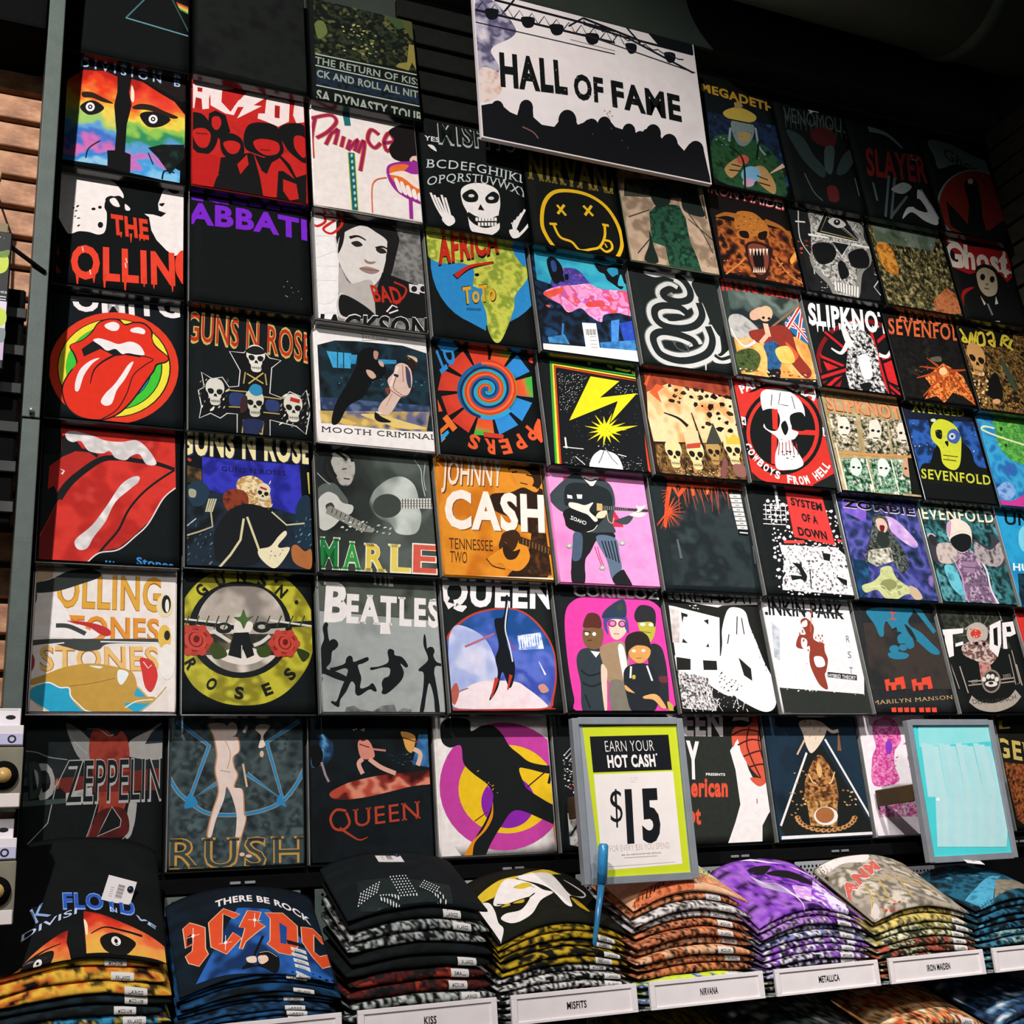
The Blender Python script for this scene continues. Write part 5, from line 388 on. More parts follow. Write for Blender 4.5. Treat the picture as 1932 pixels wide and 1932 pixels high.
(5, 5): ({'base': '1c1e20', 'label': 'shirt with four cartoon like band members in front of a pink disc', 'W': 299.6, 'H': 350, 'geom': (1.2033, 1.5029, -1.5722, 0.0, 0.095)}, [('s','e03fa0','23,241 53,281 104,294 179,301 241,297 290,276 310,229 305,161 305,89 312,41 287,9 270,1 37,0 20,35 15,136'),('t','e8e0e0','CORILLOZ','54.5,292 298.5,293.5 54,317.5',0.03,0),('s','303a40','45,144 66,158 111,156 120,118 96,2 40,-2 42,69 38,116'),('s','7a5a3c','69,207.5 119,212.5 117,173.5 95.5,155.5 67,165.5'),('s','5a2c24','68,212.5 86,247 116,244.5 119,212.5 92.5,211.5'),('o','efe8d8','76.1,195.3 81.4,195.4 75.4,190.3'),('o','efe8d8','96.4,194.8 101.7,195 95.7,189.9'),('l','2a1c14',2.65,'68.2,201 86.8,199.1',''),('l','2a1c14',1.89,'76.2,177.7 87.7,178.7',''),('p','e8e4e0','80,151.5 106,149 92.5,134.5'),('l','1c2428',4.45,'47,103 67.5,89.5 102,97','s'),('l','1c2428',4.43,'46.5,72 71,62.5 102.5,73','s'),('l','1c2428',4.41,'50,42 59.5,8.5','s'),('s','e8c8b4','145,231 185,239.5 187,204 160.5,182 142.5,192'),('s','4a4a8a','131,241.5 156,253 193,243.5 194,200.5 184.5,214.5 187.5,232.5 153,235 136,223.5 135.5,195 126.5,212.5'),('s','2f3c50','124.5,237.5 142,263.5 192.5,289 193,243.5 161.5,240.5'),('o','3a4a30','179.2,266.6 187.9,267 177.9,257.9'),('o','8a2a50','151.3,223.5 163,223.9 149.9,214.2'),('o','8a2a50','178.3,223.3 189.3,223.7 176.9,213.9'),('o','c88ac0','151.3,223.5 159.1,223.7 150.4,217.4'),('o','c88ac0','178.3,223.3 185.4,223.5 177.4,217.2'),('l','9a4a48',1.55,'151.2,197.5 166.4,196.1',''),('s','a08468','107.5,159.5 144,174.5 174.5,175 184.5,140 166,70 120.5,69.5 109,117.5'),('s','e8c8b4','105,117.5 118,104 113,69.5 103,2 97,-1.5 98,69.5'),('s','e8e4e0','157,160.5 173,164.5 175,105 162,70'),('s','7a7468','121,73 166,70 170,-1.5 117.5,-1.5'),('s','282c30','248,170 279,167 287,121 282,51 271,9 243,71 236,120'),('s','b8b040','226.5,230.5 271,239 269,203 249,177 229,198'),('s','2a2a30','218,252 237.5,274.5 269,272 279.5,254 271.5,217.5 262,231.5 222.5,230'),('o','e8e4d0','237.1,224.2 245,224.4 236.3,219.4'),('o','e8e4d0','260.8,224.2 268,224.4 260,219.5'),('l','6a5a28',1.97,'226,205 257,202.5',''),('s','b8b040','274,26.5 288,16 284.5,-1 274.5,6'),('s','6a3038','261.4,88.8 285,89.2 282.5,75.1 262.9,74.9'),('s','d89a58','188.5,165 243,166 243,141.5 212.5,121.5 188,136.5'),('s','2a2422','178.5,175 193.5,197 226,205 247.5,191.5 250,159 239.5,166 212.5,169 187,154 179,129.5'),('o','f0e4cc','200.3,153.8 206.1,153.9 199.7,149.9'),('o','f0e4cc','227.7,155.1 233.6,155.3 227.1,151.2'),('l','8a4a28',1.55,'203.1,135.2 218.6,135.5',''),('s','23272c','163,98 189,119 236,120 255,96 254,44 231,2 174,-1 162,43'),('l','d8dcd8',5.4,'186,114 179.5,84',''),('l','d8dcd8',5.47,'231,116.5 240,78',''),('s','e0a868','161.6,66.7 178.5,53.2 185,46.4 163.3,53'),('s','e0a868','210.5,39.5 246,43.5 267.5,12.5 255.5,9 236,29.5 209.5,33'),('s','c8b03c','186.4,91.2 194.1,91.3 192.7,82.7 185.1,82.5')]),
(5, 6): ({'base': '15191a', 'label': 'black and white photo print shirt mostly hidden behind the green price sign', 'W': 275.0, 'H': 318, 'geom': (1.184, 1.459, -1.888, 0.045, 0.02)}, [('t','b8bcb8','THE','18.5,224 46.5,200.5 61.5,262.5',0.0,0),('r','e4e0dc a8a8a4','21,224 56,208 48,132 20,147',40,2,5,0.6,0,3),('r','c82030','33,155 50,151 49,139 32,143',5,2,4,0.6,0,1),('n','8a8a86 c8c4c0 5a5c5a','20,87 56,78 51,8 20,16',8,0.8,16,None,0,1),('l','15191a',5.1,'21.5,35 53,71',''),('l','c8ccc8',3.52,'46.9,294.2 49.4,274.5','')]),
(6, 1): ({'base': '7a7a60', 'label': 'pale tan shirt with a dark green standing figure seen from behind', 'W': 292.9, 'H': 350, 'geom': (1.5076, 1.8005, -0.3161, 0.0, 0.095)}, [('n','a88c74 c0a48a 8a745e b89880','0,0 293,0 293,350 0,350',10,0.6,50,None,0,1),('n','20241f 3a3c30 1a1d1a','23,289 309,335 305,292 216,256 12,222',9,0.6,30,None,0,1),('n','1a3a28 24503a 12281e 2a6044','88,181 125,221 195,227 210,182 210,102 224,49 230,3 124,0 121,69 78,76',8,0.7,24,None,0,1),('s','15251e','103,273.5 168.5,296 164.5,229.5 115,207'),('s','16241e','77,115.5 82.5,61.5 88.5,8.5 44.5,8.5 68.5,67'),('s','1a2420','226,291.5 263,299.5 276,244 276,203 214.5,207 206,246'),('l','3a3c34',3.89,'16,150.5 89,189.5',''),('l','3a3c34',3.84,'25.5,28 71.5,83',''),('l','3a3c34',4.13,'216,215.5 263,135.5 282.5,75',''),('l','3a3c34',4.11,'218,183.5 312,104.5',''),('l','3a3c34',4.23,'282.5,278.5 282.5,196',''),('r','2a2a22','231,90 315,121 292,6 248,14',12,1.5,4,0.5,20,1)]),
(6, 2): ({'base': '1a201f', 'label': 'black shirt with a coiled snake sprayed as a white outline', 'W': 290.3, 'H': 350, 'geom': (1.5126, 1.8029, -0.6295, 0.0, 0.095)}, [('l','c8c8c4',(9.27,27.8),'50,302.5 80.5,298.5 113.5,309 154,306.5','s'),('l','5a605e',56.02,'232,151 239,107 217,64 167,35 112,23 62,34 45,62 46,92 75,110 127,109 170,97 180,81','s'),('l','5a605e',56.38,'216,227 220,186 193,150 145,131 91,130 64,148 65,180 94,198 144,201 168,187','s'),('l','5a605e',56.15,'154,309 179,294.5 194,264.5 186.5,235.5 152,220 112,223.5 101.5,240 127,258 144,251.5','s'),('l','c8c8c4',49.38,'232,151 239,107 217,64 167,35 112,23 62,34 45,62 46,92 75,110 127,109 170,97 180,81','s'),('l','c8c8c4',49.69,'216,227 220,186 193,150 145,131 91,130 64,148 65,180 94,198 144,201 168,187','s'),('l','c8c8c4',49.49,'154,309 179,294.5 194,264.5 186.5,235.5 152,220 112,223.5 101.5,240 127,258 144,251.5','s'),('s','c8c8c4','186,310 214,310 209,258 226,205 231,160 262,156 265,102 259,70 240,67 229,124 194,182'),('s','1a201f','212,300 211,258 230,224 248,154 276,131 311,308'),('s','c8c8c4','236.5,71 256,56 305,94 308.5,67.5 279.5,37 229.5,34.5'),('l','1a201f',10.33,'236,57.5 259,47.5 304,67','s'),('l','1a201f',21.84,'232,151 239,107 217,64 167,35 112,23 62,34 45,62 46,92 75,110 127,109 170,97 180,81','s'),('l','1a201f',21.98,'216,227 220,186 193,150 145,131 91,130 64,148 65,180 94,198 144,201 168,187','s'),('l','1a201f',21.89,'154,309 179,294.5 194,264.5 186.5,235.5 152,220 112,223.5 101.5,240 127,258 144,251.5','s'),('s','4a504e','105.5,85.5 144.5,80 153,55 118.5,59'),('s','1a201f','113.5,80 135.5,81 149,59 119,63.5'),('o','d8d8d4','110.3,162.1 113.9,162.6 109.6,158.4'),('s','1a201f','102.5,167.5 139.5,178 160.5,170 135.5,154.5 103.5,150'),('l','c8c8c4',(7.42,1.86),'202.5,35.5 195.5,-7','')]),
(6, 3): ({'base': '2a1a12', 'label': 'orange sky shirt with a crowd of cloaked skulls, one in a tall hat, one crowned', 'W': 287.9, 'H': 350, 'geom': (1.5145, 1.8024, -0.9469, 0.0, 0.095)}, [('n','7a2c1c 9a4028 5a1c14','13,304 295,324 288,265 11,240',9,0.6,40,None,0,1),('n','e08a4c f0b078 f4c898 e89a60 d87a3c','12,245 82,279 212,269 290,252 289,115 8,95 3,168',9,0.5,60,None,0,2),('r','1a1610 2c2016 100e0c','82,279 298,271 298,201 294,141 168,153 203,220 85,224',70,7,15,0.7,20,3),('r','f0c078 e8a85c','86,275 293,266 289,157 174,162 202,216 98,221',46,2,5,0.35,30,7),('p','e0552c','7.5,269.5 30.5,306.5 34.5,305 14.5,262'),('p','d85a30','20.5,245.5 46.5,274.5 71.5,269 46.5,249 53.5,216 31,234.5'),('p','b84a28','43.4,306.2 59.9,301.9 41.5,295.2'),('n','2a2014 5a3a1c 8a6a3a 1c1610 c08a4a','10,87 298,116 293,7 16,-6 9,30',8,0.9,16,None,0,9),('l','1a1612',(3.51,11.42),'55,186.5 98,174.5 124,152.5','s'),('l','1c1c1c',(3.6,9.0),'143.5,196.5 153,143 167.5,61',''),('r','3a2a18 1a1410 6a4a2a','36,89 105,96 97,26 20,19',26,6,11,0.5,80,1050),('k','e8c890','1a1410','64.6,59.4',49.79,0),('r','3a2a18 1a1410 6a4a2a','105,92 175,99 166,28 87,21',26,6,11,0.5,80,1210),('k','e8c890','1a1410','133.3,61.9',52.89,0),('r','3a2a18 1a1410 6a4a2a','163,106 235,114 225,42 145,34',26,6,11,0.5,80,1340),('k','b08a50','1a1410','192.3,75.9',44.82,0),('r','3a2a18 1a1410 6a4a2a','227,117 300,124 289,52 208,44',26,6,11,0.5,80,1480),('k','e8c890','1a1410','256.1,86.3',54.73,0),('p','f0c090','103.5,133.5 152.5,140.5 152,92.5 107.5,84'),('p','b8402c','109.5,96.5 154.5,105.5 151.5,90.5 107,83'),('p','3a3c34','206.5,172 225,108.5 171.5,103'),('p','e8b03c','240,139.5 251,128 268.5,146.5 279,133 299.5,145.5 293.5,115 238.5,109.5'),('s','7a4a48','221,66 231,50.5 212,-0.5 202,15'),('s','8a5a50','248,48 283.5,47 281,14 250.5,15'),('r','f0d0a0','40,17 200,27 192,6 41,-3',30,2,4,0.5,0,5)]),
(6, 4): ({'base': '20282a', 'label': 'faded black shirt with orange red paint drips at the top and a size strip', 'W': 295.3, 'H': 350, 'geom': (1.5062, 1.8015, -1.262, 0.0, 0.095)}, [('n','20282a 2a3436 1c2325 303c3e','52,278 296,286 274,18 22,14',14,0.7,60,None,0,1),('p','d8502c','57,307 311,316 306,303 286,306 252,310 184,299 107,298 97,294 90,302 72,292 54,286'),('l','d8502c',(14.62,9.46),'65,303.5 46.5,246 28,174','s'),('l','d8502c',12.92,'73,300 84.5,269 111,299.5',''),('l','e0622c',8.76,'133.5,305 131.5,273',''),('l','e0622c',8.83,'168,306 198,302.5',''),('l','e87a3c',7.1,'186,309.5 176,280.5',''),('l','d8502c',13.43,'221,308.5 255.5,305.5 309,307.5',''),('l','c84a2a',(3.03,0.86),'88.5,293.5 79.5,217.5',''),('l','c84a2a',(3.03,0.87),'98,294 106.5,236',''),('l','c84a2a',(3.04,0.87),'107.5,295 105,250.5',''),('l','c84a2a',(3.05,0.87),'117,296 114.5,248',''),('l','c84a2a',(3.06,0.87),'127,296.5 133,229',''),('l','c84a2a',(3.06,0.88),'136.5,297.5 142.5,251.5',''),('l','c84a2a',(3.07,0.88),'146,298 157.5,257',''),('l','c84a2a',(3.08,0.88),'155.5,299 160,224.5',''),('l','c84a2a',(3.09,0.88),'165,300 177,255.5',''),('l','c84a2a',(3.1,0.88),'174.8,300.6 173.6,276.1',''),('l','c84a2a',(3.1,0.89),'184.5,301.5 186.5,254.5',''),('l','c84a2a',(3.11,0.89),'194,302 183,230',''),('l','c84a2a',(3.12,0.89),'204,303 203.5,223.5',''),('l','c84a2a',(3.13,0.89),'213.5,304 205,243.5',''),('l','c84a2a',(3.13,0.9),'223.5,304.5 232.5,268',''),('l','c84a2a',(3.14,0.9),'233.3,305.5 242.8,280.5',''),('l','c84a2a',(3.15,0.9),'243,306.5 239,241.5',''),('l','c84a2a',(3.16,0.9),'253,307 260,262.5',''),('l','d8502c',(3.8,0.85),'42,218 67.5,260.5',''),('l','d8502c',(3.8,0.85),'42,218 74,265.5',''),('l','d8502c',(3.8,0.85),'42,218 87.5,259.5',''),('l','d8502c',(3.8,0.85),'42,218 89.5,248.5',''),('l','d8502c',(3.8,0.85),'42,218 91.5,235',''),('l','d8502c',(3.8,0.85),'42,218 99.5,222.5',''),('l','d8502c',(3.8,0.85),'42,218 85.5,208.5',''),('l','d8502c',(3.8,0.85),'42,218 87,200',''),('l','d8502c',(3.8,0.85),'42,218 74.5,183',''),('l','d8502c',(3.8,0.85),'42,218 69,179.5',''),('l','d8502c',(3.8,0.85),'42,218 53.5,177',''),('l','d8502c',(3.8,0.85),'42,218 40.5,174',''),('l','d8502c',(3.8,0.85),'42,218 26,166',''),('l','d8502c',(3.8,0.85),'42,218 13.5,168.5',''),('l','d8502c',(3.8,0.85),'42,218 1,173',''),('l','d8502c',(3.8,0.85),'42,218 1.5,178',''),('l','d8502c',(2.57,0.86),'61,279 32,280.5',''),('l','d8502c',(2.57,0.86),'61,279 32.5,268.5',''),('l','d8502c',(2.57,0.86),'61,279 33,257',''),('l','d8502c',(2.57,0.86),'61,279 33,245',''),('l','d8502c',(2.57,0.86),'61,279 33.5,233',''),('l','d8502c',(2.57,0.86),'61,279 34,221.5',''),('l','d8502c',(2.57,0.86),'61,279 34.5,209.5',''),('l','d8502c',(2.57,0.86),'61,279 35,198',''),('p','0e1011','245.5,300.5 281,302 283.5,292.5 247,291'),('p','d0d0cc','246,286 283,288 283,277 247,275'),('l','6a6c6a',2.25,'259.1,280.6 270.2,281.1',''),('p','d0d0cc','247,272.5 283,274.5 283.5,263.5 248,261.5'),('l','6a6c6a',2.25,'259.9,267.2 271,267.6',''),('p','d0d0cc','247.5,259.5 283.5,261.5 283.5,250 248.5,248.5'),('l','6a6c6a',2.25,'260.6,253.8 271.8,254.2',''),('p','d0d0cc','248.5,246 283.5,248 284,236.5 249.5,235'),('l','6a6c6a',2.24,'261.4,240.5 272.5,240.9',''),('p','d0d0cc','249.5,232.5 284,234.5 284,223 250,222'),('l','6a6c6a',2.24,'262.2,227.2 273.3,227.6',''),('p','d0d0cc','250,219.5 284,221 284.5,210 251,208.5'),('l','6a6c6a',2.23,'263,213.9 274,214.3',''),('p','d0d0cc','251,206 284.5,208 285,196.5 251.5,195.5'),('l','6a6c6a',2.23,'263.7,200.7 274.8,201.1',''),('p','d0d0cc','251.5,193 285,194.5 285,183.5 252.5,182.5'),('l','6a6c6a',2.23,'264.5,187.6 275.5,187.9',''),('p','0e1011','254.5,183.5 286.5,184 284,167.5 253.5,169'),('l','d8d8d4',3.55,'257,174 283,173.5',''),('l','566064',(5.88,8.4),'57.5,141.5 60,87.5',''),('l','424c50',4.46,'290.5,136.5 288,85','')]),
(6, 5): ({'base': '20221f', 'label': 'black shirt with a stark white spray printed street scene', 'W': 286.7, 'H': 350, 'geom': (1.5159, 1.8026, -1.5741, 0.0, 0.095)}, [('p','f0e8e8','10,306 52,311 175,301 300,322 293,293 172,286 158,280 13,298'),('t','20221f','GREENDAY','19.5,291 276.5,294 25.5,336.5',0.0,0),('p','f0e8e8','10,280 26,278 157,252 137,144 6,145'),('p','20221f','43,262.5 62.5,257.5 59,250 49,251.5 41.5,233'),('p','20221f','122.3,246.7 119.4,231.7 107,242.5'),('p','20221f','31.6,181.5 48.3,180.1 36.4,192.5'),('p','20221f','100.6,172.4 109.7,170.8 109.8,181.7'),('n','b8a8a4 e0d8d6','10,272 38,268 24,181 4,181',8,0.6,14,None,0,1),('s','f0e8e8','187,275 218,282 241,270 246,232 258,187 269,139 285,99 297,78 280,20 247,3 201,19 157,47 138,76 129,111 150,177 159,222'),('s','f0e8e8','6,148 140,148 158,112 167,54 132,47 53,96 3,109'),('p','20221f','7.5,143 48.5,138.5 43.5,110 3.5,109'),('p','20221f','84.5,136 125,135 122.5,111 82,110.5'),('p','20221f','193.5,145.5 225.5,116.5 222.5,84 200.5,98'),('l','20221f',3.01,'212.5,257.5 200.5,208',''),('l','20221f',3.01,'225,254 224,209',''),('l','20221f',2.96,'177,207.5 167.5,181.5',''),('r','20221f','246,232 267,233 280,114 263,114',16,2,4,0.5,60,1),('r','20221f','121,111 188,76 193,62 126,54',22,2,6,0.4,30,3),('n','20221f f0e8e8 20221f','5,109 92,89 100,5 1,11',6,1.2,6,None,0,1),('l','f0e8e8',(2.06,0.83),'165,43 168.5,12.5',''),('l','f0e8e8',(2.03,0.81),'107.5,22.2 118,4',''),('l','f0e8e8',(2.08,0.83),'190,55 187.5,23.5',''),('l','f0e8e8',(2.03,0.81),'105.7,33.8 102.9,13.1',''),('l','f0e8e8',(2.05,0.82),'158.9,9.1 166.9,-9.9',''),('l','f0e8e8',(2.07,0.83),'189.5,10.5 197.5,-15',''),('l','f0e8e8',(2.06,0.82),'162.3,33.1 151.4,16.1',''),('l','f0e8e8',(2.01,0.81),'90,10 73,-19.5',''),('l','f0e8e8',(2.02,0.81),'98.6,26 98,8.9',''),('l','f0e8e8',(2.0,0.8),'55.5,26.5 60.5,-1',''),('l','f0e8e8',(2.08,0.83),'191,39 177.5,7.5',''),('l','f0e8e8',(1.98,0.79),'29.5,18 44.3,-2.4',''),('l','f0e8e8',(2.02,0.81),'85.5,52.5 77,24.5',''),('l','f0e8e8',(2.06,0.82),'136,74 139,43',''),('l','f0e8e8',(2.01,0.8),'63.1,48.6 70.5,32.5',''),('l','f0e8e8',(2.08,0.83),'174,74.2 167.9,56.6',''),('l','f0e8e8',(2.08,0.83),'182,62 165,30',''),('l','f0e8e8',(2.06,0.83),'149.5,75.5 145.5,48.5',''),('l','f0e8e8',(2.02,0.81),'97.5,36.9 113.9,24',''),('l','f0e8e8',(2.03,0.81),'108.5,35 97,7.5',''),('l','f0e8e8',(1.98,0.79),'25,19.4 28.8,-2.8',''),('l','f0e8e8',(1.99,0.8),'34,35.8 25,11',''),('l','f0e8e8',(2.02,0.81),'81.5,57 72,29.5',''),('l','f0e8e8',(2.03,0.81),'98.5,63.1 88.3,39.7',''),('r','f0e8e8','10,102 130,76 183,12 5,11',90,1.5,4,0.4,40,5),('r','e8e0e0','71,282 100,283 97,268 68,267',6,2,4,0.6,0,1)]),
(6, 6): ({'base': '2a2d28', 'label': 'charcoal shirt with a white arm gripping a red heart shaped grenade', 'W': 300.0, 'H': 318, 'geom': (1.472, 1.772, -1.888, 0.045, 0.02)}, [('t','f0e8e6','REEN','28,268.5 187.5,266.5 36.5,333.5',0.07,0),('t','f0e8e6','AY','33.5,167.5 104.5,161.5 43.5,262.5',0.06,0),('t','f0e8e6','PRESENTS','122,167 178,165 123,173.5',0.03,0),('t','e05438','merican','40.5,119 178.5,115.5 47,167.5',0.05,0),('t','e05438','iot','45.5,57 91,51 51.5,100.5',0.05,0),('p','f0e8e6','202,227 229,256 241,222 251,178 264,149 280,139 317,153 319,96 291,68 269,41 262,-1 161,1 191,52 212,94 211,179'),('s','d85a42','214,270 228,287 257,287 283,299 325,304 340,284 329,206 315,158 283,158 253,188 235,222 229,256 212,236'),('l','4a2018',4.05,'213.5,265.5 256.5,280 325.5,269.5','s'),('l','4a2018',4.05,'227,241 275.5,255 332,240','s'),('l','4a2018',4.05,'239.5,212 294.5,226 327,211','s'),('l','4a2018',4.05,'252.5,185.5 294.5,192 321.5,177','s'),('l','4a2018',4.11,'269,287 255,236 283,158.5','s'),('l','4a2018',4.16,'306.5,299.5 291.5,245.5 308,167.5','s'),('p','b83a2a','281.5,309.5 320.5,312 318.5,299.5 282.5,297'),('p','d8d0cc','230,316.5 270.5,314.5 271,299.5 248.5,304.5 219,302'),('s','d85a42','251.5,159 299.5,153 285.5,139 268.5,139.5'),('l','c8503c',2.88,'262.9,106.5 262.1,94.7','')]),
(7, 0): ({'base': '12181a', 'label': 'shirt with yellow word above a uniformed figure holding a glowing orb', 'W': 293.0, 'H': 392, 'geom': (1.812, 2.105, -0.0038, 0.0, 0.095)}, [('t','c89a30','MEGADETH','33,359.5 299,340.5 37,397',0.04,0),('n','141c28 1f3050 16202c 2a4a80','40,277 325,285 296,47 12,70',9,0.7,40,None,0,1),('n','1c3a24 2a5432 16281c','33,161 86,200 187,206 248,177 277,112 269,7 158,-8 11,27',8,0.6,30,None,1,1),('s','7a8a8a','123.5,262 201.5,272.5 193.5,217 155,172 124,182.5'),('s','c8ac4a','100,292 162,326 222,309 202,277 117,269'),('s','a8905a','140,221.5 183.5,228 172,194 141.5,188.5'),('l','8a9ca8',8.13,'113.5,233 97.5,176',''),('l','8a9ca8',8.34,'211,257 208,184.5 226.5,153.5','s'),('s','b8905a','58.5,63.5 100,107 136.5,124 118.5,77 77,33.5'),('s','b8905a','161.5,86.5 207.5,105.5 237.5,51.5 227.5,6.5 196.5,17 169.5,45.5'),('o','c85a4a','134.5,115 157,120.5 130.5,95'),('o','7ab0d0','152.5,63 189,71 145.5,30.5'),('o','c8a0b8','137,29.5 159.5,34.5 133.5,12'),('r','e0b070 f0c890','276,148 308,137 304,101 266,101',6,2,5,0.6,0,1),('l','e8c0a0',(2.73,14.54),'228,84 288.5,128.5',''),('l','0f2414',7.12,'94,158 134.5,115 117,-8.5','s'),('l','0f2414',7.36,'212,203.5 187,127',''),('l','3a6a44',5.31,'58.5,184.5 94,158',''),('l','2a1c10',4.4,'88,87 120.5,86',''),('l','2a1c10',4.37,'74.5,63 116.5,68',''),('l','2a1c10',4.48,'173.5,63.5 213,55',''),('l','2a1c10',4.46,'176,38 217,34',''),('l','2a2418',5.43,'103.5,266 209.5,270',''),('p','a8905a','148,340.5 176,352.5 179.5,330.5 147.5,317.5'),('r','c8c8b8','50,182 93,193 84,147 51,148',5,2,4,0.6,0,1),('r','3a4a38 8a9a88 5a6a50','122,253 199,263 189,216 119,199',14,2,5,0.4,60,2),('r','9a2a3a c8a030 4a8a4a','189,136 240,139 232,102 190,102',8,2,4,0.6,0,1)]),
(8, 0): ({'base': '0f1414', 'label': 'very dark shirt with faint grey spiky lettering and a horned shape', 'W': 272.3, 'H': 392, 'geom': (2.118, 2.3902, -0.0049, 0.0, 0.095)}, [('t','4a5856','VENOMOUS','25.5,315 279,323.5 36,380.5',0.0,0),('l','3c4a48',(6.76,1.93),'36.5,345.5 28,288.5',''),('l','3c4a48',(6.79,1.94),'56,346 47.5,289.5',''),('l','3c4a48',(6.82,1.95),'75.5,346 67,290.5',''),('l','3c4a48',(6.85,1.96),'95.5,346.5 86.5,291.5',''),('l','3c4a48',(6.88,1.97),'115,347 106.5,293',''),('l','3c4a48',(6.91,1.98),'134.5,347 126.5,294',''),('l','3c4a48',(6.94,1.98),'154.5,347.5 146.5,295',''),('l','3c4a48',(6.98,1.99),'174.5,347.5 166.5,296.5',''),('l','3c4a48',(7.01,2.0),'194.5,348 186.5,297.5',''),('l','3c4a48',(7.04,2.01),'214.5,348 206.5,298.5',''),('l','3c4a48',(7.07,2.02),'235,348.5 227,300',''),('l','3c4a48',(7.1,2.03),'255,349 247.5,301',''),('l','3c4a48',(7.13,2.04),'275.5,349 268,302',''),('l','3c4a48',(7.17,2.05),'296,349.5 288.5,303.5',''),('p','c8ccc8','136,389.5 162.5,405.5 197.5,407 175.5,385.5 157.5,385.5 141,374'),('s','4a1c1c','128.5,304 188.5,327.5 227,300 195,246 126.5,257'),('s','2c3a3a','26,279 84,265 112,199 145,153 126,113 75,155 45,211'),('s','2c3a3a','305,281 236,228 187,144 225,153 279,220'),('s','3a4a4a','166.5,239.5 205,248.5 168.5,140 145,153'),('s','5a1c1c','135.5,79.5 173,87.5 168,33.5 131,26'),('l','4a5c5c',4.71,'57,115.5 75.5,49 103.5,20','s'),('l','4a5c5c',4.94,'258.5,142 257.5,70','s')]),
(9, 0): ({'base': '0e1213', 'label': 'dark shirt with red slanted letters over pale bones in the shaded top row', 'W': 295.0, 'H': 392, 'geom': (2.4032, 2.6983, -0.004, 0.0, 0.095)}, [('t','6e1e1a','SLAYER','30.5,167.5 289.5,192 54,288',0.03,0),('l','5a6c70',(22.96,8.35),'89.5,367.5 164,362 218.5,317.5','s'),('r','a8b0b0','241,294 282,304 270,263 239,256',4,3,5,0.6,0,1),('l','4a585a',9.24,'123,183.5 60,7.5',''),('l','4a585a',9.28,'145.5,179 81.5,3',''),('l','4a585a',9.27,'178,112.5 84,12',''),('l','4a585a',9.04,'46,139 44,66.5',''),('s','8a9292','175,167 209.5,156 161,118 116.5,127'),('s','b8bab8','237,153 282,79 278,20 227,23 178,49 130,13 164,64 207,82'),('s','121616','225.5,113.5 248.5,63.5 194,70.5'),('l','8a9292',6.31,'247.5,155 291,44.5','')]),  # letter red also darkened to carry the dim light of this row
(10, 0): ({'base': '0f1414', 'label': 'dark shirt with a red round print and smoky white lettering in the far upper corner', 'W': 287.7, 'H': 392, 'geom': (2.7113, 2.999, -0.0019, 0.0, 0.095)}, [('s','5c6868','35,374 111,392 222,359 297,337 295,239 258,221 217,280 143,302 50,262 45,308'),('t','2a3434','Ghost','87.5,318 250.5,258 104,370.5',0.02,0),('o','7a8482','160.5,134 340,210 154,-12'),('o','7a251b','162.5,139 330,210 156,2'),('p','0f1414','38,127 75,88 115,32 197,39 290,104 284,56 181,-10 92,-9 25,24'),('s','101313','149,226 206,248 204,181 185,92 176,35 105,30 137,129'),('o','b8b0a0','179.5,237.6 192.6,240.5 175.4,225.3')]),
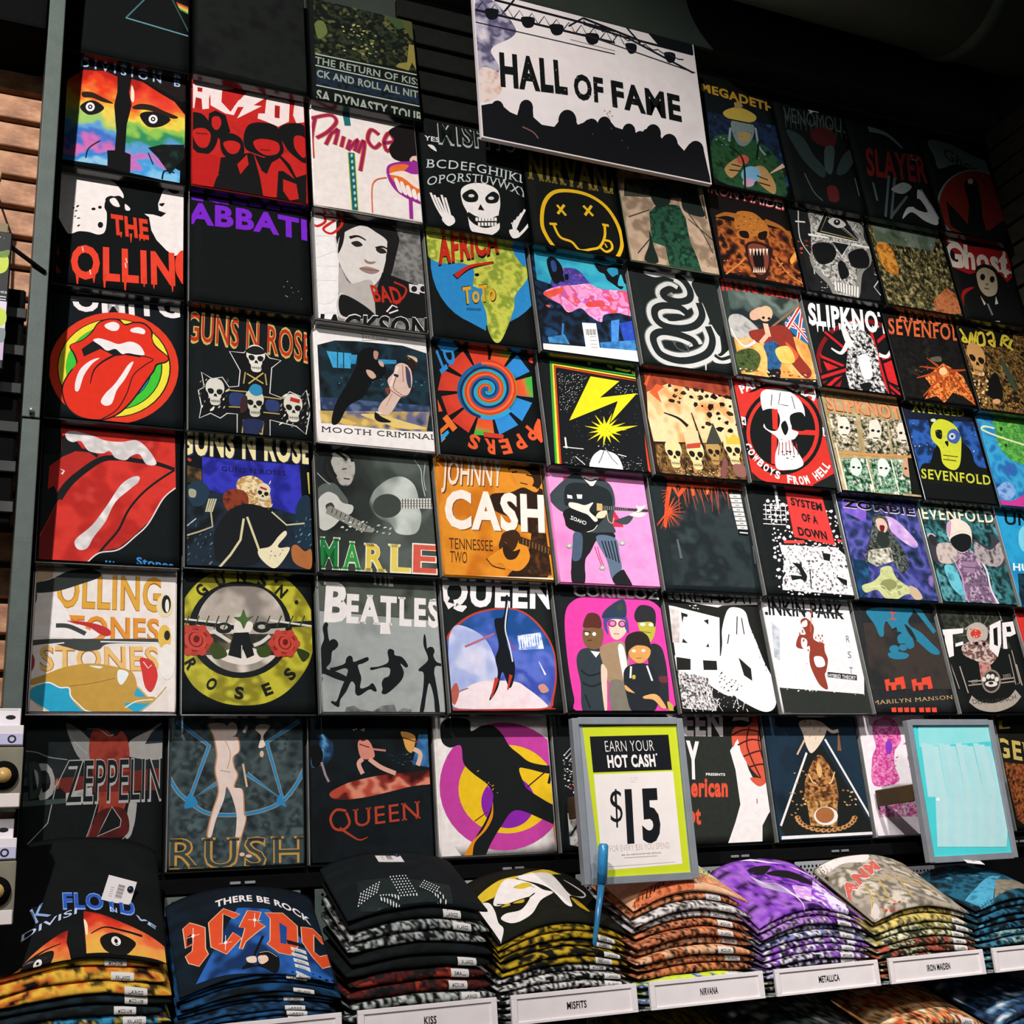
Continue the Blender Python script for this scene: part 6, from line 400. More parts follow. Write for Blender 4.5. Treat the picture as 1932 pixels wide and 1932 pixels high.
(7, 1): ({'base': '14100f', 'label': 'shirt with a snarling brown monster mask shape and jagged red white name', 'W': 282.5, 'H': 350, 'geom': (1.8135, 2.096, -0.3154, 0.0, 0.095)}, [('t','c83a34','IRON MAIDEN','-1.5,298.5 296.5,286 11,332.5',0.042,0),('t','f0e0dc','IRON MAIDEN','0.5,300 295.5,288.5 12,329.5',0.0,0),('n','1a0f0a 3a1a10 7a3a1c b8642c 4a2212 1c100c','12,206 284,211 285,9 -3,17',8,0.8,34,None,0,4),('s','b8702c','88,239 138,255 171,244 199,207 184,168 143,166 97,145 72,164'),('r','7a4418 d8903c','93,234 196,249 182,185 85,167',26,3,7,0.6,20,1),('l','a86428',(6.09,20.72),'13,211.5 51,228.5 91.5,227.5','s'),('l','a86428',(21.67,3.82),'192,229.5 249,216.5 288,175.5','s'),('l','8a4c20',(3.63,14.53),'10.5,170 42,185 80,171.5','s'),('s','1a0c08','86,172.5 116,178.5 117,155 90.5,153'),('s','1a0c08','157.5,180.5 190,193 177,160.5 153,159'),('s','2a1410','100,128 139,147 195,134 178,84 152,21 121,10 103,36 95,81'),('s','7a3c2c','107.5,123.5 136.5,138 175.5,127.5 168.5,70.5 142.5,31 114,32 103,76'),('s','120a0a','120.5,102.5 154,109 148,55 117.5,50'),('p','e8dcc8','109.5,115.5 118,115.5 108.5,89'),('p','e0d0b8','104.9,30.3 111.4,31.4 112.4,51.8'),('p','e8dcc8','122,117.5 130,118 121,91'),('p','e0d0b8','112.6,31.6 119.2,32.8 120.2,53.2'),('p','e8dcc8','134,120 142,120 133,93.5'),('p','e0d0b8','120.4,33 127,34.2 128,54.6'),('p','e8dcc8','146,122 154.5,122.5 145,95.5'),('p','e0d0b8','128.2,34.4 134.8,35.5 135.8,56'),('p','e8dcc8','158.5,124.5 166.5,125 157,97.5'),('p','e0d0b8','136.1,35.7 142.7,36.9 143.7,57.3'),('p','e8dcc8','170.5,126.5 179,127 169.5,100'),('p','e0d0b8','143.9,37.1 150.5,38.3 151.5,58.7'),('r','c8401c e06a2c 8a2c14','7,64 77,77 74,8 2,12',16,3,8,0.6,0,1),('r','d84a1c f08a3c 8a2c14','204,124 311,144 281,20 209,43',30,3,8,0.5,40,3),('s','e8a03c','253,103.5 285.5,139 275,107.5 255,86'),('l','c87a3c',5.33,'6.5,7.5 60.5,51 89.5,79.5','s'),('l','c87a3c',5.65,'198.5,99.5 234,47 281.5,20','s')]),
(7, 2): ({'base': '2c3632', 'label': 'painted shirt with a lunging warrior figure, sabre and a blue red flag', 'W': 276.1, 'H': 350, 'geom': (1.8159, 2.092, -0.6243, 0.0, 0.095)}, [('t','c83a34','IRON MAIDEN','1.5,280 344,284.5 5.5,315',0.08,0),('n','20262a 4a5a54 6c7a72 2c3632','22,286 272,288 308,212 26,115 15,196',9,0.5,60,'144,187 173,317',0,1),('n','8a8c88 b8b4b0 6a6e6c','8,189 56,202 108,154 73,121 6,123',9,0.5,30,None,1,1),('n','c8702c e89a4c f0b868 b85a24','10,118 266,161 284,19 12,-6',9,0.6,40,None,0,1),('n','2c3a20 4a5a2c 1c2816','6,68 61,92 90,69 61,17 6,15',8,0.7,14,None,1,1),('p','2a6aa0','198,195.5 289.5,284.5 287,124 240.5,151'),('l','e8e0dc',12.27,'204,196.5 299.5,177',''),('l','c83028',5.52,'204,196.5 299.5,177',''),('l','e8e0dc',12.65,'288,278.5 240.5,151',''),('l','c83028',5.69,'288,278.5 240.5,151',''),('l','e8e0dc',12.36,'221.5,222 288,130',''),('l','c83028',5.56,'221.5,222 288,130',''),('l','e8e0dc',12.58,'273,264.5 197.5,167.5',''),('l','c83028',5.66,'273,264.5 197.5,167.5',''),('l','8a6a4c',6.04,'153.5,177.5 289.5,284.5',''),('s','8a3024','67,148 122,167 191,189 220,165 228,99 261,43 232,17 178,81 139,114 83,117'),('s','d8a890','87.5,218 127,241 132.5,214 99,192 82.5,195'),('o','d8b090','140,220.5 166,224.5 133.5,192.5'),('o','1a1210','129.4,204.9 134.8,205.7 128.4,200.2'),('o','1a1210','149,205.1 154.4,205.9 148,200.4'),('l','e0b898',18.06,'132,185.5 133.5,141.5',''),('l','d8a888',15.33,'83,117.5 51.5,102 37,110.5','s'),('l','e8e4dc',(3.49,8.14),'6,150 20.5,114 44.5,95.5 83,117.5','s'),('l','d8b090',13.2,'136.5,153 99.5,114','s'),('n','1c3a5a 2a5a8a 14283c','110,110 154,128 166,80 142,27 106,17 113,72',8,0.6,14,None,1,1),('s','14181c','101.5,22 149.5,34 135,-6 113,-3.5'),('s','d85a34','189.5,132.5 226.5,93.5 204.5,74'),('r','b8402c e8a070 f0d0b0 5a2a1c','7,20 295,36 279,-4 16,-16',50,3,7,0.5,0,6),('n','f0b050 e8c870','147,99 197,117 209,69 161,57',9,0.4,20,None,1,1)]),
(7, 3): ({'base': '1a1d1c', 'label': 'shirt with a cracked white skull in a black ring, red corners and curved lettering', 'W': 288.4, 'H': 350, 'geom': (1.8154, 2.1038, -0.9448, 0.0, 0.095)}, [('p','c83028','0,0 288,0 288,350 0,350'),('o','101414','141,171 275.5,168 88,29'),('o','c83028','141,171 263,168 93,42'),('o','101414','140,171 249.5,168.5 96.5,54.5'),('p','c83028','131.5,302.5 149,305 93.5,58.5 75,62'),('p','c83028','142.5,176.5 264,184.5 260,168 138.5,160.5'),('s','101414','48,282 75,301 112,316 203,317 247,306 226,314 169,318 110,308 72,290'),('s','f0ecec','91,287 132,305 189,304 227,271 227,223 201,209 193,224 171,180 192,171 175,149 161,137 187,77 164,55 129,47 91,48 95,89 114,127 113,148 75,175 92,203 83,238'),('s','101414','84,228 128,238 138,207.5 118,169 85,170.5 79.5,196'),('s','101414','175.5,222.5 219,238 229,207 216.5,179.5 177,180.5'),('p','c83028','116.5,237 137,239 121,169 105,172.5'),('s','101414','136,186.5 154.5,204 159.5,178.5 143,156'),('l','3a3c3c',2.93,'127.5,286 116,247.5',''),('l','3a3c3c',2.96,'158,295 143.5,256 177,254.5',''),('l','3a3c3c',2.98,'196.5,289 198,246.5',''),('l','8a2c2c',2.87,'118.5,132.5 106,90',''),('l','8a2c2c',2.88,'129.5,133.5 119.5,91.5',''),('l','8a2c2c',2.89,'141,135 133,93',''),('l','8a2c2c',2.89,'152.5,136 147,94',''),('l','8a2c2c',2.9,'164,137 160.5,95.5',''),('l','8a2c2c',2.91,'175.5,138.5 174.5,97',''),('r','101414','115,106 165,106 153,79 115,81',8,3,6,0.5,0,1),('r','c83028','118,143 186,145 179,118 118,117',12,2,4,0.6,0,1),('t','f0ecec','PANT','22,276 119,322.5 16.5,302',0.05,0),('t','f0ecec','ERA','186,317.5 276,282.5 221.5,346.5',0.05,0),('l','c83028',55.22,'0,65 32,3 98,-16 185,1 254,53 292,87','s'),('a','f4f0ee','COWBOYS FROM HELL','145.8,166.5',161.8,203,322,25.7,0.04,1),('p','f0ecec','5,200.5 18.5,198.5 15.5,173.5 2.5,174.5'),('t','101414','4','3.7,179.8 13.2,178.2 6.7,194.1',0.04,0),('p','f0ecec','281,196 301,193.5 295.5,166.5 278,167.5'),('t','101414','1','282.6,171.5 289.5,171.1 285.9,189.3',0.05,0),('p','1a1d1c','203.5,7.5 301,57 274.5,-47.5 183,-54.5'),('p','1a1d1c','-6,37 24,10 99,-16 275,-19 285,20 275,-94 -39,-117')]),
(7, 4): ({'base': '171b1b', 'label': 'white stencilled crowd scene shirt with a red placard of three bold lines', 'W': 290.4, 'H': 350, 'geom': (1.8145, 2.1049, -1.2612, 0.0, 0.095)}, [('r','f0e8e8 e4dcdc','54,283 331,271 289,2 31,2 56,153',260,3.5,9,0.7,20,3),('n','f0e8e8 f0e8e8 f0e8e8 2a2c2c','73,146 262,150 308,111 291,10 52,15 75,98',6,1.1,9,None,0,3),('l','e8e0e0',2.3,'44.5,262 122.5,264',''),('l','e8e0e0',2.31,'52.5,267 44,209',''),('l','e8e0e0',2.29,'41.5,248 119,249.5',''),('l','e8e0e0',2.32,'69,268 60.5,210',''),('l','e8e0e0',2.29,'38.5,234 116,235.5',''),('l','e8e0e0',2.33,'85.5,269.5 77,211.5',''),('l','e8e0e0',2.28,'35.5,219.5 112.5,221',''),('l','e8e0e0',2.34,'102.5,270.5 93.5,212.5',''),('l','e8e0e0',2.28,'32.5,205.5 109,207',''),('l','e8e0e0',2.35,'119,272 110.5,213.5',''),('p','171b1b','39.2,216.7 48.3,217.4 46.5,209.1 37.9,210.6'),('l','f0e8e8',8.44,'96.5,312 92.5,253.5',''),('p','dc3c38','128,308 252.5,301.5 261,156 126,172'),('l','8a1c1a',1.89,'128,308 126,172',''),('t','171b1b','SYSTEM','139.5,269.5 243,258.5 141,294.5',0.07,0),('t','171b1b','OF A','166,223.5 218.5,217 166,248.5',0.07,0),('t','171b1b','DOWN','144,179 239,171 143,205.5',0.07,0),('l','d84a44',9.17,'88.5,155.5 157.5,159.5',''),('l','d84a44',7.69,'272,171 299.5,168.5',''),('p','171b1b','101.5,96 128,93.5 142.5,58.5 136,42.5 117.5,49.5 89.5,44 88.5,59.5 124,57.5 119.5,77'),('p','171b1b','210,130.5 237.5,128 230,107 210,110'),('l','171b1b',5.42,'72.5,66.5 36.5,26',''),('p','171b1b','239.5,63.5 274.5,53 270,36.5 253.5,44'),('l','171b1b',3.23,'156.5,79 147.5,23',''),('r','171b1b','75,138 308,111 288,18 66,19',36,2,5,0.4,40,7)]),
(7, 5): ({'base': 'e8e2e2', 'label': 'white shirt with a rust red soldier shape and grey scuffs', 'W': 286.5, 'H': 350, 'geom': (1.8156, 2.1021, -1.5751, 0.0, 0.095)}, [('n','f0eaec e8e4e6 f4eef0','0,0 287,0 287,350 0,350',25,0.5,30,None,0,1),('t','1a1c1c','LINKIN PARK','-8,268 260.5,264 -2.5,312.5',0.03,0),('p','2a2c2c','23.5,290.5 260,280 258.5,275 22,286'),('l','1a1c1c',3.99,'26.4,284.8 32.8,283.9',''),('l','1a1c1c',4.01,'43.8,283.9 50.2,283',''),('l','1a1c1c',4.03,'61.2,283.1 67.7,282.1',''),('l','1a1c1c',4.04,'78.8,282.2 85.2,281.3',''),('l','1a1c1c',4.06,'96.4,281.3 102.8,280.4',''),('l','1a1c1c',4.08,'114,280.4 120.5,279.5',''),('l','1a1c1c',4.09,'131.8,279.5 138.3,278.6',''),('l','1a1c1c',4.11,'149.6,278.6 156.1,277.7',''),('l','1a1c1c',4.13,'167.5,277.7 174.1,276.8',''),('l','1a1c1c',4.15,'185.4,276.8 192,275.9',''),('l','1a1c1c',4.17,'203.5,275.9 210.1,275',''),('l','1a1c1c',4.18,'221.6,275 228.2,274',''),('l','1a1c1c',4.2,'239.8,274.1 246.5,273.1',''),('s','8e3c2c','112,251 132,262 147,249 152,233 143,206 156,195 173,192 172,169 176,146 163,115 156,104 156,66 132,78 116,122 117,152 126,183 102,175 82,182 98,212 121,217'),('s','f0eaec','115.2,247.5 132.8,255.8 131.4,240.3 116.9,236'),('s','f0eaec','105,205 121,198 111,174.5 99.5,182'),('s','f0eaec','132.5,152.5 159.5,153 162.5,130.5 135,126'),('l','c86a50',2.3,'161,303.5 138,221.5',''),('s','e8e2e2','155.5,210.3 177.2,207 159.8,191.2'),('r','a8442f','93,228 188,215 173,153 89,174',22,3,7,0.5,70,1),('n','a8b0b8 c8ccd0 e0e0e4','18,248 39,226 21,143 5,150',9,0.6,20,None,0,1),('n','8a98a4 b8c0c8 e0e0e4','9,176 27,169 22,150 5,150',9,0.5,14,None,0,1),('t','5a6a74','R','250,197.4 261.4,196.9 253.7,216.9',-0.01,0),('t','5a6a74','S','243.9,153 255.2,152.4 247.6,172.3',-0.01,0),('t','5a6a74','T','237.9,109.1 249.2,108.5 241.5,128.1',-0.01,0),('p','1c1e1e','166.5,112.5 260.5,105.5 257.5,91 163.5,98.5'),('t','e8e4e4','HYBRID THEORY','166,98.5 254.5,92.5 168.5,109',0.02,0),('r','1a1c1c','93,137 179,123 177,116 93,118',4,1,2,0.6,0,1),('p','2c2f2c','-7.5,68.5 269,53 288.5,-4.5 -18.5,-4.5'),('r','e8e2e2','-1,71 270,56 268,49 -3,63',16,2,4,0.5,0,1),('p','2c2f2c','294.5,141 306,141.5 288,-7 257.5,-1.5')]),
(7, 6): ({'base': '1a2228', 'label': 'navy shirt with a white triangle outline and a glowing bronze crowd inside', 'W': 295.0, 'H': 318, 'geom': (1.785, 2.08, -1.888, 0.045, 0.02)}, [('n','16222c 1c3040 1a2a38 141c20','0,0 295,0 295,318 0,318',14,0.5,80,None,0,1),('p','1c1f1c','109,205 176,239 296,29 299,14 21,15 7,34'),('n','4a2c18 8a5a30 c88a50 3a2214 6a3c20','113,161 159,214 195,174 204,124 190,86 99,88 101,127',7,0.8,14,None,1,1),('n','5a3a1c a8703c d8a868 4a2c18','101,98 198,95 184,28 102,36',7,0.8,12,None,0,1),('s','e0b070','155.5,194.5 164,174.5 154,155 146,174.5'),('l','e8c890',3.63,'119.7,165.3 128.2,145.6 139.3,140.5','s'),('l','e8c890',3.71,'203,169 189,144.5 179,139.5','s'),('l','efe8e6',6.21,'188.5,254 299,43.5',''),('l','efe8e6',6.09,'123.5,219.5 11,38.5',''),('o','f0e8e0','154,58 191.5,56.5 149.5,35'),('o','a8683c','151.5,60.5 180.5,59.5 147.5,41'),('s','e8d4c0','114,299.5 164,304.5 198.5,289 186.5,259 142,219 126.5,234.5 120.5,269'),('r','d8a868 f0dcc0 a87040','111,302 188,299 167,254 126,264',18,4,8,0.4,60,1),('l','e8d0b8',8.74,'192.5,289 214.5,274 236.5,276.5','s'),('l','8a5a34',(3.78,12.59),'235,268.5 229.5,223.5',''),('l','d8b890',4.89,'124,254 92.5,215',''),('o','c8905a','243.7,50.9 252.9,50.6 242.6,45.6'),('o','5a3a20','246.4,51.8 250.1,51.7 245.8,48.9'),('o','c8905a','238.5,44.1 247.8,43.8 237.5,38.8'),('o','5a3a20','241.2,45 244.9,44.9 240.6,42.1'),('o','c8905a','230.2,37.9 239.3,37.6 229.1,32.6'),('o','5a3a20','232.8,38.8 236.5,38.7 232.2,35.9'),('o','c8905a','218.9,32.5 228.1,32.2 217.8,27.2'),('o','5a3a20','221.5,33.4 225.2,33.2 221,30.5'),('o','c8905a','205.2,28.1 214.4,27.7 204.2,22.8'),('o','5a3a20','207.9,28.9 211.5,28.8 207.3,26.1'),('o','c8905a','189.7,24.8 198.8,24.4 188.6,19.5'),('o','5a3a20','192.3,25.6 195.9,25.5 191.7,22.8'),('o','c8905a','172.8,22.7 181.9,22.4 171.8,17.5'),('o','5a3a20','175.4,23.6 179.1,23.5 174.9,20.7'),('o','c8905a','155.4,22 164.4,21.7 154.4,16.8'),('o','5a3a20','157.9,22.9 161.5,22.8 157.4,20'),('o','c8905a','137.9,22.7 146.9,22.3 136.9,17.5'),('o','5a3a20','140.5,23.5 144.1,23.4 139.9,20.7'),('o','c8905a','121.1,24.6 130.1,24.3 120.1,19.4'),('o','5a3a20','123.7,25.5 127.3,25.4 123.2,22.7'),('o','c8905a','105.6,27.8 114.5,27.5 104.7,22.6'),('o','5a3a20','108.2,28.7 111.7,28.6 107.7,25.9'),('o','c8905a','92,32.1 100.9,31.8 91,27'),('o','5a3a20','94.5,33 98.1,32.9 94,30.2'),('o','c8905a','80.7,37.4 89.5,37.1 79.7,32.2'),('o','5a3a20','83.2,38.3 86.8,38.1 82.7,35.4'),('o','c8905a','72.1,43.4 81,43.1 71.2,38.2'),('o','5a3a20','74.7,44.3 78.2,44.2 74.1,41.5'),('o','c8905a','66.6,50 75.5,49.7 65.7,44.8'),('o','5a3a20','69.2,50.8 72.7,50.7 68.6,48'),('o','c8905a','64.4,56.8 73.2,56.5 63.5,51.6'),('o','5a3a20','66.9,57.7 70.5,57.6 66.4,54.9'),('r','d8b080 a87848','51,118 101,127 98,79 47,61',12,3,6,0.6,0,1),('r','d8b080 a87848','217,129 263,113 255,74 214,85',10,3,6,0.6,0,1),('r','b88a58','73,176 116,175 95,127 69,118',5,3,5,0.6,0,1),('p','efe8e6','8,13 302,14 300.5,7 6.5,5')]),
(8, 1): ({'base': '101212', 'label': 'shirt with a large etched skull topped by an all seeing eye triangle', 'W': 285.4, 'H': 350, 'geom': (2.109, 2.3943, -0.3147, 0.0, 0.095)}, [('n','101212 1c1e1e 101212','23,303 321,300 272,8 8,-12',14,0.5,40,None,0,1),('r','7a2c20 b8502c','3,183 56,187 41,124 -3,116',10,4,8,0.6,0,1),('r','b84030','278,167 315,161 297,97 274,105',6,4,7,0.6,0,1),('l','c8c4be',3.98,'34,299.5 14.5,191 41,124 38.5,64','s'),('s','8a8880','73,307 123,305 267,296 272,240 285,193 271,141 227,97 190,6 142,-13 95,-3 80,35 42,76 35,123 60,175 67,232'),('n','c0bcb4 6a6a64 e0dcd4 3a3c3a 8a8880','78,302 260,295 278,192 255,132 209,99 171,3 109,5 96,50 45,89 50,162',7,1,13,None,0,1),('p','15181a','141,327.5 204.5,328 249.5,217.5 80.5,222'),('l','e8e4dc',6.14,'139.5,318 250,218.5 82.5,224','c'),('l','c8b070',4.08,'143.5,300 232.5,226.5 102,233.5','c'),('s','d0ccc4','141,277.5 178.5,300.5 211,279 174,259'),('o','1a1c1c','176.7,281.4 190.2,284.1 173.7,269.5'),('o','e8e4dc','177.6,284.7 181.6,285.5 176.6,280.8'),('s','101212','59.5,175.5 119.5,193 144.5,167 121.5,126.5 73.5,105.5 52,132'),('s','101212','195.5,170.5 253.5,196.5 271,165.5 253.5,125.5 200.5,116 187,138'),('p','15181a','134.5,202 204,202.5 162.5,152'),('l','e8e4dc',4.03,'134.5,202 204,202.5 162.5,152','c'),('s','101212','138,117 161,133.5 174,87.5 136.5,63'),('l','e8e4dc',7.85,'111.5,49.5 106,16',''),('l','e8e4dc',7.87,'122,49 115.5,15',''),('l','e8e4dc',7.89,'132,48.5 125,13.5',''),('l','e8e4dc',7.91,'142.5,48 134.5,12',''),('l','e8e4dc',7.93,'153,47 144,10.5',''),('l','e8e4dc',7.94,'163.5,46.5 153.5,9.5',''),('l','e8e4dc',7.96,'173.5,46 163,8',''),('l','e8e4dc',7.98,'184,45.5 172.5,6.5',''),('l','e8e4dc',8.0,'194.5,44.5 182.5,5',''),('l','101212',2.62,'116.5,50.5 110.5,14',''),('l','101212',2.63,'127,50 120,12.5',''),('l','101212',2.63,'137.5,49.5 129.5,11.5',''),('l','101212',2.64,'147.5,48.5 139,10',''),('l','101212',2.65,'158,48 148.5,8.5',''),('l','101212',2.65,'168.5,47.5 158,7',''),('l','101212',2.66,'179,47 167.5,5.5',''),('l','101212',2.66,'189.5,46 177,4.5',''),('l','f0ece4',7.9,'49.5,210 124.5,212',''),('l','f0ece4',8.19,'211,204 281.5,204.5',''),('l','e8e4dc',3.97,'12,310.5 60,305',''),('l','e8e4dc',5.25,'10.5,251.5 48.5,256',''),('l','c8c4be',3.51,'281,299 299,245.5',''),('l','c8c4be',5.61,'275,301 300.5,299.5',''),('l','c8c4be',4.1,'273.5,104.5 297,96.5 259.5,54 277.5,27',''),('r','d8d4cc','52,42 83,48 71,-1 46,-5',6,3,6,0.3,0,1)]),
(8, 2): ({'base': '101213', 'label': 'shirt with torn white name, a goat headed star in red and white', 'W': 291.9, 'H': 350, 'geom': (2.105, 2.3968, -0.6256, 0.0, 0.095)}, [('o','7a1418','174.5,110.5 350.5,134.5 134.5,-39.5'),('o','101213','174.5,110.5 334,132.5 138.5,-24'),('n','b81c20 d02428 8a1418','18,112 105,79 27,-20 80,-19 293,1 328,143 241,102 172,-13 50,-22',9,0.5,20,None,0,1),('l','101213',27.33,'21.5,101 287,23',''),('l','c42024',9.94,'21.5,101 287,23',''),('l','101213',26.84,'5.5,-11.5 307,228',''),('l','c42024',9.76,'5.5,-11.5 307,228',''),('l','101213',27.87,'55.5,190.5 293,1.5',''),('l','c42024',10.13,'55.5,190.5 293,1.5',''),('l','101213',26.91,'-3,25.5 331,155',''),('l','c42024',9.79,'-3,25.5 331,155',''),('l','101213',28.4,'241.5,-4.5 236,223.5',''),('l','c42024',10.33,'241.5,-4.5 236,223.5',''),('n','101213 1c1e1e e8e4e0 101213 f0ecea','118,223 181,250 210,219 230,199 242,154 232,73 242,-5 97,-22 99,56 129,144',6,1.3,11,None,0,4),('s','f0ecea','165,120.5 198.5,131 202,97 197,57 168.5,42 157.5,68.5'),('s','101213','142,22 184.5,33 170,3.5 146.5,6'),('l','e8e4e0',(6.3,15.13),'66,135 99,123 133,162','s'),('l','e8e4e0',(15.77,6.57),'244,137.5 275,136 305,175','s'),('s','e8e4e0','123,218 142.5,197.5 155.5,153.5 127,161'),('t','f4efec','SLIPKNOT','4,211.5 308.5,222.5 17,291.5',0.05,0),('l','f4efec',(8.82,1.89),'15.2,221.8 14.6,204.5',''),('l','f4efec',(8.86,1.9),'36,223 29.5,185.5',''),('l','f4efec',(8.91,1.91),'57,224.5 50.5,190.5',''),('l','f4efec',(8.95,1.92),'77.5,226 72,195.5',''),('l','f4efec',(9.0,1.93),'99,227.5 93,200',''),('l','f4efec',(9.05,1.94),'119.9,229.1 114.4,205.1',''),('l','f4efec',(9.09,1.95),'141.2,230.6 135.9,210',''),('l','f4efec',(9.14,1.96),'162.6,232.1 157.5,215',''),('l','f4efec',(9.19,1.97),'184,233.6 179.2,220',''),('l','f4efec',(9.23,1.98),'205.6,235.1 201,225',''),('l','f4efec',(9.28,1.99),'227.3,236.6 223,230.1',''),('l','f4efec',(9.33,2.0),'249.1,238.1 245.1,235.2',''),('l','f4efec',(9.38,2.01),'271,239.6 267.4,240.3',''),('l','f4efec',(9.43,2.02),'293,241.2 289.7,245.4','')]),
(8, 3): ({'base': '15130f', 'label': 'shirt with a grid of grimy masked faces in cream and green panels, orange torn name', 'W': 290.0, 'H': 350, 'geom': (2.1168, 2.4067, -0.9469, 0.0, 0.095)}, [('n','c8b890 a8946a 8a7650','0,0 290,0 290,350 0,350',14,0.5,30,None,0,1),('t','3a1a10','SLIPKNOT','13.5,262 290.5,255 15,317',0.07,0),('t','e08a5c','SLIPKNOT','15.5,264.5 289,257 16.5,314.5',0.03,0),('n','14160f 3a4a34 c8b898 201f18 e8d8c0','16,249 114,249 95,131 6,128',7,1.1,13,None,0,3),('s','e0d4c4','48,236 78.5,239.5 81,202 52.5,172 37,191.5'),('o','1a1612','51.2,206.7 57.9,207.4 50.1,202.3'),('o','1a1612','71.2,206.2 77.3,206.8 70.1,201.7'),('l','2a1c14',3.66,'46.1,182 65.2,182.9',''),('n','14160f 3a4a34 c8b898 201f18 e8d8c0','130,251 230,251 209,131 118,128',7,1.1,13,None,0,4),('s','e0d4c4','162.5,238 194,241.5 195.5,203 166,173 150.5,193'),('o','1a1612','165.3,208.1 172.2,208.8 164.1,203.6'),('o','1a1612','185.8,207.6 192.1,208.2 184.6,203.1'),('l','2a1c14',3.76,'159.7,183.1 179.3,184',''),('n','14160f 3a4a34 c8b898 201f18 e8d8c0','234,254 338,254 314,133 221,130',7,1.1,13,None,0,6),('s','e0d4c4','268,241 300,244.5 301.5,206 270.5,175.5 255,195.5'),('o','1a1612','270.4,211 277.5,211.8 269.1,206.5'),('o','1a1612','291.4,210.5 297.8,211.2 290.1,206'),('l','2a1c14',3.85,'264.4,185.7 284.5,186.7',''),('l','c88a4a',8.01,'14,120.5 287.5,133.5',''),('n','12281c 2a6a4a 9ac0a0 14180f e0e4d0','24,104 117,111 118,-3 21,0',7,1.1,14,None,0,9),('s','cfe0d0','58,102.5 83.5,107.5 91,79.5 69,51.5 47.5,62.5'),('o','1c2a20','60.4,78.5 65.9,79 59.5,74.9'),('o','1c2a20','79,78.4 84,78.9 78,74.9'),('l','e8e0c8',4.49,'14.5,103 16.5,-0.5',''),('n','12281c 2a6a4a 9ac0a0 14180f e0e4d0','124,111 219,118 219,3 120,6',7,1.1,14,None,0,10),('s','d8e4d8','159,110 185.5,115 192.5,86.5 169.5,58 147.5,69.5'),('o','1c2a20','161.1,85.5 166.7,86 160.1,81.9'),('o','1c2a20','180.1,85.5 185.3,86 179.1,81.9'),('l','e8e0c8',4.61,'114,110.5 115.5,5.5',''),('n','12281c 2a6a4a 9ac0a0 14180f e0e4d0','216,118 313,125 312,9 211,11',7,1.1,14,None,0,11),('s','c89878','252,116.5 279,121.5 286,93 262,64 240,75.5'),('o','1c2a20','253.8,91.8 259.6,92.3 252.7,88.1'),('o','1c2a20','273.2,91.7 278.5,92.2 272.2,88.1'),('l','e8e0c8',4.71,'206,117 206,11',''),('p','12140f','270.5,127.5 307.5,131 297,9.5 251.5,10'),('l','e8e0cc',4.02,'14.5,151 17.5,4','')]),
(8, 4): ({'base': '1c2a3c', 'label': 'shirt of a long haired singer howling under a purple stormy sky behind a stone cross', 'W': 283.2, 'H': 350, 'geom': (2.1179, 2.4011, -1.2588, 0.0, 0.095)}, [('n','14202c 2a3a68 5a5aa8 3a3c80 1a2c48 8a70b8','0,0 283,0 283,350 0,350',9,0.8,50,None,0,1),('n','f0dce8 c8a0d8 8a78c8','150,252 198,247 255,182 234,164 176,203',8,0.4,30,None,1,1),('n','4a4ac0 7a5ac0 9a7ad0','14,294 102,292 85,231 15,260',9,0.5,40,None,0,1),('n','1a4a7a 14304a 2a6a9a','7,117 63,112 31,13 -4,4',9,0.5,30,None,0,1),('t','f0e8f0','ZOMBIE','14.5,274.5 274.5,265.5 16.5,302',0.1,0),('t','15101c','ZOMBIE','17,276 273,268 18.5,300.5',0.05,0),('p','15101c','14,310.5 294,315.5 292,308.5 12,302'),('n','2a302c 5a6058 14181a 7a8078','115,250 143,265 164,249 168,211 194,162 205,116 175,81 141,117 91,110 52,108 69,154 98,206',7,0.8,14,None,1,1),('s','d8b8a8','122.5,242 148.5,248 160.5,227.5 146.5,205 124,212'),('s','6a1c1c','132.6,225.5 149.6,224.5 139.1,204.7 130.3,208.3'),('s','28302c','121.5,203.5 150.5,201 151,167.5 123.5,157.5 108.5,173'),('n','e8e4d8 b8b4a0 3a3c34','72,146 153,159 151,117 87,97 58,112',7,0.9,10,None,0,1),('n','b0b478 c8cc90 8a8e58','101,94 137,100 147,67 179,44 214,29 214,13 172,19 128,1 90,4 68,27 27,17 19,37 60,51 90,73',8,0.6,20,None,1,1),('o','8a8e58','114,45 143.5,46.5 109.5,28.5'),('s','c8b090','189,44.5 215.5,33.5 223,9 197,4 183,24'),('l','d8dcA8',2.41,'41.5,33.5 91,40 114.5,21 168,39.5','s')]),
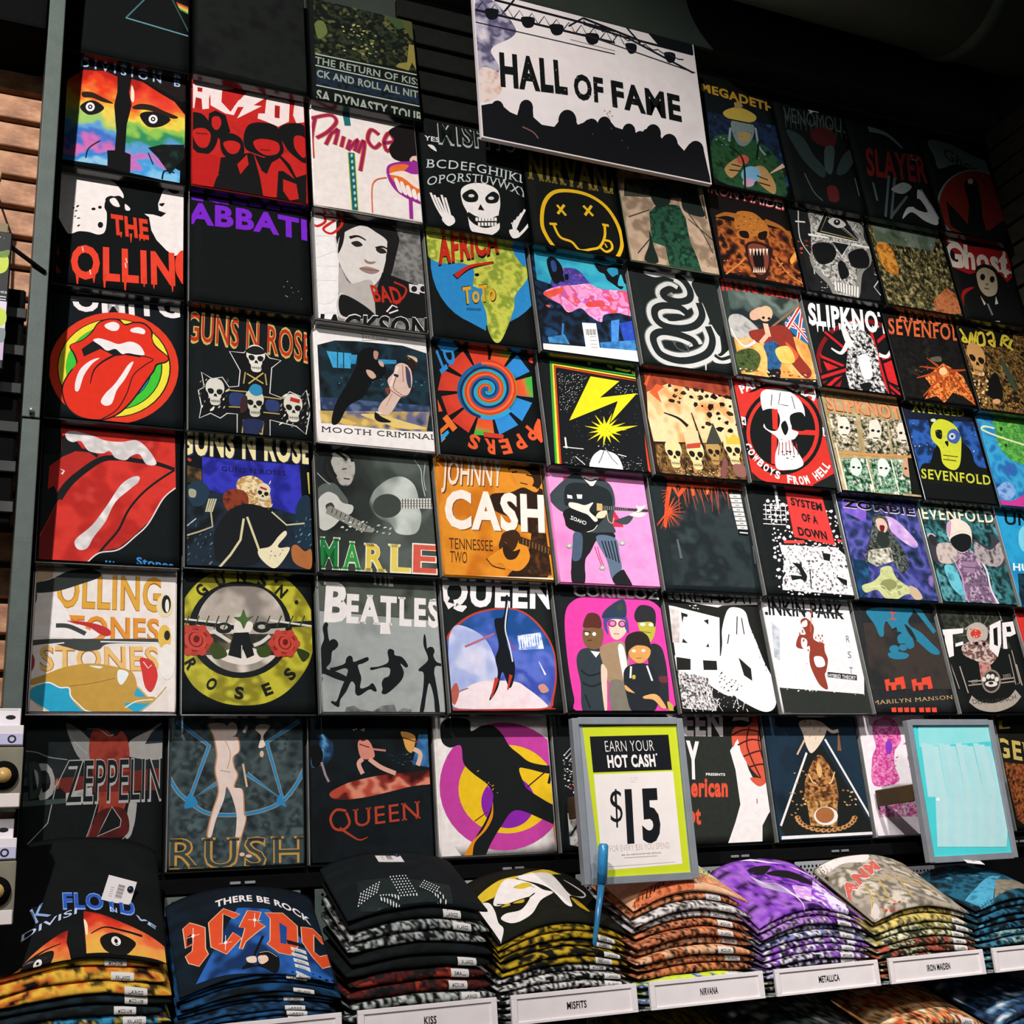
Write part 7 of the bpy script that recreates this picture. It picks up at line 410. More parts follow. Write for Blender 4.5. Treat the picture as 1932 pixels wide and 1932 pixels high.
(8, 5): ({'base': '26282a', 'label': 'charcoal shirt with a teal stencilled figure and red block letters', 'W': 282.5, 'H': 350, 'geom': (2.1151, 2.3977, -1.5737, 0.0, 0.095)}, [('n','26282a 3c3430 26282a','23,253 288,262 277,69 1,66',14,0.5,80,None,0,1),('s','2a7a98','42,286 79,299 152,302 206,304 206,288 185,267 186,250 219,231 249,200 268,180 264,168 236,172 201,203 185,214 183,190 161,182 151,197 131,197 132,217 150,229 123,236 106,260 92,243 85,219 70,217 61,250'),('p','2a7a98','211,304 240,301 275.5,237 263,228.5'),('o','2a7a98','110,180.5 127.3,181 106.8,169.5'),('o','2a7a98','142.4,185.3 157,185.6 139.7,175.7'),('s','2a7a98','87.5,168.5 124.5,173 156,166 143,154 108.5,151 86.5,156.5'),('p','26282a','113.8,236.1 135.5,244.7 136.9,232.8'),('s','26282a','167,254 187,238.5 197,206.5 177.5,222'),('l','d84a3c',3.93,'135,303 129,264.5',''),('l','d84a3c',3.42,'123.5,287.7 147.3,286.2',''),('l','d84a3c',3.41,'117.5,266.2 141.9,267.4',''),('p','e04a34','51.5,92.5 69,95 67,84.5 86,86 88,97 119.5,103 118.5,69 102,66 103.5,79.5 87,77.5 84.5,64.5 68.5,63 70,76.5 60,75.5 57.5,61.5 49,60.5'),('p','e04a34','144.5,93.5 162,96.5 160.5,85.5 179.5,87 181.5,98.5 214,104.5 213,70 196,67 197,80.5 180.5,79 177.5,65.5 161,64 163,77.5 153,76.5 150,62.5 141.5,61'),('t','d8b078','MARILYN MANSON','-6.5,23 274,40.5 -5,34.5',-0.01,1),('p','e04a34','52.7,14.9 69.3,16 67,1.3 51.4,1.2'),('p','e04a34','74.2,14.9 90.9,16.1 88.6,1.3 72.9,1.3'),('p','e04a34','95.8,15 112.6,16.2 110.2,1.3 94.5,1.3'),('p','e04a34','117.6,15.1 134.4,16.2 132,1.4 116.2,1.4'),('p','e04a34','147.4,15.2 164.4,16.4 161.9,1.5 145.9,1.4'),('p','e04a34','169.4,15.3 186.5,16.4 183.9,1.5 167.9,1.5'),('p','e04a34','191.5,15.4 208.7,16.5 206.1,1.6 190,1.5')]),
(8, 6): ({'base': 'f2eaee', 'label': 'white shirt with a pink skeletal drawing, crossed by a dark bracket', 'W': 231.0, 'H': 318, 'geom': (2.093, 2.324, -1.888, 0.045, 0.02)}, [('n','f4ecf0 f0e6ea','0,0 231,0 231,318 0,318',30,0.5,30,None,0,1),('n','d84a98 e88ac0 c83088 f0a8d0','47,294 73,309 113,310 133,283 132,247 106,221 97,181 101,140 16,132 25,202 44,232 41,263',7,0.8,12,None,1,1),('o','8a3ab8','87.8,231.8 99.6,231.7 83.6,212.4'),('o','e8a0cc','83,294 109.5,294 80.5,281.5'),('r','c82080 f0b0d4','32,222 117,211 99,130 16,132',46,3,7,0.3,20,3),('n','d03890 f0c0dc c02880 f4ecf0','17,92 198,102 191,47 17,50',7,1,9,None,0,1),('l','c83890',5.96,'144,241.5 161.5,231 147.5,200.5 162.5,179.5','s'),('r','c83890','140,252 182,236 167,169 134,170',12,2,5,0.3,30,1)]),
(9, 1): ({'base': '12140f', 'label': 'murky battle scene shirt in olive and orange', 'W': 302.8, 'H': 350, 'geom': (2.4073, 2.7101, -0.3149, 0.0, 0.095)}, [('n','14160f 2c2c1a 5a5430 1c1c12 8a7c48 201c12 a89868','0,0 303,0 303,350 0,350',7,1.3,15,None,0,3),('n','3a4434 5a6a54 7a8878 2c342a','22,301 287,307 253,242 18,236',9,0.5,50,None,0,1),('n','d8842c e8a03c a85a20 f0b450','23,231 69,234 82,186 77,123 33,127 13,173',8,0.6,20,None,1,1),('n','a85a2c c8784a 7a3c1c','193,44 266,105 311,75 297,11 191,-5',8,0.7,16,None,0,1),('r','d8ccac a89c78','140,272 301,264 255,116 84,124',22,4,9,0.4,70,5)]),
(9, 2): ({'base': '100f0d', 'label': 'black shirt with orange two line name over a fiery winged creature', 'W': 281.5, 'H': 350, 'geom': (2.4098, 2.6913, -0.6311, 0.0, 0.095)}, [('t','e0784a','AVENGED','51,280 300.5,302.5 64,336',0.02,1),('t','e0683a','SEVENFOLD','1,227.5 330,245.5 15,289',0.02,1),('n','100f0d 181816 100f0d 24241e','4,216 330,246 286,8 2,9',12,0.8,40,None,0,1),('n','8a3416 c85020 f0a050 e87a30 5a2010 a84018','100,84 150,119 192,148 220,135 259,110 277,42 279,8 236,37 198,44 153,4 127,24 77,7 118,57',6,0.9,13,None,0,1),('l','b84a20',(11.09,2.77),'184,124 92.5,123.5',''),('l','b84a20',(11.08,2.77),'182,117.5 66.5,79.5',''),('l','b84a20',(11.15,2.79),'209.5,121.5 295,138.5',''),('l','b84a20',(11.02,2.76),'169.5,98.5 74,17.5',''),('l','b84a20',(11.15,2.79),'217.5,105 278,25',''),('l','b84a20',(11.03,2.76),'179.5,88 146.5,3.5',''),('l','b84a20',(11.06,2.77),'167,133.5 129,157.5',''),('o','f4c890','182,117.7 198.5,119.9 177.4,103.1'),('s','5a5a48','142.5,159.5 185.5,171 186.5,153.5 152.5,149'),('r','c86030','56,107 128,134 119,104 60,79',8,2,4,0.4,0,1)]),
(9, 3): ({'base': '14192a', 'label': 'blue night shirt with a lime skull figure and lime name above and below', 'W': 276.5, 'H': 350, 'geom': (2.4197, 2.6962, -0.9471, 0.0, 0.095)}, [('t','c4c83c','AVENGED','32.5,291 242,297.5 37,317',0.02,1),('n','1a3a70 2a5aa8 142a50 3a3068','2,262 284,282 287,95 -2,69',9,0.6,40,None,0,1),('p','14191a','87.5,283 195,295 184,259.5 102.5,206 87,238'),('r','c0c8d0 8a98b0 5a2a6a','4,257 280,270 272,167 1,163',50,1.5,5,0.5,40,3),('s','14150f','12,105 59,123 87,162 144,191 198,192 221,161 242,126 292,112 259,13 -6,10'),('s','0f120f','49,113 96,183 169,213 225,185 233,130 260,92 24,72'),('s','c8cc34','97,250 137,277 186,266 203,228 192,182 167,124 135,104 102,123 105,173 83,204'),('s','3a5aa0','156.5,234 187,248.5 203,227.5 177,197 147,205'),('o','c8ccd8','168.5,221.2 181.9,222.6 164.8,209.6'),('o','2a3a68','168.5,221.2 174.5,221.9 166.9,216'),('s','16180f','108,234.5 131.5,237 122.5,208 104.5,212'),('s','16180f','132.1,197.9 146.3,202.1 140,182'),('l','4a4c18',3.31,'111,151.5 169,151.5',''),('l','4a4c18',3.3,'107,137.5 158,136.5',''),('r','8a8c20','102,245 207,251 160,123 98,128',18,2,4,0.5,0,1),('o','c8d0d0','109.2,269.6 119.9,270.8 107.5,263.7'),('p','0f1112','-4,49.5 267.5,54.5 275,-4 -0.5,10'),('t','c4c83c','SEVENFOLD','3,66 271.5,66.5 11,100',0.02,1)]),
(9, 4): ({'base': '1a2a2c', 'label': 'shirt with an astronaut raising both gloves under a pale serif name', 'W': 283.9, 'H': 350, 'geom': (2.4141, 2.698, -1.258, 0.0, 0.095)}, [('n','14201f 1c3a3a 3a7a80 14282a 5aa0a8 1a2420','0,0 284,0 284,350 0,350',9,0.9,45,None,0,6),('t','1a2a2c','SEVENFOLD','-24.5,256 283,262.5 -20.5,295.5',0.04,1),('t','e8e0c0','SEVENFOLD','-26,257.5 281.5,264.5 -22,297.5',0.02,1),('s','3a3840','10,202 49,178.5 89,189.5 85.5,146.5 40.5,118 7,125 -5.5,166.5'),('s','3c3c44','177.5,204 234,181 248.5,208.5 249,226.5 276,210.5 288.5,167 267.5,122 214.5,123.5 178.5,143'),('n','4a3c50 8a6a88 5a4a60 c8a8c0 3a3440','90,159 155,168 181,152 188,109 189,49 205,3 82,7 99,75 82,103',7,0.7,16,None,0,1),('l','f0dce8',6.49,'180,147.5 197.5,105 194.5,49.5 208,3.5','s'),('l','c890b8',5.27,'84,125 95,78.5 90,32 96,3','s'),('n','7a6a72 c8b8b0 4a4448','33,178 97,182 91,129 26,122',7,0.6,20,None,1,1),('n','5a5054 b0a4a4 3a3640','180,195 231,172 284,202 285,158 245,121 176,134',7,0.6,20,None,1,1),('s','e8d8c8','84.5,233 99.5,256 134.5,267.5 172,252.5 178,221.5 158,176.5 120,157 94,172.5 82.5,202.5'),('s','c89ab8','85.5,237.5 99.5,256 108.5,252.5 87.5,202.5'),('s','15181a','89,198.5 134.5,219 169.5,212.5 158,176.5 121,159 94,172.5'),('l','d8ccc0',3.74,'90.5,211.5 143,228 178,221.5','s'),('p','9a7a98','111.5,130.5 163.5,129 146.5,94 105.5,96'),('l','4a3c50',2.65,'106,113 157.5,111.5',''),('s','2a2a2c','13,211 36.5,203.5 28.5,177.5 9,180.5'),('l','c8b8b8',4.17,'-6.5,196.5 18,211 34,203.5','s'),('n','3f9aa8 6ac0d0 2a6a80','38,110 78,107 89,28 76,19 45,51',8,0.5,30,None,1,1)]),
(9, 5): ({'base': '141716', 'label': 'black shirt with ornate bony emblem, white cut letters, ribbon and knuckle badge', 'W': 288.3, 'H': 350, 'geom': (2.4107, 2.699, -1.5728, 0.0, 0.095)}, [('n','20241f 3a3e34 1a1d1a 4a4c3c','11,305 223,307 247,190 14,201',9,0.8,24,None,0,1),('l','5a5a4c',(7.31,1.57),'134.5,228.5 216.5,245',''),('l','5a5a4c',(7.31,1.57),'134.5,228.5 212.5,272',''),('l','5a5a4c',(7.31,1.57),'134.5,228.5 195,291.5',''),('l','5a5a4c',(7.31,1.57),'134.5,228.5 167,300',''),('l','5a5a4c',(7.31,1.57),'134.5,228.5 132.5,295.5',''),('l','5a5a4c',(7.31,1.57),'134.5,228.5 99.5,280',''),('l','5a5a4c',(7.31,1.57),'134.5,228.5 73,255.5',''),('l','5a5a4c',(7.31,1.57),'134.5,228.5 57,226',''),('l','5a5a4c',(7.31,1.57),'134.5,228.5 73,255',''),('l','5a5a4c',(7.31,1.57),'134.5,228.5 99.5,279.5',''),('l','5a5a4c',(7.31,1.57),'134.5,228.5 132.5,295.5',''),('l','5a5a4c',(7.31,1.57),'134.5,228.5 166.5,300',''),('l','5a5a4c',(7.31,1.57),'134.5,228.5 195,291.5',''),('l','5a5a4c',(7.31,1.57),'134.5,228.5 212.5,272',''),('l','a89c90',4.66,'88,243.5 124.5,261 165,258.5 184,221.5','s'),('o','b8aca0','130.5,232.5 170.5,233.5 119,197.5'),('o','c83a2a','125.3,232.3 145.1,232.8 120.9,219'),('r','f0b0a0 e04a38','110,248 152,250 146,216 104,215',12,2,6,0.6,0,1),('n','a87a74 d8c0b4 5a4440 8a5a54','62,194 108,211 169,209 188,172 146,139 117,146 89,154 59,169',7,0.8,12,None,1,1),('o','1a1614','118.3,203.3 125.6,203.5 116.4,197.5'),('o','1a1614','146.2,202 153,202.2 144.4,196.6'),('n','8a4a40 c88a80 6a3a34','107,146 148,147 148,115 112,69 99,90',8,0.6,14,None,0,1),('p','f0e8e6','-4,240.5 84,247.5 77,233 37,227.5 22,164.5 -5.5,156 6,224.5 -6.5,224.5'),('p','f0e8e6','39,201 69,208 68,198 35.5,191'),('p','f0e8e6','186,259 234.5,277.5 212.5,206 185,164 162,188'),('p','141716','196,249 214,255.5 196.5,197 183,201'),('p','f0e8e6','237,269 281.5,275 279,237 254.5,227.5 238.5,227 230.5,189.5 214.5,189.5'),('p','141716','248.6,256.8 265.3,259.1 263.8,242.6 246.2,240.8'),('l','a89c90',3.01,'-0.5,156 11.5,68.5',''),('l','a89c90',3.23,'234,307 238.5,273.5',''),('l','a89c90',3.2,'245,186 242,87.5 225,83.5 230,173',''),('o','8a7a70','135.5,92 171.5,92.5 124,57.5'),('o','2a2824','135.5,92 164.5,92.5 125.5,63'),('o','e0d8d0','110.2,97.3 118.1,97.4 107.8,90'),('o','e0d8d0','128.6,105.4 136.5,105.5 126.2,98'),('o','e0d8d0','144.5,105.6 152.4,105.7 142,98.2'),('o','e0d8d0','157.6,97.9 165.6,98 155.1,90.6'),('o','e0d8d0','133,84 156,84.5 130,75.5'),('o','2a2824','132.2,86.4 141.6,86.5 130.7,81.9'),('l','a09488',3.53,'50,90 100.5,93',''),('l','a09488',3.52,'46.5,78.5 97,83.5',''),('l','a09488',3.63,'173,97 226,103.5',''),('l','a09488',3.63,'169.5,87 226.5,93',''),('t','a09488','EST','61.8,83.3 83.8,85.8 64,94.4',0.0,0),('t','a09488','2005','181.5,100.5 213.5,104.5 184,112',0.0,0),('l','a89c90',25.19,'41,40 69,21 124,16 187,33 225,58','s'),('t','3a3630','DEATH PUNCH','46.5,26.5 211.5,41.5 47.5,40',0.0,0,-0.5),('l','a89c90',4.24,'32.5,134 39,56.5',''),('l','a89c90',4.46,'247.5,143.5 247.5,81','')]),
(9, 6): ({'base': '1a1614', 'label': 'dark shirt almost wholly hidden behind the pale turquoise sign', 'W': 227.0, 'H': 318, 'geom': (2.337, 2.564, -1.888, 0.045, 0.02)}, []),
(10, 1): ({'base': '121212', 'label': 'black shirt with red and cream gothic name above a pale painted face', 'W': 275.9, 'H': 350, 'geom': (2.7231, 2.999, -0.314, 0.0, 0.095)}, [('p','a81c20','1,312 63,311 107,293 181,300 285,306 261,196 231,171 207,206 101,187 69,175 4,190 -5,226 52,211 25,258'),('t','f0e0d0','Ghost','-21,198 251,207 3.5,299',0.04,0),('l','f0e0d0',15.17,'18.5,302 56.5,289.5 69,240 43,203 -6.5,200.5','s'),('l','f0e0d0',11.18,'261.5,301.5 230.5,190.5',''),('l','f0e0d0',9.38,'209.5,213 265.5,216',''),('s','a8201c','18,103 73.5,125 18.5,84.5 -2.5,19 -14,35.5'),('s','1c1a18','107.5,208 157.5,230 201.5,211.5 188,151 160,152.5 101.5,168'),('s','b8a88a','104.5,188 145.5,214.5 184,202 183,156.5 161.5,114.5 120.5,98 98.5,116.5 95,148'),('o','16140f','124.6,173.5 135.9,175.4 120.1,159.8'),('o','16140f','165.1,171.4 176.5,173.4 160.5,157.8'),('l','4a3a2a',4.55,'116.9,129.3 137.8,128.3',''),('o','7a6a54','134.9,147 141.6,148.1 133.3,142.2'),('p','d8d0c4','88.5,96 103,67 93.5,59'),('p','d8d0c4','158,104.5 159,76 143,70'),('s','c8bcb0','108,-1 139,7 138,-6 109,-9'),('l','7a7a78',9.03,'110.5,68 117,25.5','')]),
(10, 2): ({'base': '15120d', 'label': 'brown gold shirt of gnarled roots and skulls under a yellow runic name', 'W': 294.7, 'H': 350, 'geom': (2.7043, 2.999, -0.6326, 0.0, 0.095)}, [('n','1a150d 4a3418 8a6230 2a1e10 b08848 1c1810','0,0 295,0 295,350 0,350',7,1.2,15,None,0,8),('p','0f0f0d','14,326 251,337 221,249 3,234 0,282'),('l','e0c83c',9.67,'10,292 26,249.5 7,247 23.5,269.5','s'),('l','e0c83c',9.66,'31.5,238 55,282.5 50.5,241 80.5,290.5 69.5,243.5 98.5,248 103.5,289.5 76,277.5','s'),('l','e0c83c',9.9,'120,284 147.5,296 139.5,245.5 121,259.5 152,268','s'),('l','e0c83c',9.96,'169,249.5 192.5,290.5 214.5,285 185,268.5 205.5,246.5','s'),('l','e0c83c',10.13,'228,283 208.5,255.5 217.5,240','s'),('l','c8b03c',5.92,'91,308.5 117.5,304 155.5,305.5','s'),('l','c8b03c',6.04,'185.1,310 199.2,310','s'),('l','c8b03c',6.08,'218.5,310.8 225.2,309.7','s'),('s','0f0f0c','86.5,129 116.5,137 112,57 70,40.5 48,69'),('k','d09a5c','1a140c','42.6,175.3',72.06,-10),('r','e8b878 f0c890','5,131 81,140 34,13 -7,12',26,5,11,0.6,40,2),('s','3a4a3c','146.5,197.5 167,176 182.5,113.5 175.5,80.5 156,118'),('o','e0a070','77.3,35.4 94.3,37.4 74,25.7'),('r','c07a44','119,38 179,38 151,-1 124,12',10,5,10,0.5,30,1)]),
(10, 3): ({'base': '2a6a9a', 'label': 'bright blue space shirt with a green ringed planet', 'W': 289.8, 'H': 350, 'geom': (2.7092, 2.999, -0.9477, 0.0, 0.095)}, [('n','1a4a80 2a86c0 3aa4d0 2a6ab0 4a50a8','0,0 290,0 290,350 0,350',9,0.6,50,None,0,1),('n','4a9a3c 6ab84c 3a8a3a 8ac85a','77,305 211,320 161,167 120,156 82,175 61,219 68,265',8,0.7,20,None,1,1),('l','e8e8b0',6.61,'64,269 25,272 12,259 69,242 172,222','s'),('o','1a3a1a','92.9,270 98.6,270.6 90.2,262'),('o','1a3a1a','92.5,212.3 98.1,212.9 90.3,206'),('s','c83a90','-23,20 47,19 128,47 143,-11 -18,-15'),('n','4a78c0 8ab0e0 3a60a8','-4,51 52,85 78,58 49,26 4,23',8,0.6,20,None,1,1)]),
(10, 4): ({'base': '1f8ac0', 'label': 'bright sky blue shirt with black tall capitals and white small ones, at the right edge', 'W': 288.0, 'H': 350, 'geom': (2.711, 2.999, -1.2583, 0.0, 0.095)}, [('n','1f86bc 2aa0d0 1a74ac','0,0 288,0 288,350 0,350',14,0.5,80,None,0,1),('t','101416','UNITY','26,263 250,264 38,307.5',0.02,0),('s','7ad0e8','81.5,248.5 123,266 120,208 73,176.5 61,204'),('t','e8f4f8','HUMAN','7,113 174,111 14,137.5',0.03,0),('n','14202a 1a3a4a 0f1418','21,103 137,109 104,-4 -7,-2',8,0.7,24,None,0,1)]),
(10, 5): ({'base': 'c82a28', 'label': 'solid red shirt at the right edge of the frame', 'W': 287.0, 'H': 350, 'geom': (2.712, 2.999, -1.575, 0.0, 0.095)}, [('n','c82a28 d8342c b82420','-15,305 127,316 32,14 -85,13',14,0.5,60,None,0,1),('l','5a1210',6.99,'-13.5,309 108.5,313.5','')]),
(10, 6): ({'base': '17160f', 'label': 'black shirt with gold western lettering at the right edge, beside the turquoise sign', 'W': 282.0, 'H': 318, 'geom': (2.577, 2.859, -1.888, 0.045, 0.02)}, [('t','c8b060','L','4,278.5 50.5,281.5 7,303.5',0.02,1),('t','c8b060','GERS','-19.5,204.5 159.5,177.5 -13,260',0.03,1),('n','17160f 6a3a1c a85a2c 3a2414 8a3a24','0,186 141,172 83,-26 9,30',7,0.9,14,None,0,1)]),
'sign': ({'base': 'e8d8d6', 'label': '', 'W': 714, 'H': 485}, [('n','f2e4e4 f6ecea eadcdc','0,0 714,0 714,485 0,485',20,0.4,120,None,0,1),('n','8a84a4 5a5470 b8b0c4 e8dce0','5,446 -13,137 23,146 63,231 42,290 106,346 123,379 87,436 53,460',10,0.7,40,None,1,1),('n','e8b8a0 f0dcd4 c87a60','4,215 57,218 63,155 2,109',9,0.6,30,None,1,1),('n','f8f0ee f4e8e6 fbf4f2','122,367 287,378 433,337 424,244 194,187 123,246',14,0.4,90,None,1,1),('l','15161c',8.34,'3,412 442,419.5',''),('l','15161c',8.52,'63,463 113.5,463.5 446,461.5',''),('l','2a2a38',3.13,'5.5,413 26.5,447 42.5,415',''),('l','2a2a38',3.16,'42.5,413.5 63.5,447.5 80,415.5',''),('l','2a2a38',3.19,'80,414 101.5,448 118,416',''),('l','2a2a38',3.22,'118,414.5 139.5,448.5 156,416.5',''),('l','2a2a38',3.25,'156,415 178,449.5 194.5,417',''),('l','2a2a38',3.28,'194.5,415 216.5,450 233.5,417.5',''),('l','2a2a38',3.31,'233,415.5 256,450.5 272.5,418',''),('l','2a2a38',3.34,'272.5,416 295.5,451 312,418.5',''),('l','2a2a38',3.38,'312,416.5 335,452 352,419',''),('l','2a2a38',3.41,'351.5,417 375.5,452.5 392,419.5',''),('l','2a2a38',3.44,'392,417.5 416,453 432.5,420',''),('l','2a2a38',3.48,'432.5,418 457,454 473.5,420.5',''),('l','15161c',3.63,'0.5,370 437.5,378',''),('l','15161c',5.34,'91.5,431.5 125,481',''),('l','15161c',5.05,'292.5,436.5 344,480',''),('l','8a8088',2.23,'294,391 439,389.5',''),('s','101218','33.5,423.5 71,431.5 67,402.5 46,391 34.5,398.5'),('s','101218','144,426.5 183,435 178,405 157,393.5 145,401.5'),('s','101218','234,426 274,434.5 268.5,404.5 247,392.5 234.5,400.5'),('s','101218','347,425.5 388,434 382.5,403.5 360,392 347.5,400'),('s','101218','347,422.5 382,429.5 379.5,402.5 357.5,391.5'),('s','101218','476.5,425 512.5,432.5 509.5,405 487,394'),('s','101218','608,427.5 645,435 641.5,407 618.5,396'),('l','15161c',7.93,'343.5,479 529.5,449 710.5,448',''),('l','15161c',7.12,'341.5,458.5 491,447 703.5,380',''),('l','2a2a30',3.93,'338,421.5 710,382',''),('l','15161c',6.57,'480.5,493 528.5,440.5',''),('p','101318','550.5,495.5 717,487 714,448.5 592,449.5'),('l','2a2a38',3.17,'342.5,471 363.5,452.5 383.5,467.5',''),('l','2a2a38',3.2,'383,464.5 404,447.5 424,461',''),('l','2a2a38',3.23,'423.5,458 445,442.5 465,454.5',''),('l','2a2a38',3.26,'464.5,451 486,437.5 506.5,448',''),('l','2a2a38',3.28,'506,444.5 527.5,432.5 548,441',''),('l','2a2a38',3.31,'547.5,437.5 569.5,427 590,434',''),('l','2a2a38',3.34,'589.5,431 612,422 632.5,427.5',''),('l','2a2a38',3.38,'632,424 655,417 675,420.5',''),('r','c8b0b4','381,174 410,173 404,149 378,147',8,2,5,0.6,0,1),('t','101314','HALL','63,179 269.5,202 65.5,293.5',0.09,0),('t','101314','OF','289,192.5 383.5,199.5 293,279.5',0.09,0),('t','101314','FAME','410.5,195 640.5,196.5 413,288',0.09,0),('r','e8dcda','70,268 655,326 640,202 64,180',60,0.8,2.2,0.6,0,5),('p','101114','-3,95 29,109 60,113 85,95 106,90 116,123 133,137 155,132 155,95 179,76 217,78 235,103 253,128 281,127 292,102 310,113 324,127 344,117 356,110 370,134 396,140 412,122 437,119 451,138 472,125 487,108 508,135 532,150 552,144 563,118 589,123 611,117 635,92 656,120 685,134 703,116 710,45 718,-24 -9,-10'),('o','101114','135,120.5 156,125.5 132.5,93.5'),('o','101114','260,108.5 288.5,115 257,72.5'),('o','101114','335.5,105 358,110 333,77'),('o','101114','377.5,121.5 400,127 375,93.5'),('o','101114','455.5,118 477,123 453,92'),('o','101114','536.5,129.5 562,135 533,98.5'),('o','101114','586.5,104.5 615.5,111 582.5,69.5'),('o','101114','675.5,102.5 703.5,109 671.5,69.5'),('o','101114','48,98.5 67,103 46.5,73.5'),('o','101114','490,101 511.5,106 487,75'),('r','e0705a','260,114 462,116 455,53 354,57',7,1,3,0.3,70,1),('l','8a5a54',4.15,'119,55.5 150,45.5 164.5,28.5','s')]),
'price': ({'base': '9aa0a8', 'label': '', 'W': 270, 'H': 341}, [('p','10140f','24,324.5 257,327.5 256,320 24,321'),('p','cdd92a','24,322.5 257,326.5 253.5,12.5 40,9.5'),('p','12151a','40,302.5 235,305.5 235,229 41,226.5'),('p','12151a','40,302.5 235,305.5 235,229 41,226.5'),('p','f2e8e4','42,222.5 237,226 236.5,31.5 44.5,26.5'),('t','f4efec','EARN YOUR','75.5,269.5 195.5,270.5 74.5,294',-0.014,0),('t','f4efec','HOT CASH','78,237 195.5,238 77,264',0.05,0),('o','f4efec','199.5,262.8 201.6,262.7 199.2,260.6'),('t','c8b8b4','GET','129.5,203.4 147.8,203.6 129.4,215.2',-0.02,0),('t','12151a','15','108,83.5 191,84.5 113,197',0.042,0),('t','12151a','$','73,122 102,123 77,194.5',-0.01,0),('t','b09a94','FOR EVERY $30 YOU SPEND','66,63 209.5,64.5 65.5,76',-0.02,0),('t','4a4240','SEE AN ASSOCIATE FOR DETAILS','91.5,54 187,55 91.5,57',0.0,0),('l','b8a8a4',1.33,'98,49.5 176.5,50.5',''),('l','c8b8b4',1.09,'55.5,33.5 219.5,36','')]),
'cyan': ({'base': 'a8a0a8', 'label': '', 'W': 285, 'H': 350}, [('p','4ccfd4','0,0 285,0 285,350 0,350'),('p','202428','34.5,340 279,346.5 277,338 32,328.5'),('p','4ccfd4','35.5,335 280,344.5 308.5,21.5 61,17'),('n','9adfe0 84dce0','35,334 280,343 276,295 30,282',20,0.3,90,None,0,1),('p','b4dee1','37,292 55.5,292 51,157.5 30.5,158'),('p','afdfe2','54.5,288 73.5,288 71.5,157 51,157.5'),('p','b8dfe2','72.5,284 91.5,284 92,156.5 71.5,157'),('p','abdee2','93.5,291.5 112.5,291.5 113,156 92,156.5'),('p','b4dee1','111.5,287.5 131,287.5 133.5,155.5 113,156'),('p','afdfe2','130,283.5 149,283.5 154.5,155 133.5,155.5'),('p','b8dfe2','151,291 170.5,291 175.5,154.5 154.5,155'),('p','abdee2','169.5,287 189,287 196.5,154 175.5,154.5'),('p','b4dee1','188,283 207.5,283 218,153.5 196.5,154'),('p','afdfe2','209.5,291 229,290.5 239.5,153 218,153.5'),('p','b8dfe2','228,286.5 248,286.5 261,152.5 239.5,153'),('p','abdee2','247,282.5 266.5,282.5 282.5,151.5 261,152.5'),('p','b4dfe2','54,157.5 74,157 51.5,36 33.5,36.5'),('p','badfe2','74,157 94,156.5 70,35 51.5,36'),('p','b0dfe3','94,156.5 114,156 88.5,34.5 70,35'),('p','b7e0e2','114,156 134,155.5 107,33.5 88.5,34.5'),('p','b4dfe2','134,155.5 154.5,155 125.5,33 107,33.5'),('p','badfe2','154.5,155 175,154.5 144.5,32 125.5,33'),('p','b0dfe3','175,154.5 195.5,154 163.5,31.5 144.5,32'),('p','b7e0e2','195.5,154 216,153.5 182,30.5 163.5,31.5'),('p','b4dfe2','216,153.5 236.5,153 201,29.5 182,30.5'),('p','badfe2','236.5,153 257.5,152.5 220.5,29 201,29.5'),('p','b0dfe3','257.5,152.5 278.5,152 239.5,28 220.5,29'),('p','b7e0e2','278.5,152 299.5,151.5 259,27.5 239.5,28'),('p','f4f4f4','55.9,154.5 66.5,154.2 64.8,146.7 54.2,147')]),
('st', 0): ({'base': None, 'label': '', 'W': 285.0, 'H': 287.5, 'st': (-0.02, -2.0235, -1.8271, -0.04, -0.25, 0.285)}, [('n','a82014 d83a24 e86a3c f0a04c e8b048','145,101 170,94 206,79 253,64 280,53 291,41 287,20 221,13 177,12 147,12 146,41 144,82',7,0.25,30,'170,99 167,13',0,1),('n','8a1a12 d03a24 e8783c f0b048 d8c040','118,60 107,56 78,38 44,13 23,0 25,-25 61,-19 120,-5 122,5 115,34',7,0.25,30,'78,61 78,-24',0,1),('s','f4e0c0','144.5,82 150.5,68 149.5,46.5 146.5,52'),('l','1a100e',(1.82,5.46),'155,48.5 178,62.5 205.5,60 242.5,56.5','s'),('s','14120f','170,36.5 182.5,48.5 201,52 230,38.5 217.5,15.5 195.5,10 175.5,17.5'),('o','f2e8e6','196.6,33.8 204.6,33 196,23.7'),('o','14120f','196.6,33.8 199.8,33.5 196.3,29'),('l','1a100e',(1.42,4.27),'106.5,33.5 81.5,27 43.5,12.5','s'),('s','14120f','42,5.5 61,18.5 94,21.5 85,-4.5 67.5,-16.5 50.5,-10.5'),('o','f2e8e6','69.4,8.5 76.1,10.5 70.6,2'),('o','14120f','69.4,9.5 71.8,9.3 69.4,7.2'),('t','8aa8e0','FLOYD','110.5,110 234,96.5 109.5,151.5',0.05,0),('t','2a58b8','FLOYD','111.5,112.5 233,99 110.5,149',0.03,0),('t','8aa8d8','K','66,89.5 91,100.5 55,126',0.0,0),('t','b8c8e8','N','189.8,100.3 201.9,97.9 189.4,111.7',0.01,0),('t','b8c8e8','DIVISI','43,60 133,95.5 44,75',0.01,0),('t','a8c0e4','VE','232,94 267.5,82 234.5,102',0.03,0)]),
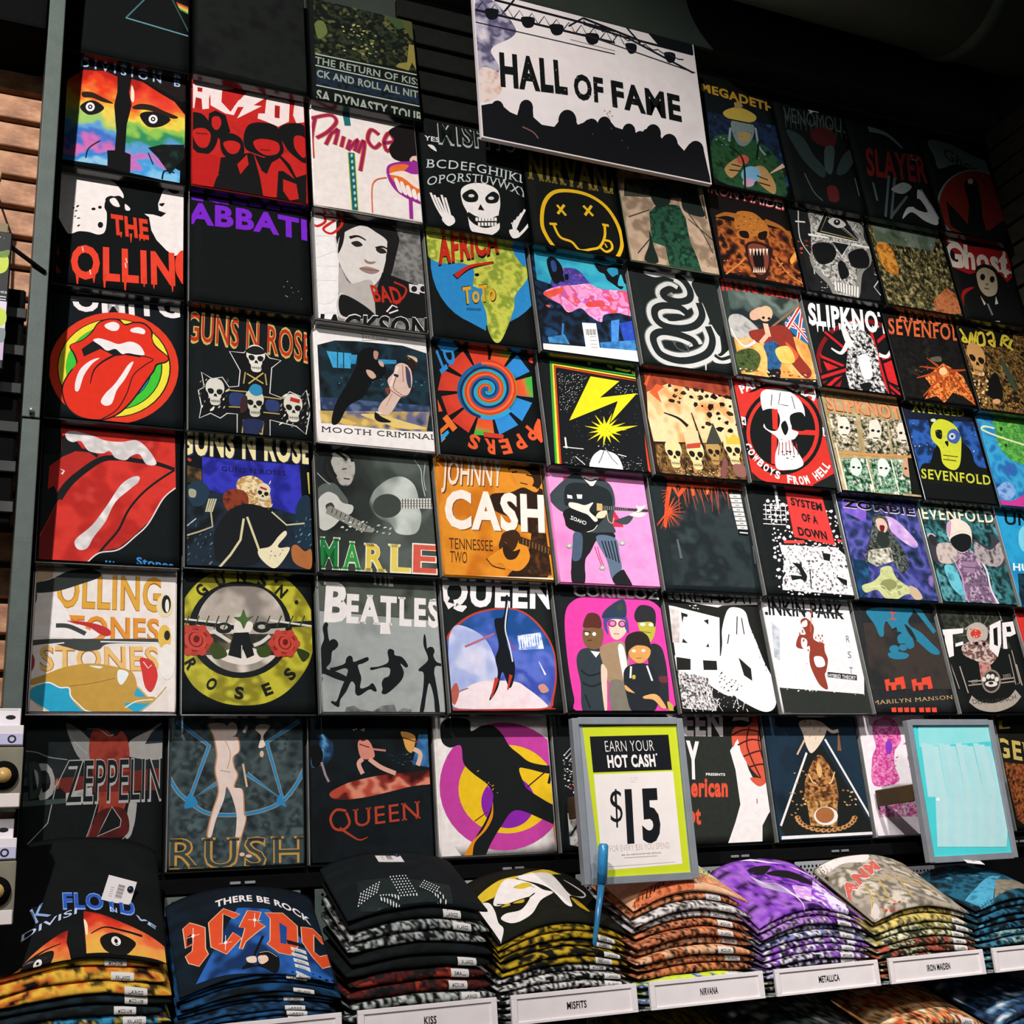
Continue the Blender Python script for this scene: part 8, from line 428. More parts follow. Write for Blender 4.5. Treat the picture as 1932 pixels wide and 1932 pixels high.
('st', 1): ({'base': None, 'label': '', 'W': 285.0, 'H': 258.5, 'st': (0.285, -2.0859, -1.9352, -0.04, -0.25, 0.285)}, [('n','1c4a90 2a62b0 16305c 102040','29,27 73,97 128,193 187,187 236,112 283,56 273,-5 174,8',8,0.4,50,None,0,1),('t','f2e8e6','THERE BE ROCK','88,203 266,162.5 89.5,222.5',0.03,0,1.3),('l','f0c8a0',3.2,'24,175 36,182 61,155.5 55,102.5 58,86 39.5,66 24,84 20.5,103.5 33,108.5 36,124.5 23,123','c'),('p','e0502a','24,175 36,182 61,155.5 55,102.5 58,86 39.5,66 24,84 20.5,103.5 33,108.5 36,124.5 23,123'),('p','14181c','28,149 36.5,151.5 35.5,128 25,126'),('l','f0c8a0',3.24,'70,165 102,196 129,172 117,163 98,183 85,102 91,98 109,123 121,105 89,71 66,101','c'),('p','e0502a','70,165 102,196 129,172 117,163 98,183 85,102 91,98 109,123 121,105 89,71 66,101'),('l','f0c8a0',3.33,'145.5,181 170,176.5 158.5,148 171,136 127,94 118,75.5 114,77.5 133,130.5 122.5,135','c'),('p','e0502a','145.5,181 170,176.5 158.5,148 171,136 127,94 118,75.5 114,77.5 133,130.5 122.5,135'),('l','f0c8a0',3.36,'178,174 212.5,177.5 234.5,146.5 223.5,86 204.5,58.5 184.5,62.5 166.5,86 174,95 186,159','c'),('p','e0502a','178,174 212.5,177.5 234.5,146.5 223.5,86 204.5,58.5 184.5,62.5 166.5,86 174,95 186,159'),('p','1c4a90','201,150 213.5,138.5 203,88.5 192,90'),('l','f0c8a0',3.39,'243,145.5 266,152 290.5,126.5 277.5,117.5 264.5,136 253,82.5 264,74.5 280,89.5 286.5,67 261,42 247.5,66.5 236,101.5','c'),('p','e0502a','243,145.5 266,152 290.5,126.5 277.5,117.5 264.5,136 253,82.5 264,74.5 280,89.5 286.5,67 261,42 247.5,66.5 236,101.5'),('l','fff4ec',0.99,'26.6,145.7 50.3,143',''),('l','fff4ec',1.0,'41,164.5 36,124.5',''),('o','fff4ec','38.4,144.4 41.2,144.1 37.9,139.8'),('l','fff4ec',0.99,'79.7,101.4 103.4,98.6',''),('l','fff4ec',1.0,'94.5,119.5 88.5,81',''),('o','fff4ec','91.6,100 94.3,99.7 90.9,95.5'),('l','fff4ec',1.03,'141.7,152.6 166.3,149.9',''),('l','fff4ec',1.04,'157.5,172 150.5,131',''),('o','fff4ec','154,151.3 156.8,151 153.2,146.5'),('l','14100f',4.48,'162,106.5 136.5,54',''),('s','100f10','109.5,22.5 123.5,36.5 137.5,25.5 171.5,15 181,45 173.5,59 156.5,64.5 142.5,53.5 142.5,31'),('s','e8c8b0','143.7,49.9 158.1,51.3 159.8,38.3 148,28.7 142,34.2'),('s','e8d0c0','121.7,49.4 137.8,50.6 137.1,34.8 123.5,36.6'),('l','c8b080',1.59,'147.5,59 164,62 178,49','s'),('p','14181c','205,100 237.5,93 237.5,84.5 205,89'),('p','d8d4d0','208.5,81 237,76 236.5,66 209,71'),('t','2a2a2a','SMALL','214,71.2 230,68 214.5,76.5',0.0,0),('p','d8d4d0','208,65.5 236,60.5 235.5,50 208,55.5'),('t','2a2a2a','SMALL','213.3,55.5 229.2,52.3 213.8,60.7',0.0,0),('p','d8d4d0','207.5,50 235,44.5 235,34.5 207.5,40'),('t','2a2a2a','SMALL','212.7,40.1 228.4,36.8 213.1,45.2',0.0,0),('p','d8d4d0','207,34.5 234.5,29.5 234,19.5 207,25'),('t','2a2a2a','SMALL','212,24.8 227.6,21.5 212.4,29.8',0.0,0),('p','d8d4d0','206,19 233.5,14 233,4.5 206.5,9.5'),('t','2a2a2a','SMALL','211.3,9.7 226.9,6.4 211.7,14.7',0.0,0)]),
('st', 2): ({'base': None, 'label': '', 'W': 285.0, 'H': 230.7, 'st': (0.59, -1.975, -1.8795, -0.04, -0.25, 0.285)}, [('n','14191a 1f2a2a 14191a','47,119 227,73 194,-50 25,15',12,0.5,60,None,0,1),('o','d8dcd8','42.2,70.6 43.5,70.4 41.4,67.5'),('o','d8dcd8','38.4,61.5 39.6,61.3 37.5,58.4'),('o','d8dcd8','34.5,52.5 35.8,52.3 33.7,49.4'),('o','d8dcd8','30.7,43.5 32,43.3 29.9,40.5'),('o','d8dcd8','26.9,34.6 28.2,34.5 26.1,31.6'),('o','d8dcd8','49.4,73.9 50.6,73.7 48.5,70.8'),('o','d8dcd8','45.4,64.8 46.7,64.6 44.6,61.7'),('o','d8dcd8','41.6,55.7 42.8,55.5 40.7,52.6'),('o','d8dcd8','37.7,46.7 39,46.5 36.8,43.7'),('o','d8dcd8','33.9,37.8 35.1,37.6 33,34.8'),('o','d8dcd8','56.5,77.2 57.8,77.1 55.6,74.1'),('o','d8dcd8','52.6,68.1 53.8,67.9 51.7,65'),('o','d8dcd8','48.6,59 49.9,58.8 47.8,55.9'),('o','d8dcd8','44.7,50 46,49.8 43.9,46.9'),('o','d8dcd8','40.9,41 42.1,40.8 40,38'),('o','d8dcd8','63.7,80.6 65,80.4 62.8,77.4'),('o','d8dcd8','59.7,71.4 61,71.2 58.8,68.3'),('o','d8dcd8','55.7,62.2 57,62.1 54.9,59.2'),('o','d8dcd8','51.8,53.2 53.1,53 50.9,50.1'),('o','d8dcd8','47.9,44.2 49.2,44 47,41.2'),('o','d8dcd8','70.9,84 72.2,83.8 70,80.8'),('o','d8dcd8','66.9,74.7 68.2,74.5 66,71.6'),('o','d8dcd8','62.9,65.5 64.2,65.4 62,62.4'),('o','d8dcd8','58.9,56.5 60.2,56.3 58,53.4'),('o','d8dcd8','55,47.4 56.2,47.3 54.1,44.4'),('o','d8dcd8','78.2,87.3 79.5,87.2 77.3,84.2'),('o','d8dcd8','74.1,78.1 75.4,77.9 73.2,74.9'),('o','d8dcd8','70.1,68.9 71.4,68.7 69.2,65.7'),('o','d8dcd8','66.1,59.7 67.3,59.6 65.2,56.6'),('o','d8dcd8','62.1,50.7 63.4,50.5 61.2,47.6'),('o','d8dcd8','85.5,90.7 86.8,90.6 84.6,87.6'),('o','d8dcd8','81.4,81.4 82.7,81.2 80.4,78.3'),('o','d8dcd8','77.3,72.2 78.6,72 76.4,69.1'),('o','d8dcd8','73.2,63 74.5,62.8 72.3,59.9'),('o','d8dcd8','69.2,53.9 70.5,53.8 68.3,50.9'),('o','d8dcd8','112.6,103.8 113.9,103.6 111.6,100.5'),('o','d8dcd8','112,91.6 113.3,91.4 111,88.4'),('o','d8dcd8','111.4,79.5 112.7,79.3 110.4,76.3'),('o','d8dcd8','110.9,67.5 112.2,67.4 109.9,64.4'),('o','d8dcd8','110.3,55.7 111.6,55.5 109.3,52.6'),('o','d8dcd8','109.7,44 111,43.8 108.8,40.9'),('o','d8dcd8','109.2,32.3 110.5,32.1 108.2,29.3'),('o','d8dcd8','108.7,20.8 109.9,20.6 107.7,17.8'),('o','d8dcd8','118.7,102.9 120,102.8 117.7,99.7'),('o','d8dcd8','118.1,90.7 119.4,90.6 117.1,87.5'),('o','d8dcd8','117.5,78.7 118.8,78.5 116.5,75.5'),('o','d8dcd8','116.9,66.7 118.2,66.5 115.9,63.6'),('o','d8dcd8','116.3,54.8 117.6,54.7 115.3,51.7'),('o','d8dcd8','115.7,43.1 117,42.9 114.8,40'),('o','d8dcd8','115.2,31.5 116.4,31.3 114.2,28.4'),('o','d8dcd8','114.6,19.9 115.9,19.8 113.6,16.9'),('o','d8dcd8','124.9,102.1 126.2,101.9 123.8,98.9'),('o','d8dcd8','124.2,89.9 125.5,89.7 123.2,86.7'),('o','d8dcd8','123.6,77.8 124.9,77.6 122.6,74.7'),('o','d8dcd8','123,65.9 124.3,65.7 122,62.7'),('o','d8dcd8','122.4,54 123.7,53.8 121.4,50.9'),('o','d8dcd8','121.7,42.3 123,42.1 120.8,39.2'),('o','d8dcd8','121.1,30.6 122.4,30.4 120.2,27.6'),('o','d8dcd8','120.5,19.1 121.8,18.9 119.6,16.1'),('o','d8dcd8','131,101.3 132.3,101.1 130,98.1'),('o','d8dcd8','130.3,89.1 131.7,88.9 129.3,85.9'),('o','d8dcd8','129.7,77 131,76.8 128.7,73.8'),('o','d8dcd8','129,65 130.3,64.8 128,61.9'),('o','d8dcd8','128.4,53.2 129.7,53 127.4,50.1'),('o','d8dcd8','127.8,41.4 129,41.2 126.8,38.3'),('o','d8dcd8','127.1,29.8 128.4,29.6 126.1,26.7'),('o','d8dcd8','126.5,18.2 127.8,18.1 125.5,15.2'),('o','d8dcd8','137.2,100.4 138.5,100.3 136.1,97.2'),('o','d8dcd8','136.5,88.2 137.8,88.1 135.5,85'),('o','d8dcd8','135.8,76.2 137.1,76 134.8,73'),('o','d8dcd8','135.1,64.2 136.4,64 134.1,61'),('o','d8dcd8','134.4,52.3 135.7,52.1 133.4,49.2'),('o','d8dcd8','133.8,40.6 135.1,40.4 132.8,37.5'),('o','d8dcd8','133.1,28.9 134.4,28.7 132.1,25.9'),('o','d8dcd8','132.5,17.4 133.7,17.2 131.5,14.4'),('o','d8dcd8','143.4,99.6 144.7,99.4 142.3,96.4'),('o','d8dcd8','142.6,87.4 143.9,87.2 141.6,84.2'),('o','d8dcd8','141.9,75.3 143.2,75.1 140.9,72.1'),('o','d8dcd8','141.2,63.3 142.5,63.2 140.2,60.2'),('o','d8dcd8','140.5,51.5 141.8,51.3 139.5,48.4'),('o','d8dcd8','139.8,39.7 141.1,39.5 138.8,36.6'),('o','d8dcd8','139.1,28.1 140.4,27.9 138.1,25'),('o','d8dcd8','138.4,16.5 139.7,16.3 137.4,13.5'),('o','d8dcd8','175,76.9 176.4,76.7 173.9,73.7'),('o','d8dcd8','168.8,66.7 170.1,66.5 167.7,63.5'),('o','d8dcd8','162.6,56.5 164,56.4 161.6,53.4'),('o','d8dcd8','156.5,46.5 157.8,46.3 155.5,43.4'),('o','d8dcd8','178.3,71.4 179.6,71.3 177.2,68.3'),('o','d8dcd8','172,61.3 173.3,61.1 171,58.1'),('o','d8dcd8','165.9,51.2 167.2,51 164.8,48.1'),('o','d8dcd8','159.8,41.2 161.1,41 158.7,38.1'),('o','d8dcd8','181.5,66 182.8,65.8 180.4,62.9'),('o','d8dcd8','175.2,55.9 176.6,55.7 174.2,52.7'),('o','d8dcd8','169.1,45.8 170.4,45.7 168,42.7'),('o','d8dcd8','163,35.9 164.3,35.7 161.9,32.8'),('o','d8dcd8','184.7,60.6 186,60.4 183.6,57.5'),('o','d8dcd8','178.4,50.5 179.8,50.3 177.4,47.4'),('o','d8dcd8','172.3,40.5 173.6,40.3 171.2,37.4'),('o','d8dcd8','166.1,30.6 167.4,30.4 165.1,27.6'),('o','d8dcd8','187.9,55.2 189.2,55 186.8,52.1'),('o','d8dcd8','181.6,45.2 182.9,45 180.6,42.1'),('o','d8dcd8','175.4,35.2 176.8,35 174.4,32.1'),('o','d8dcd8','169.3,25.4 170.6,25.2 168.3,22.3'),('o','d8dcd8','191.1,49.8 192.4,49.7 190,46.7'),('o','d8dcd8','184.8,39.8 186.1,39.7 183.7,36.7'),('o','d8dcd8','178.6,29.9 179.9,29.7 177.6,26.9'),('o','d8dcd8','172.5,20.1 173.8,19.9 171.4,17.1'),('o','d8dcd8','194.2,44.5 195.6,44.3 193.2,41.4'),('o','d8dcd8','188,34.5 189.3,34.3 186.9,31.4'),('o','d8dcd8','181.8,24.6 183.1,24.5 180.7,21.6'),('o','d8dcd8','175.7,14.9 176.9,14.7 174.6,11.8'),('o','d8dcd8','184.2,23.8 185.5,23.6 183.1,20.7'),('o','d8dcd8','179.9,12.7 181.2,12.5 178.8,9.7'),('o','d8dcd8','175.6,1.7 176.8,1.5 174.5,-1.3'),('o','d8dcd8','171.3,-9.2 172.6,-9.4 170.3,-12.1'),('o','d8dcd8','167.1,-19.9 168.4,-20.1 166.1,-22.9'),('o','d8dcd8','162.9,-30.6 164.2,-30.8 161.9,-33.5'),('o','d8dcd8','158.8,-41.1 160,-41.3 157.8,-44'),('o','d8dcd8','187.2,18 188.5,17.8 186.1,15'),('o','d8dcd8','182.8,7 184.1,6.8 181.8,4'),('o','d8dcd8','178.5,-4 179.8,-4.2 177.5,-7'),('o','d8dcd8','174.3,-14.8 175.5,-15 173.2,-17.7'),('o','d8dcd8','170,-25.5 171.3,-25.7 169,-28.4'),('o','d8dcd8','165.8,-36.1 167.1,-36.3 164.8,-39'),('o','d8dcd8','161.7,-46.6 163,-46.8 160.7,-49.5'),('o','d8dcd8','190.2,12.3 191.4,12.1 189.1,9.2'),('o','d8dcd8','185.8,1.3 187.1,1.1 184.7,-1.7'),('o','d8dcd8','181.5,-9.6 182.8,-9.8 180.4,-12.6'),('o','d8dcd8','177.2,-20.4 178.5,-20.6 176.1,-23.3'),('o','d8dcd8','173,-31.1 174.2,-31.3 171.9,-34'),('o','d8dcd8','168.8,-41.6 170,-41.8 167.7,-44.5'),('o','d8dcd8','164.6,-52.1 165.9,-52.3 163.6,-54.9'),('o','d8dcd8','193.1,6.5 194.4,6.3 192,3.5'),('o','d8dcd8','188.7,-4.4 190,-4.6 187.7,-7.4'),('o','d8dcd8','184.4,-15.3 185.7,-15.4 183.4,-18.2'),('o','d8dcd8','180.1,-26 181.4,-26.2 179.1,-28.9'),('o','d8dcd8','175.9,-36.6 177.2,-36.8 174.8,-39.5'),('o','d8dcd8','171.7,-47.1 172.9,-47.3 170.7,-50'),('o','d8dcd8','167.5,-57.5 168.8,-57.7 166.5,-60.4'),('o','d8dcd8','196,0.8 197.3,0.6 195,-2.2'),('o','d8dcd8','191.7,-10.1 193,-10.3 190.6,-13'),('o','d8dcd8','187.3,-20.9 188.6,-21 186.3,-23.8'),('o','d8dcd8','183,-31.5 184.3,-31.7 182,-34.5'),('o','d8dcd8','178.8,-42.1 180.1,-42.3 177.8,-45'),('o','d8dcd8','174.6,-52.6 175.8,-52.8 173.6,-55.5'),('o','d8dcd8','170.4,-63 171.7,-63.2 169.4,-65.8'),('o','d8dcd8','199,-4.9 200.3,-5 197.9,-7.8'),('o','d8dcd8','194.6,-15.7 195.9,-15.9 193.5,-18.7'),('o','d8dcd8','190.3,-26.5 191.5,-26.6 189.2,-29.4'),('o','d8dcd8','186,-37.1 187.2,-37.3 184.9,-40'),('o','d8dcd8','181.7,-47.6 183,-47.8 180.7,-50.5'),('o','d8dcd8','177.5,-58.1 178.7,-58.2 176.5,-60.9'),('o','d8dcd8','173.3,-68.4 174.6,-68.6 172.3,-71.2'),('o','d8dcd8','201.9,-10.5 203.2,-10.7 200.8,-13.5'),('o','d8dcd8','197.5,-21.3 198.8,-21.5 196.4,-24.3'),('o','d8dcd8','193.2,-32 194.4,-32.2 192.1,-34.9'),('o','d8dcd8','188.9,-42.6 190.1,-42.8 187.8,-45.5'),('o','d8dcd8','184.6,-53.1 185.9,-53.3 183.6,-56'),('o','d8dcd8','180.4,-63.5 181.6,-63.7 179.3,-66.3'),('o','d8dcd8','176.2,-73.8 177.4,-74 175.2,-76.6'),('o','d8dcd8','69.1,27 70.4,26.8 68.2,24'),('o','d8dcd8','67,16.9 68.3,16.7 66.1,13.9'),('o','d8dcd8','74.2,24.7 75.4,24.5 73.3,21.7'),('o','d8dcd8','72,14.6 73.2,14.5 71.1,11.7'),('o','d8dcd8','79.2,22.4 80.4,22.3 78.3,19.4'),('o','d8dcd8','77,12.4 78.2,12.2 76.1,9.4'),('o','d8dcd8','84.2,20.1 85.4,20 83.3,17.2'),('o','d8dcd8','82,10.1 83.2,9.9 81.1,7.1'),('o','d8dcd8','89.2,17.9 90.5,17.7 88.3,14.9'),('o','d8dcd8','87,7.8 88.2,7.6 86,4.8'),('o','d8dcd8','94.2,15.6 95.5,15.4 93.3,12.6'),('o','d8dcd8','91.9,5.5 93.2,5.3 91,2.6'),('o','d8dcd8','99.2,13.3 100.5,13.1 98.3,10.3'),('o','d8dcd8','96.9,3.2 98.2,3.1 96,0.3')]),
('st', 3): ({'base': None, 'label': '', 'W': 285.0, 'H': 234.2, 'st': (0.895, -2.035, -1.9314, -0.04, -0.25, 0.285)}, [('n','b89a20 d8b82c c8a824','-7,153 19,176 77,196 130,201 203,235 232,217 150,187 116,191 73,169 42,146',9,0.5,40,None,0,1),('s','ece4e0','-15,138 9,151 28,138 28,106 20,67 21,42 4,16 -5,12 -4,56 -14,92'),('s','ece4e0','38,136 84,190 113,186 138,161 151,132 168,119 126,88 89,47 60,37 39,45 28,71 41,79 74,70 109,106 90,108 60,107 37,116'),('s','ece4e0','116,191 159,208 200,212 207,174 207,114 236,121 249,141 234,171 224,189 244,169 256,145 231,111 202,109 184,59 172,66 171,119 160,152'),('p','14150f','209,179.5 221.5,172 236.5,159 221.5,150'),('l','15170f',1.69,'93,156 114.5,164 136.5,144.5','s'),('s','d8b82c','95.5,155.5 121.5,168.5 136,155.5 111.5,145.5'),('l','15170f',3.29,'39,120.5 63,101.5 98,102 125.5,119.5','s'),('s','c8a424','200,99 212,86.5 217,44.5 200,62'),('s','c8a424','42.1,104.6 60.4,107.3 58.6,97.2'),('s','c8a424','67.5,101 93,103 85.5,91')]),
('st', 4): ({'base': None, 'label': '', 'W': 285.0, 'H': 224.9, 'st': (1.2, -1.9899, -1.9094, -0.04, -0.25, 0.285)}, [('n','d8e0e0 e8ecec b8ccd0','303,248 319,246 327,179 249,166',12,0.4,40,None,0,1),('n','ece48c f0ec9c','244,159 323,171 327,123 309,88 214,106',12,0.3,40,None,0,1),('t','3a3c8a','SECTICIDE','194.5,120.5 308,122.5 211.5,148.5',0.0,0),('n','d88a5c e8a878 c06a40 f0c098','186,70 234,84 310,72 292,24 268,10 176,35',7,0.8,14,None,0,1),('n','b85a34 d8784c 8a3c20','-30,7 41,50 105,54 182,63 146,5 37,-17 -48,-48',7,0.9,12,None,0,1),('l','181412',(3.33,1.43),'-26,-13 0.5,29.5',''),('l','181412',(3.35,1.44),'-12.5,-7.5 13.5,32.5',''),('l','181412',(3.37,1.44),'1,-2 26,36',''),('l','181412',(3.39,1.45),'14.5,4 39,39.5',''),('l','181412',(3.4,1.46),'28.5,9.5 52.5,43',''),('l','181412',(3.42,1.47),'42,15.5 65.5,46',''),('l','181412',(3.44,1.47),'56,21.5 79,49.5',''),('l','181412',(3.46,1.48),'70,27.5 92,53',''),('l','181412',(3.48,1.49),'84.4,33.4 105.6,56.7','')]),
('st', 5): ({'base': None, 'label': '', 'W': 285.0, 'H': 236.5, 'st': (1.505, -2.0459, -1.9371, -0.04, -0.25, 0.285)}, [('l','f2e8e6',7.51,'89.5,238 132,227.5 182,209.5 267,182','s'),('n','6a2aa0 9a4cc8 50208a c080d8','91,208 153,213 211,206 255,165 199,91 149,120 101,137 82,162',8,0.5,30,None,0,1),('s','141414','91.5,190 127.5,198 159,194 115.5,158 91,167'),('s','141414','125,163 187.5,173 223,157 230.5,132.5 215,111.5 171,128.5 136,144'),('l','e8d8f4',1.41,'79,162.5 93.5,126.5 121.5,106 129.5,50','s'),('l','e8d8f4',1.4,'78.5,155.5 93.5,122 122,98 128,42.5','s'),('l','e8d8f4',1.4,'78.5,148.5 93.5,117.5 122.5,90 126,35.5','s'),('l','e8d8f4',1.4,'78,142 93.5,113 123,82.5 124.5,28','s'),('l','e8d8f4',1.39,'77.5,135 93.5,108.5 123.5,74.5 122.5,21','s'),('l','e8d8f4',1.39,'77,128.5 93.5,104 124,67 121,13.5','s'),('l','e8d8f4',1.39,'76.5,121.5 93,99.5 124.5,59 119,6.5','s'),('l','e8d8f4',1.39,'76.5,115 93,95 125,51.5 117.5,-0.5','s'),('n','e8e0f0 c890d8 f4ecd8','149,97 199,91 147,21 126,45',8,0.5,20,None,0,1),('n','6a2aa0 9a4cc8 e8dcf0 50208a','255,165 264,152 269,117 259,55 233,-1 194,4 151,26',7,0.7,18,None,0,1),('l','141414',8.8,'250.5,160 257,118 257,61 236.5,3.5','s'),('p','e8e0ec','220,77 265.5,60 223.5,-5.5 189,4.5')]),
('st', 6): ({'base': None, 'label': '', 'W': 285.0, 'H': 238.6, 'st': (1.81, -2.0527, -1.9394, -0.04, -0.25, 0.285)}, [('n','8a8074 a89c8c 6a6254 c8bcac 7a705c','0,0 285,0 285,238.61649893920335 0,238.61649893920335',8,0.7,40,None,0,1),('s','e0d4d0','26,244 73,245 138,251 173,235 133,202 78,208 15,203'),('o','2a2a20','-0.4,187.1 8.5,186.2 -8.6,176.4'),('t','e8e0d8','RANM','-48.5,74.5 155.5,164 -36.5,122.5',0.1,0),('t','c85a50','RANM','-44.5,77 155.5,166.5 -36.5,119.5',0.05,0),('l','d8b870',4.83,'93,136 108,122.5 78.5,48','s'),('l','5a5038',1.51,'93,136 108,122.5 78.5,48','s'),('l','d8b870',4.82,'114.5,110.5 165,127.5 134.5,30','s'),('l','5a5038',1.51,'114.5,110.5 165,127.5 134.5,30','s'),('l','d8b870',4.9,'159,128.5 173,98 214,99 223,63.5','s'),('l','5a5038',1.53,'159,128.5 173,98 214,99 223,63.5','s'),('l','d8b870',4.91,'177.5,126 217,110 229,63','s'),('l','5a5038',1.54,'177.5,126 217,110 229,63','s'),('l','d8b870',4.72,'62.5,83 61,50 82,36.5','s'),('l','5a5038',1.47,'62.5,83 61,50 82,36.5','s'),('l','d8b870',4.76,'60,111 40.5,63.5 -1,20.5','s'),('l','5a5038',1.49,'60,111 40.5,63.5 -1,20.5','s'),('r','b8402c','40,36 98,29 71,1 8,-7',14,3,6,0.5,0,1),('s','c8bcb4','7,30 37,47.5 15.5,2.5 -16.5,-14')]),
('st', 7): ({'base': None, 'label': '', 'W': 285.0, 'H': 222.6, 'st': (2.115, -2.0519, -1.978, -0.04, -0.25, 0.285)}, [('n','0f1a20 14303c 1f5a70 123040 3a8098','0,0 285,0 285,222.62328083091163 0,222.62328083091163',8,0.8,40,None,0,2),('n','2a6a88 4a9ab8 1c4a60','10,59 74,81 177,135 217,146 143,87 44,2 14,0',8,0.5,20,None,0,1),('n','6a6a5c 8a7a6a 4a5048','158,102 274,137 252,104 189,44 64,15',8,0.7,16,None,0,1)]),
}

# ---------------------------------------------------------------- shirts displayed on the wall
rnd = random.Random(4)
def body_mesh(W, H, t, seed):
    """folded shirt: a soft slab, front face at y=0, slight pillow at the back, creased bottom fold"""
    bm = bmesh.new(); nx, nz = 10, 12; fr, bk = {}, {}
    r = .004
    for i in range(nx+1):
        for j in range(nz+1):
            u, v = i/nx, j/nz
            ex = min(u, 1-u)*W; ez = min(v, 1-v)*H
            fr[i, j] = bm.verts.new((u*W, .0, v*H)); 
            bk[i, j] = bm.verts.new((u*W, t + .0015*noise.noise(Vector((u*3, v*3, seed))), v*H))
    for i in range(nx):
        for j in range(nz):
            bm.faces.new((fr[i, j], fr[i+1, j], fr[i+1, j+1], fr[i, j+1])); bm.faces.new((bk[i, j], bk[i, j+1], bk[i+1, j+1], bk[i+1, j]))
    for j in range(nz):
        bm.faces.new((fr[0, j], fr[0, j+1], bk[0, j+1], bk[0, j])); bm.faces.new((fr[nx, j], bk[nx, j], bk[nx, j+1], fr[nx, j+1]))
    for i in range(nx):
        bm.faces.new((fr[i, 0], bk[i, 0], bk[i+1, 0], fr[i+1, 0])); bm.faces.new((fr[i, nz], fr[i+1, nz], bk[i+1, nz], bk[i, nz]))
    bm.normal_update()
    es = [e for e in bm.edges if len(e.link_faces) == 2 and e.link_faces[0].normal.dot(e.link_faces[1].normal) < .5]
    bmesh.ops.bevel(bm, geom=es, offset=.0028, segments=3, affect='EDGES')
    me = bpy.data.meshes.new('mesh'); bm.to_mesh(me); bm.free(); me.polygons.foreach_set('use_smooth', [True]*len(me.polygons))
    return me
EDGE_W = {(5, 4): 'f4a0d0', (4, 4): 'f0dcc0', (5, 2): 'efe8e4', (3, 3): 'ece2dc'}
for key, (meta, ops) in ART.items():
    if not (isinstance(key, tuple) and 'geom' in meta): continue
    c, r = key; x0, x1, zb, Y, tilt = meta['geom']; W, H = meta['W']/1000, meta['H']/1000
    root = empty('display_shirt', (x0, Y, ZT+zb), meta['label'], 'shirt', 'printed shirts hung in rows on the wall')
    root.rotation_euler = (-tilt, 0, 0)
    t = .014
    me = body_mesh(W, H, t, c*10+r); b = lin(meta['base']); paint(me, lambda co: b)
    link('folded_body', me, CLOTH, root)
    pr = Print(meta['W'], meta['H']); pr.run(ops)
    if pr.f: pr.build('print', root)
    # clear sleeve: rims along the left side and under the bottom fold, hook at the back
    link('sleeve_rim', boxes([(-.0040, -.0018, -.001, t+.004, -.002, H)], .0008, 1), M_EDGE if r >= 2 and (c > 1) and (r > 3 or c < 9) else M_LIP, root)
    link('sleeve_lip', boxes([(-.0045, W+.001, -.001, t+.006, -.0055, -.0018)], .0008, 1), M_LIP, root)
    link('backing_hook', boxes([(W*.3, W*.7, t+.004, (.054-Y if r < 6 else .012) , H-.05, H-.02)], .002, 1), M_BLACK, root)

# ---------------------------------------------------------------- signs
PRICE_POS = (1.092, -.235, -1.967)
def framed(key, name, label, fr, matf, depth, cat, art_inset=0):
    meta, ops = ART[key]; o3, = [SIGN_POS[key]]
    W, H = meta['W']/1000, meta['H']/1000
    root = empty(name, (o3[0], o3[1], ZT+o3[2]), label, cat)
    me = boxes([(0, W, .0, depth, 0, H)], .0015, 1); b = lin(meta['base']); paint(me, lambda co: b); link('board', me, PAPER, root)
    pr = Print(meta['W'], meta['H'], inset=1); pr.run(ops); pr.build('print', root, PAPER)
    if fr:
        link('frame', boxes([(-.002, fr, -.007, depth, 0, H), (W-fr, W+.002, -.007, depth, 0, H), (fr, W-fr, -.007, depth, H-fr, H+.002), (fr, W-fr, -.007, depth, -.002, fr)], .0015, 2), matf, root)
    return root, W, H
SIGN_POS = {'sign': (1.058, -.05, -.046), 'price': PRICE_POS, 'cyan': (2.102, -.12, -1.962)}
s, W, H = framed('sign', 'wall_sign', 'large white sign reading HALL OF FAME over crowd silhouettes', 0, None, .012, 'sign')
link('edge_trim', boxes([(-.003, W+.003, -.001, .013, -.004, .0), (-.003, 0, -.001, .013, 0, H), (W, W+.003, -.001, .013, 0, H)]), M_WHITE, s)
link('bracket', boxes([(.12, .15, .012, .11, .20, .23), (W-.15, W-.12, .012, .11, .20, .23)], .002, 1), M_BLACK, s)
s, W, H = framed('price', 'price_sign', 'grey framed lime and white sign offering $15 cash', .0135, M_FRAME, .012, 'sign')
link('mounting_arm', boxes([(.108, .113, .013, .27, .150, .200), (.09, .14, .012, .015, .150, .200)], .002, 1), plain('brown_metal', '4a3a24', .5), s)
s, W, H = framed('cyan', 'blank_sign', 'grey framed pale turquoise sign without writing, lower right', .0135, M_FRAME, .012, 'sign')
link('mounting_arm', boxes([(.0, .005, .013, .16, .150, .192), (-.0, .06, .012, .015, .150, .192)], .002, 1), bpy.data.materials['brown_metal'], s)

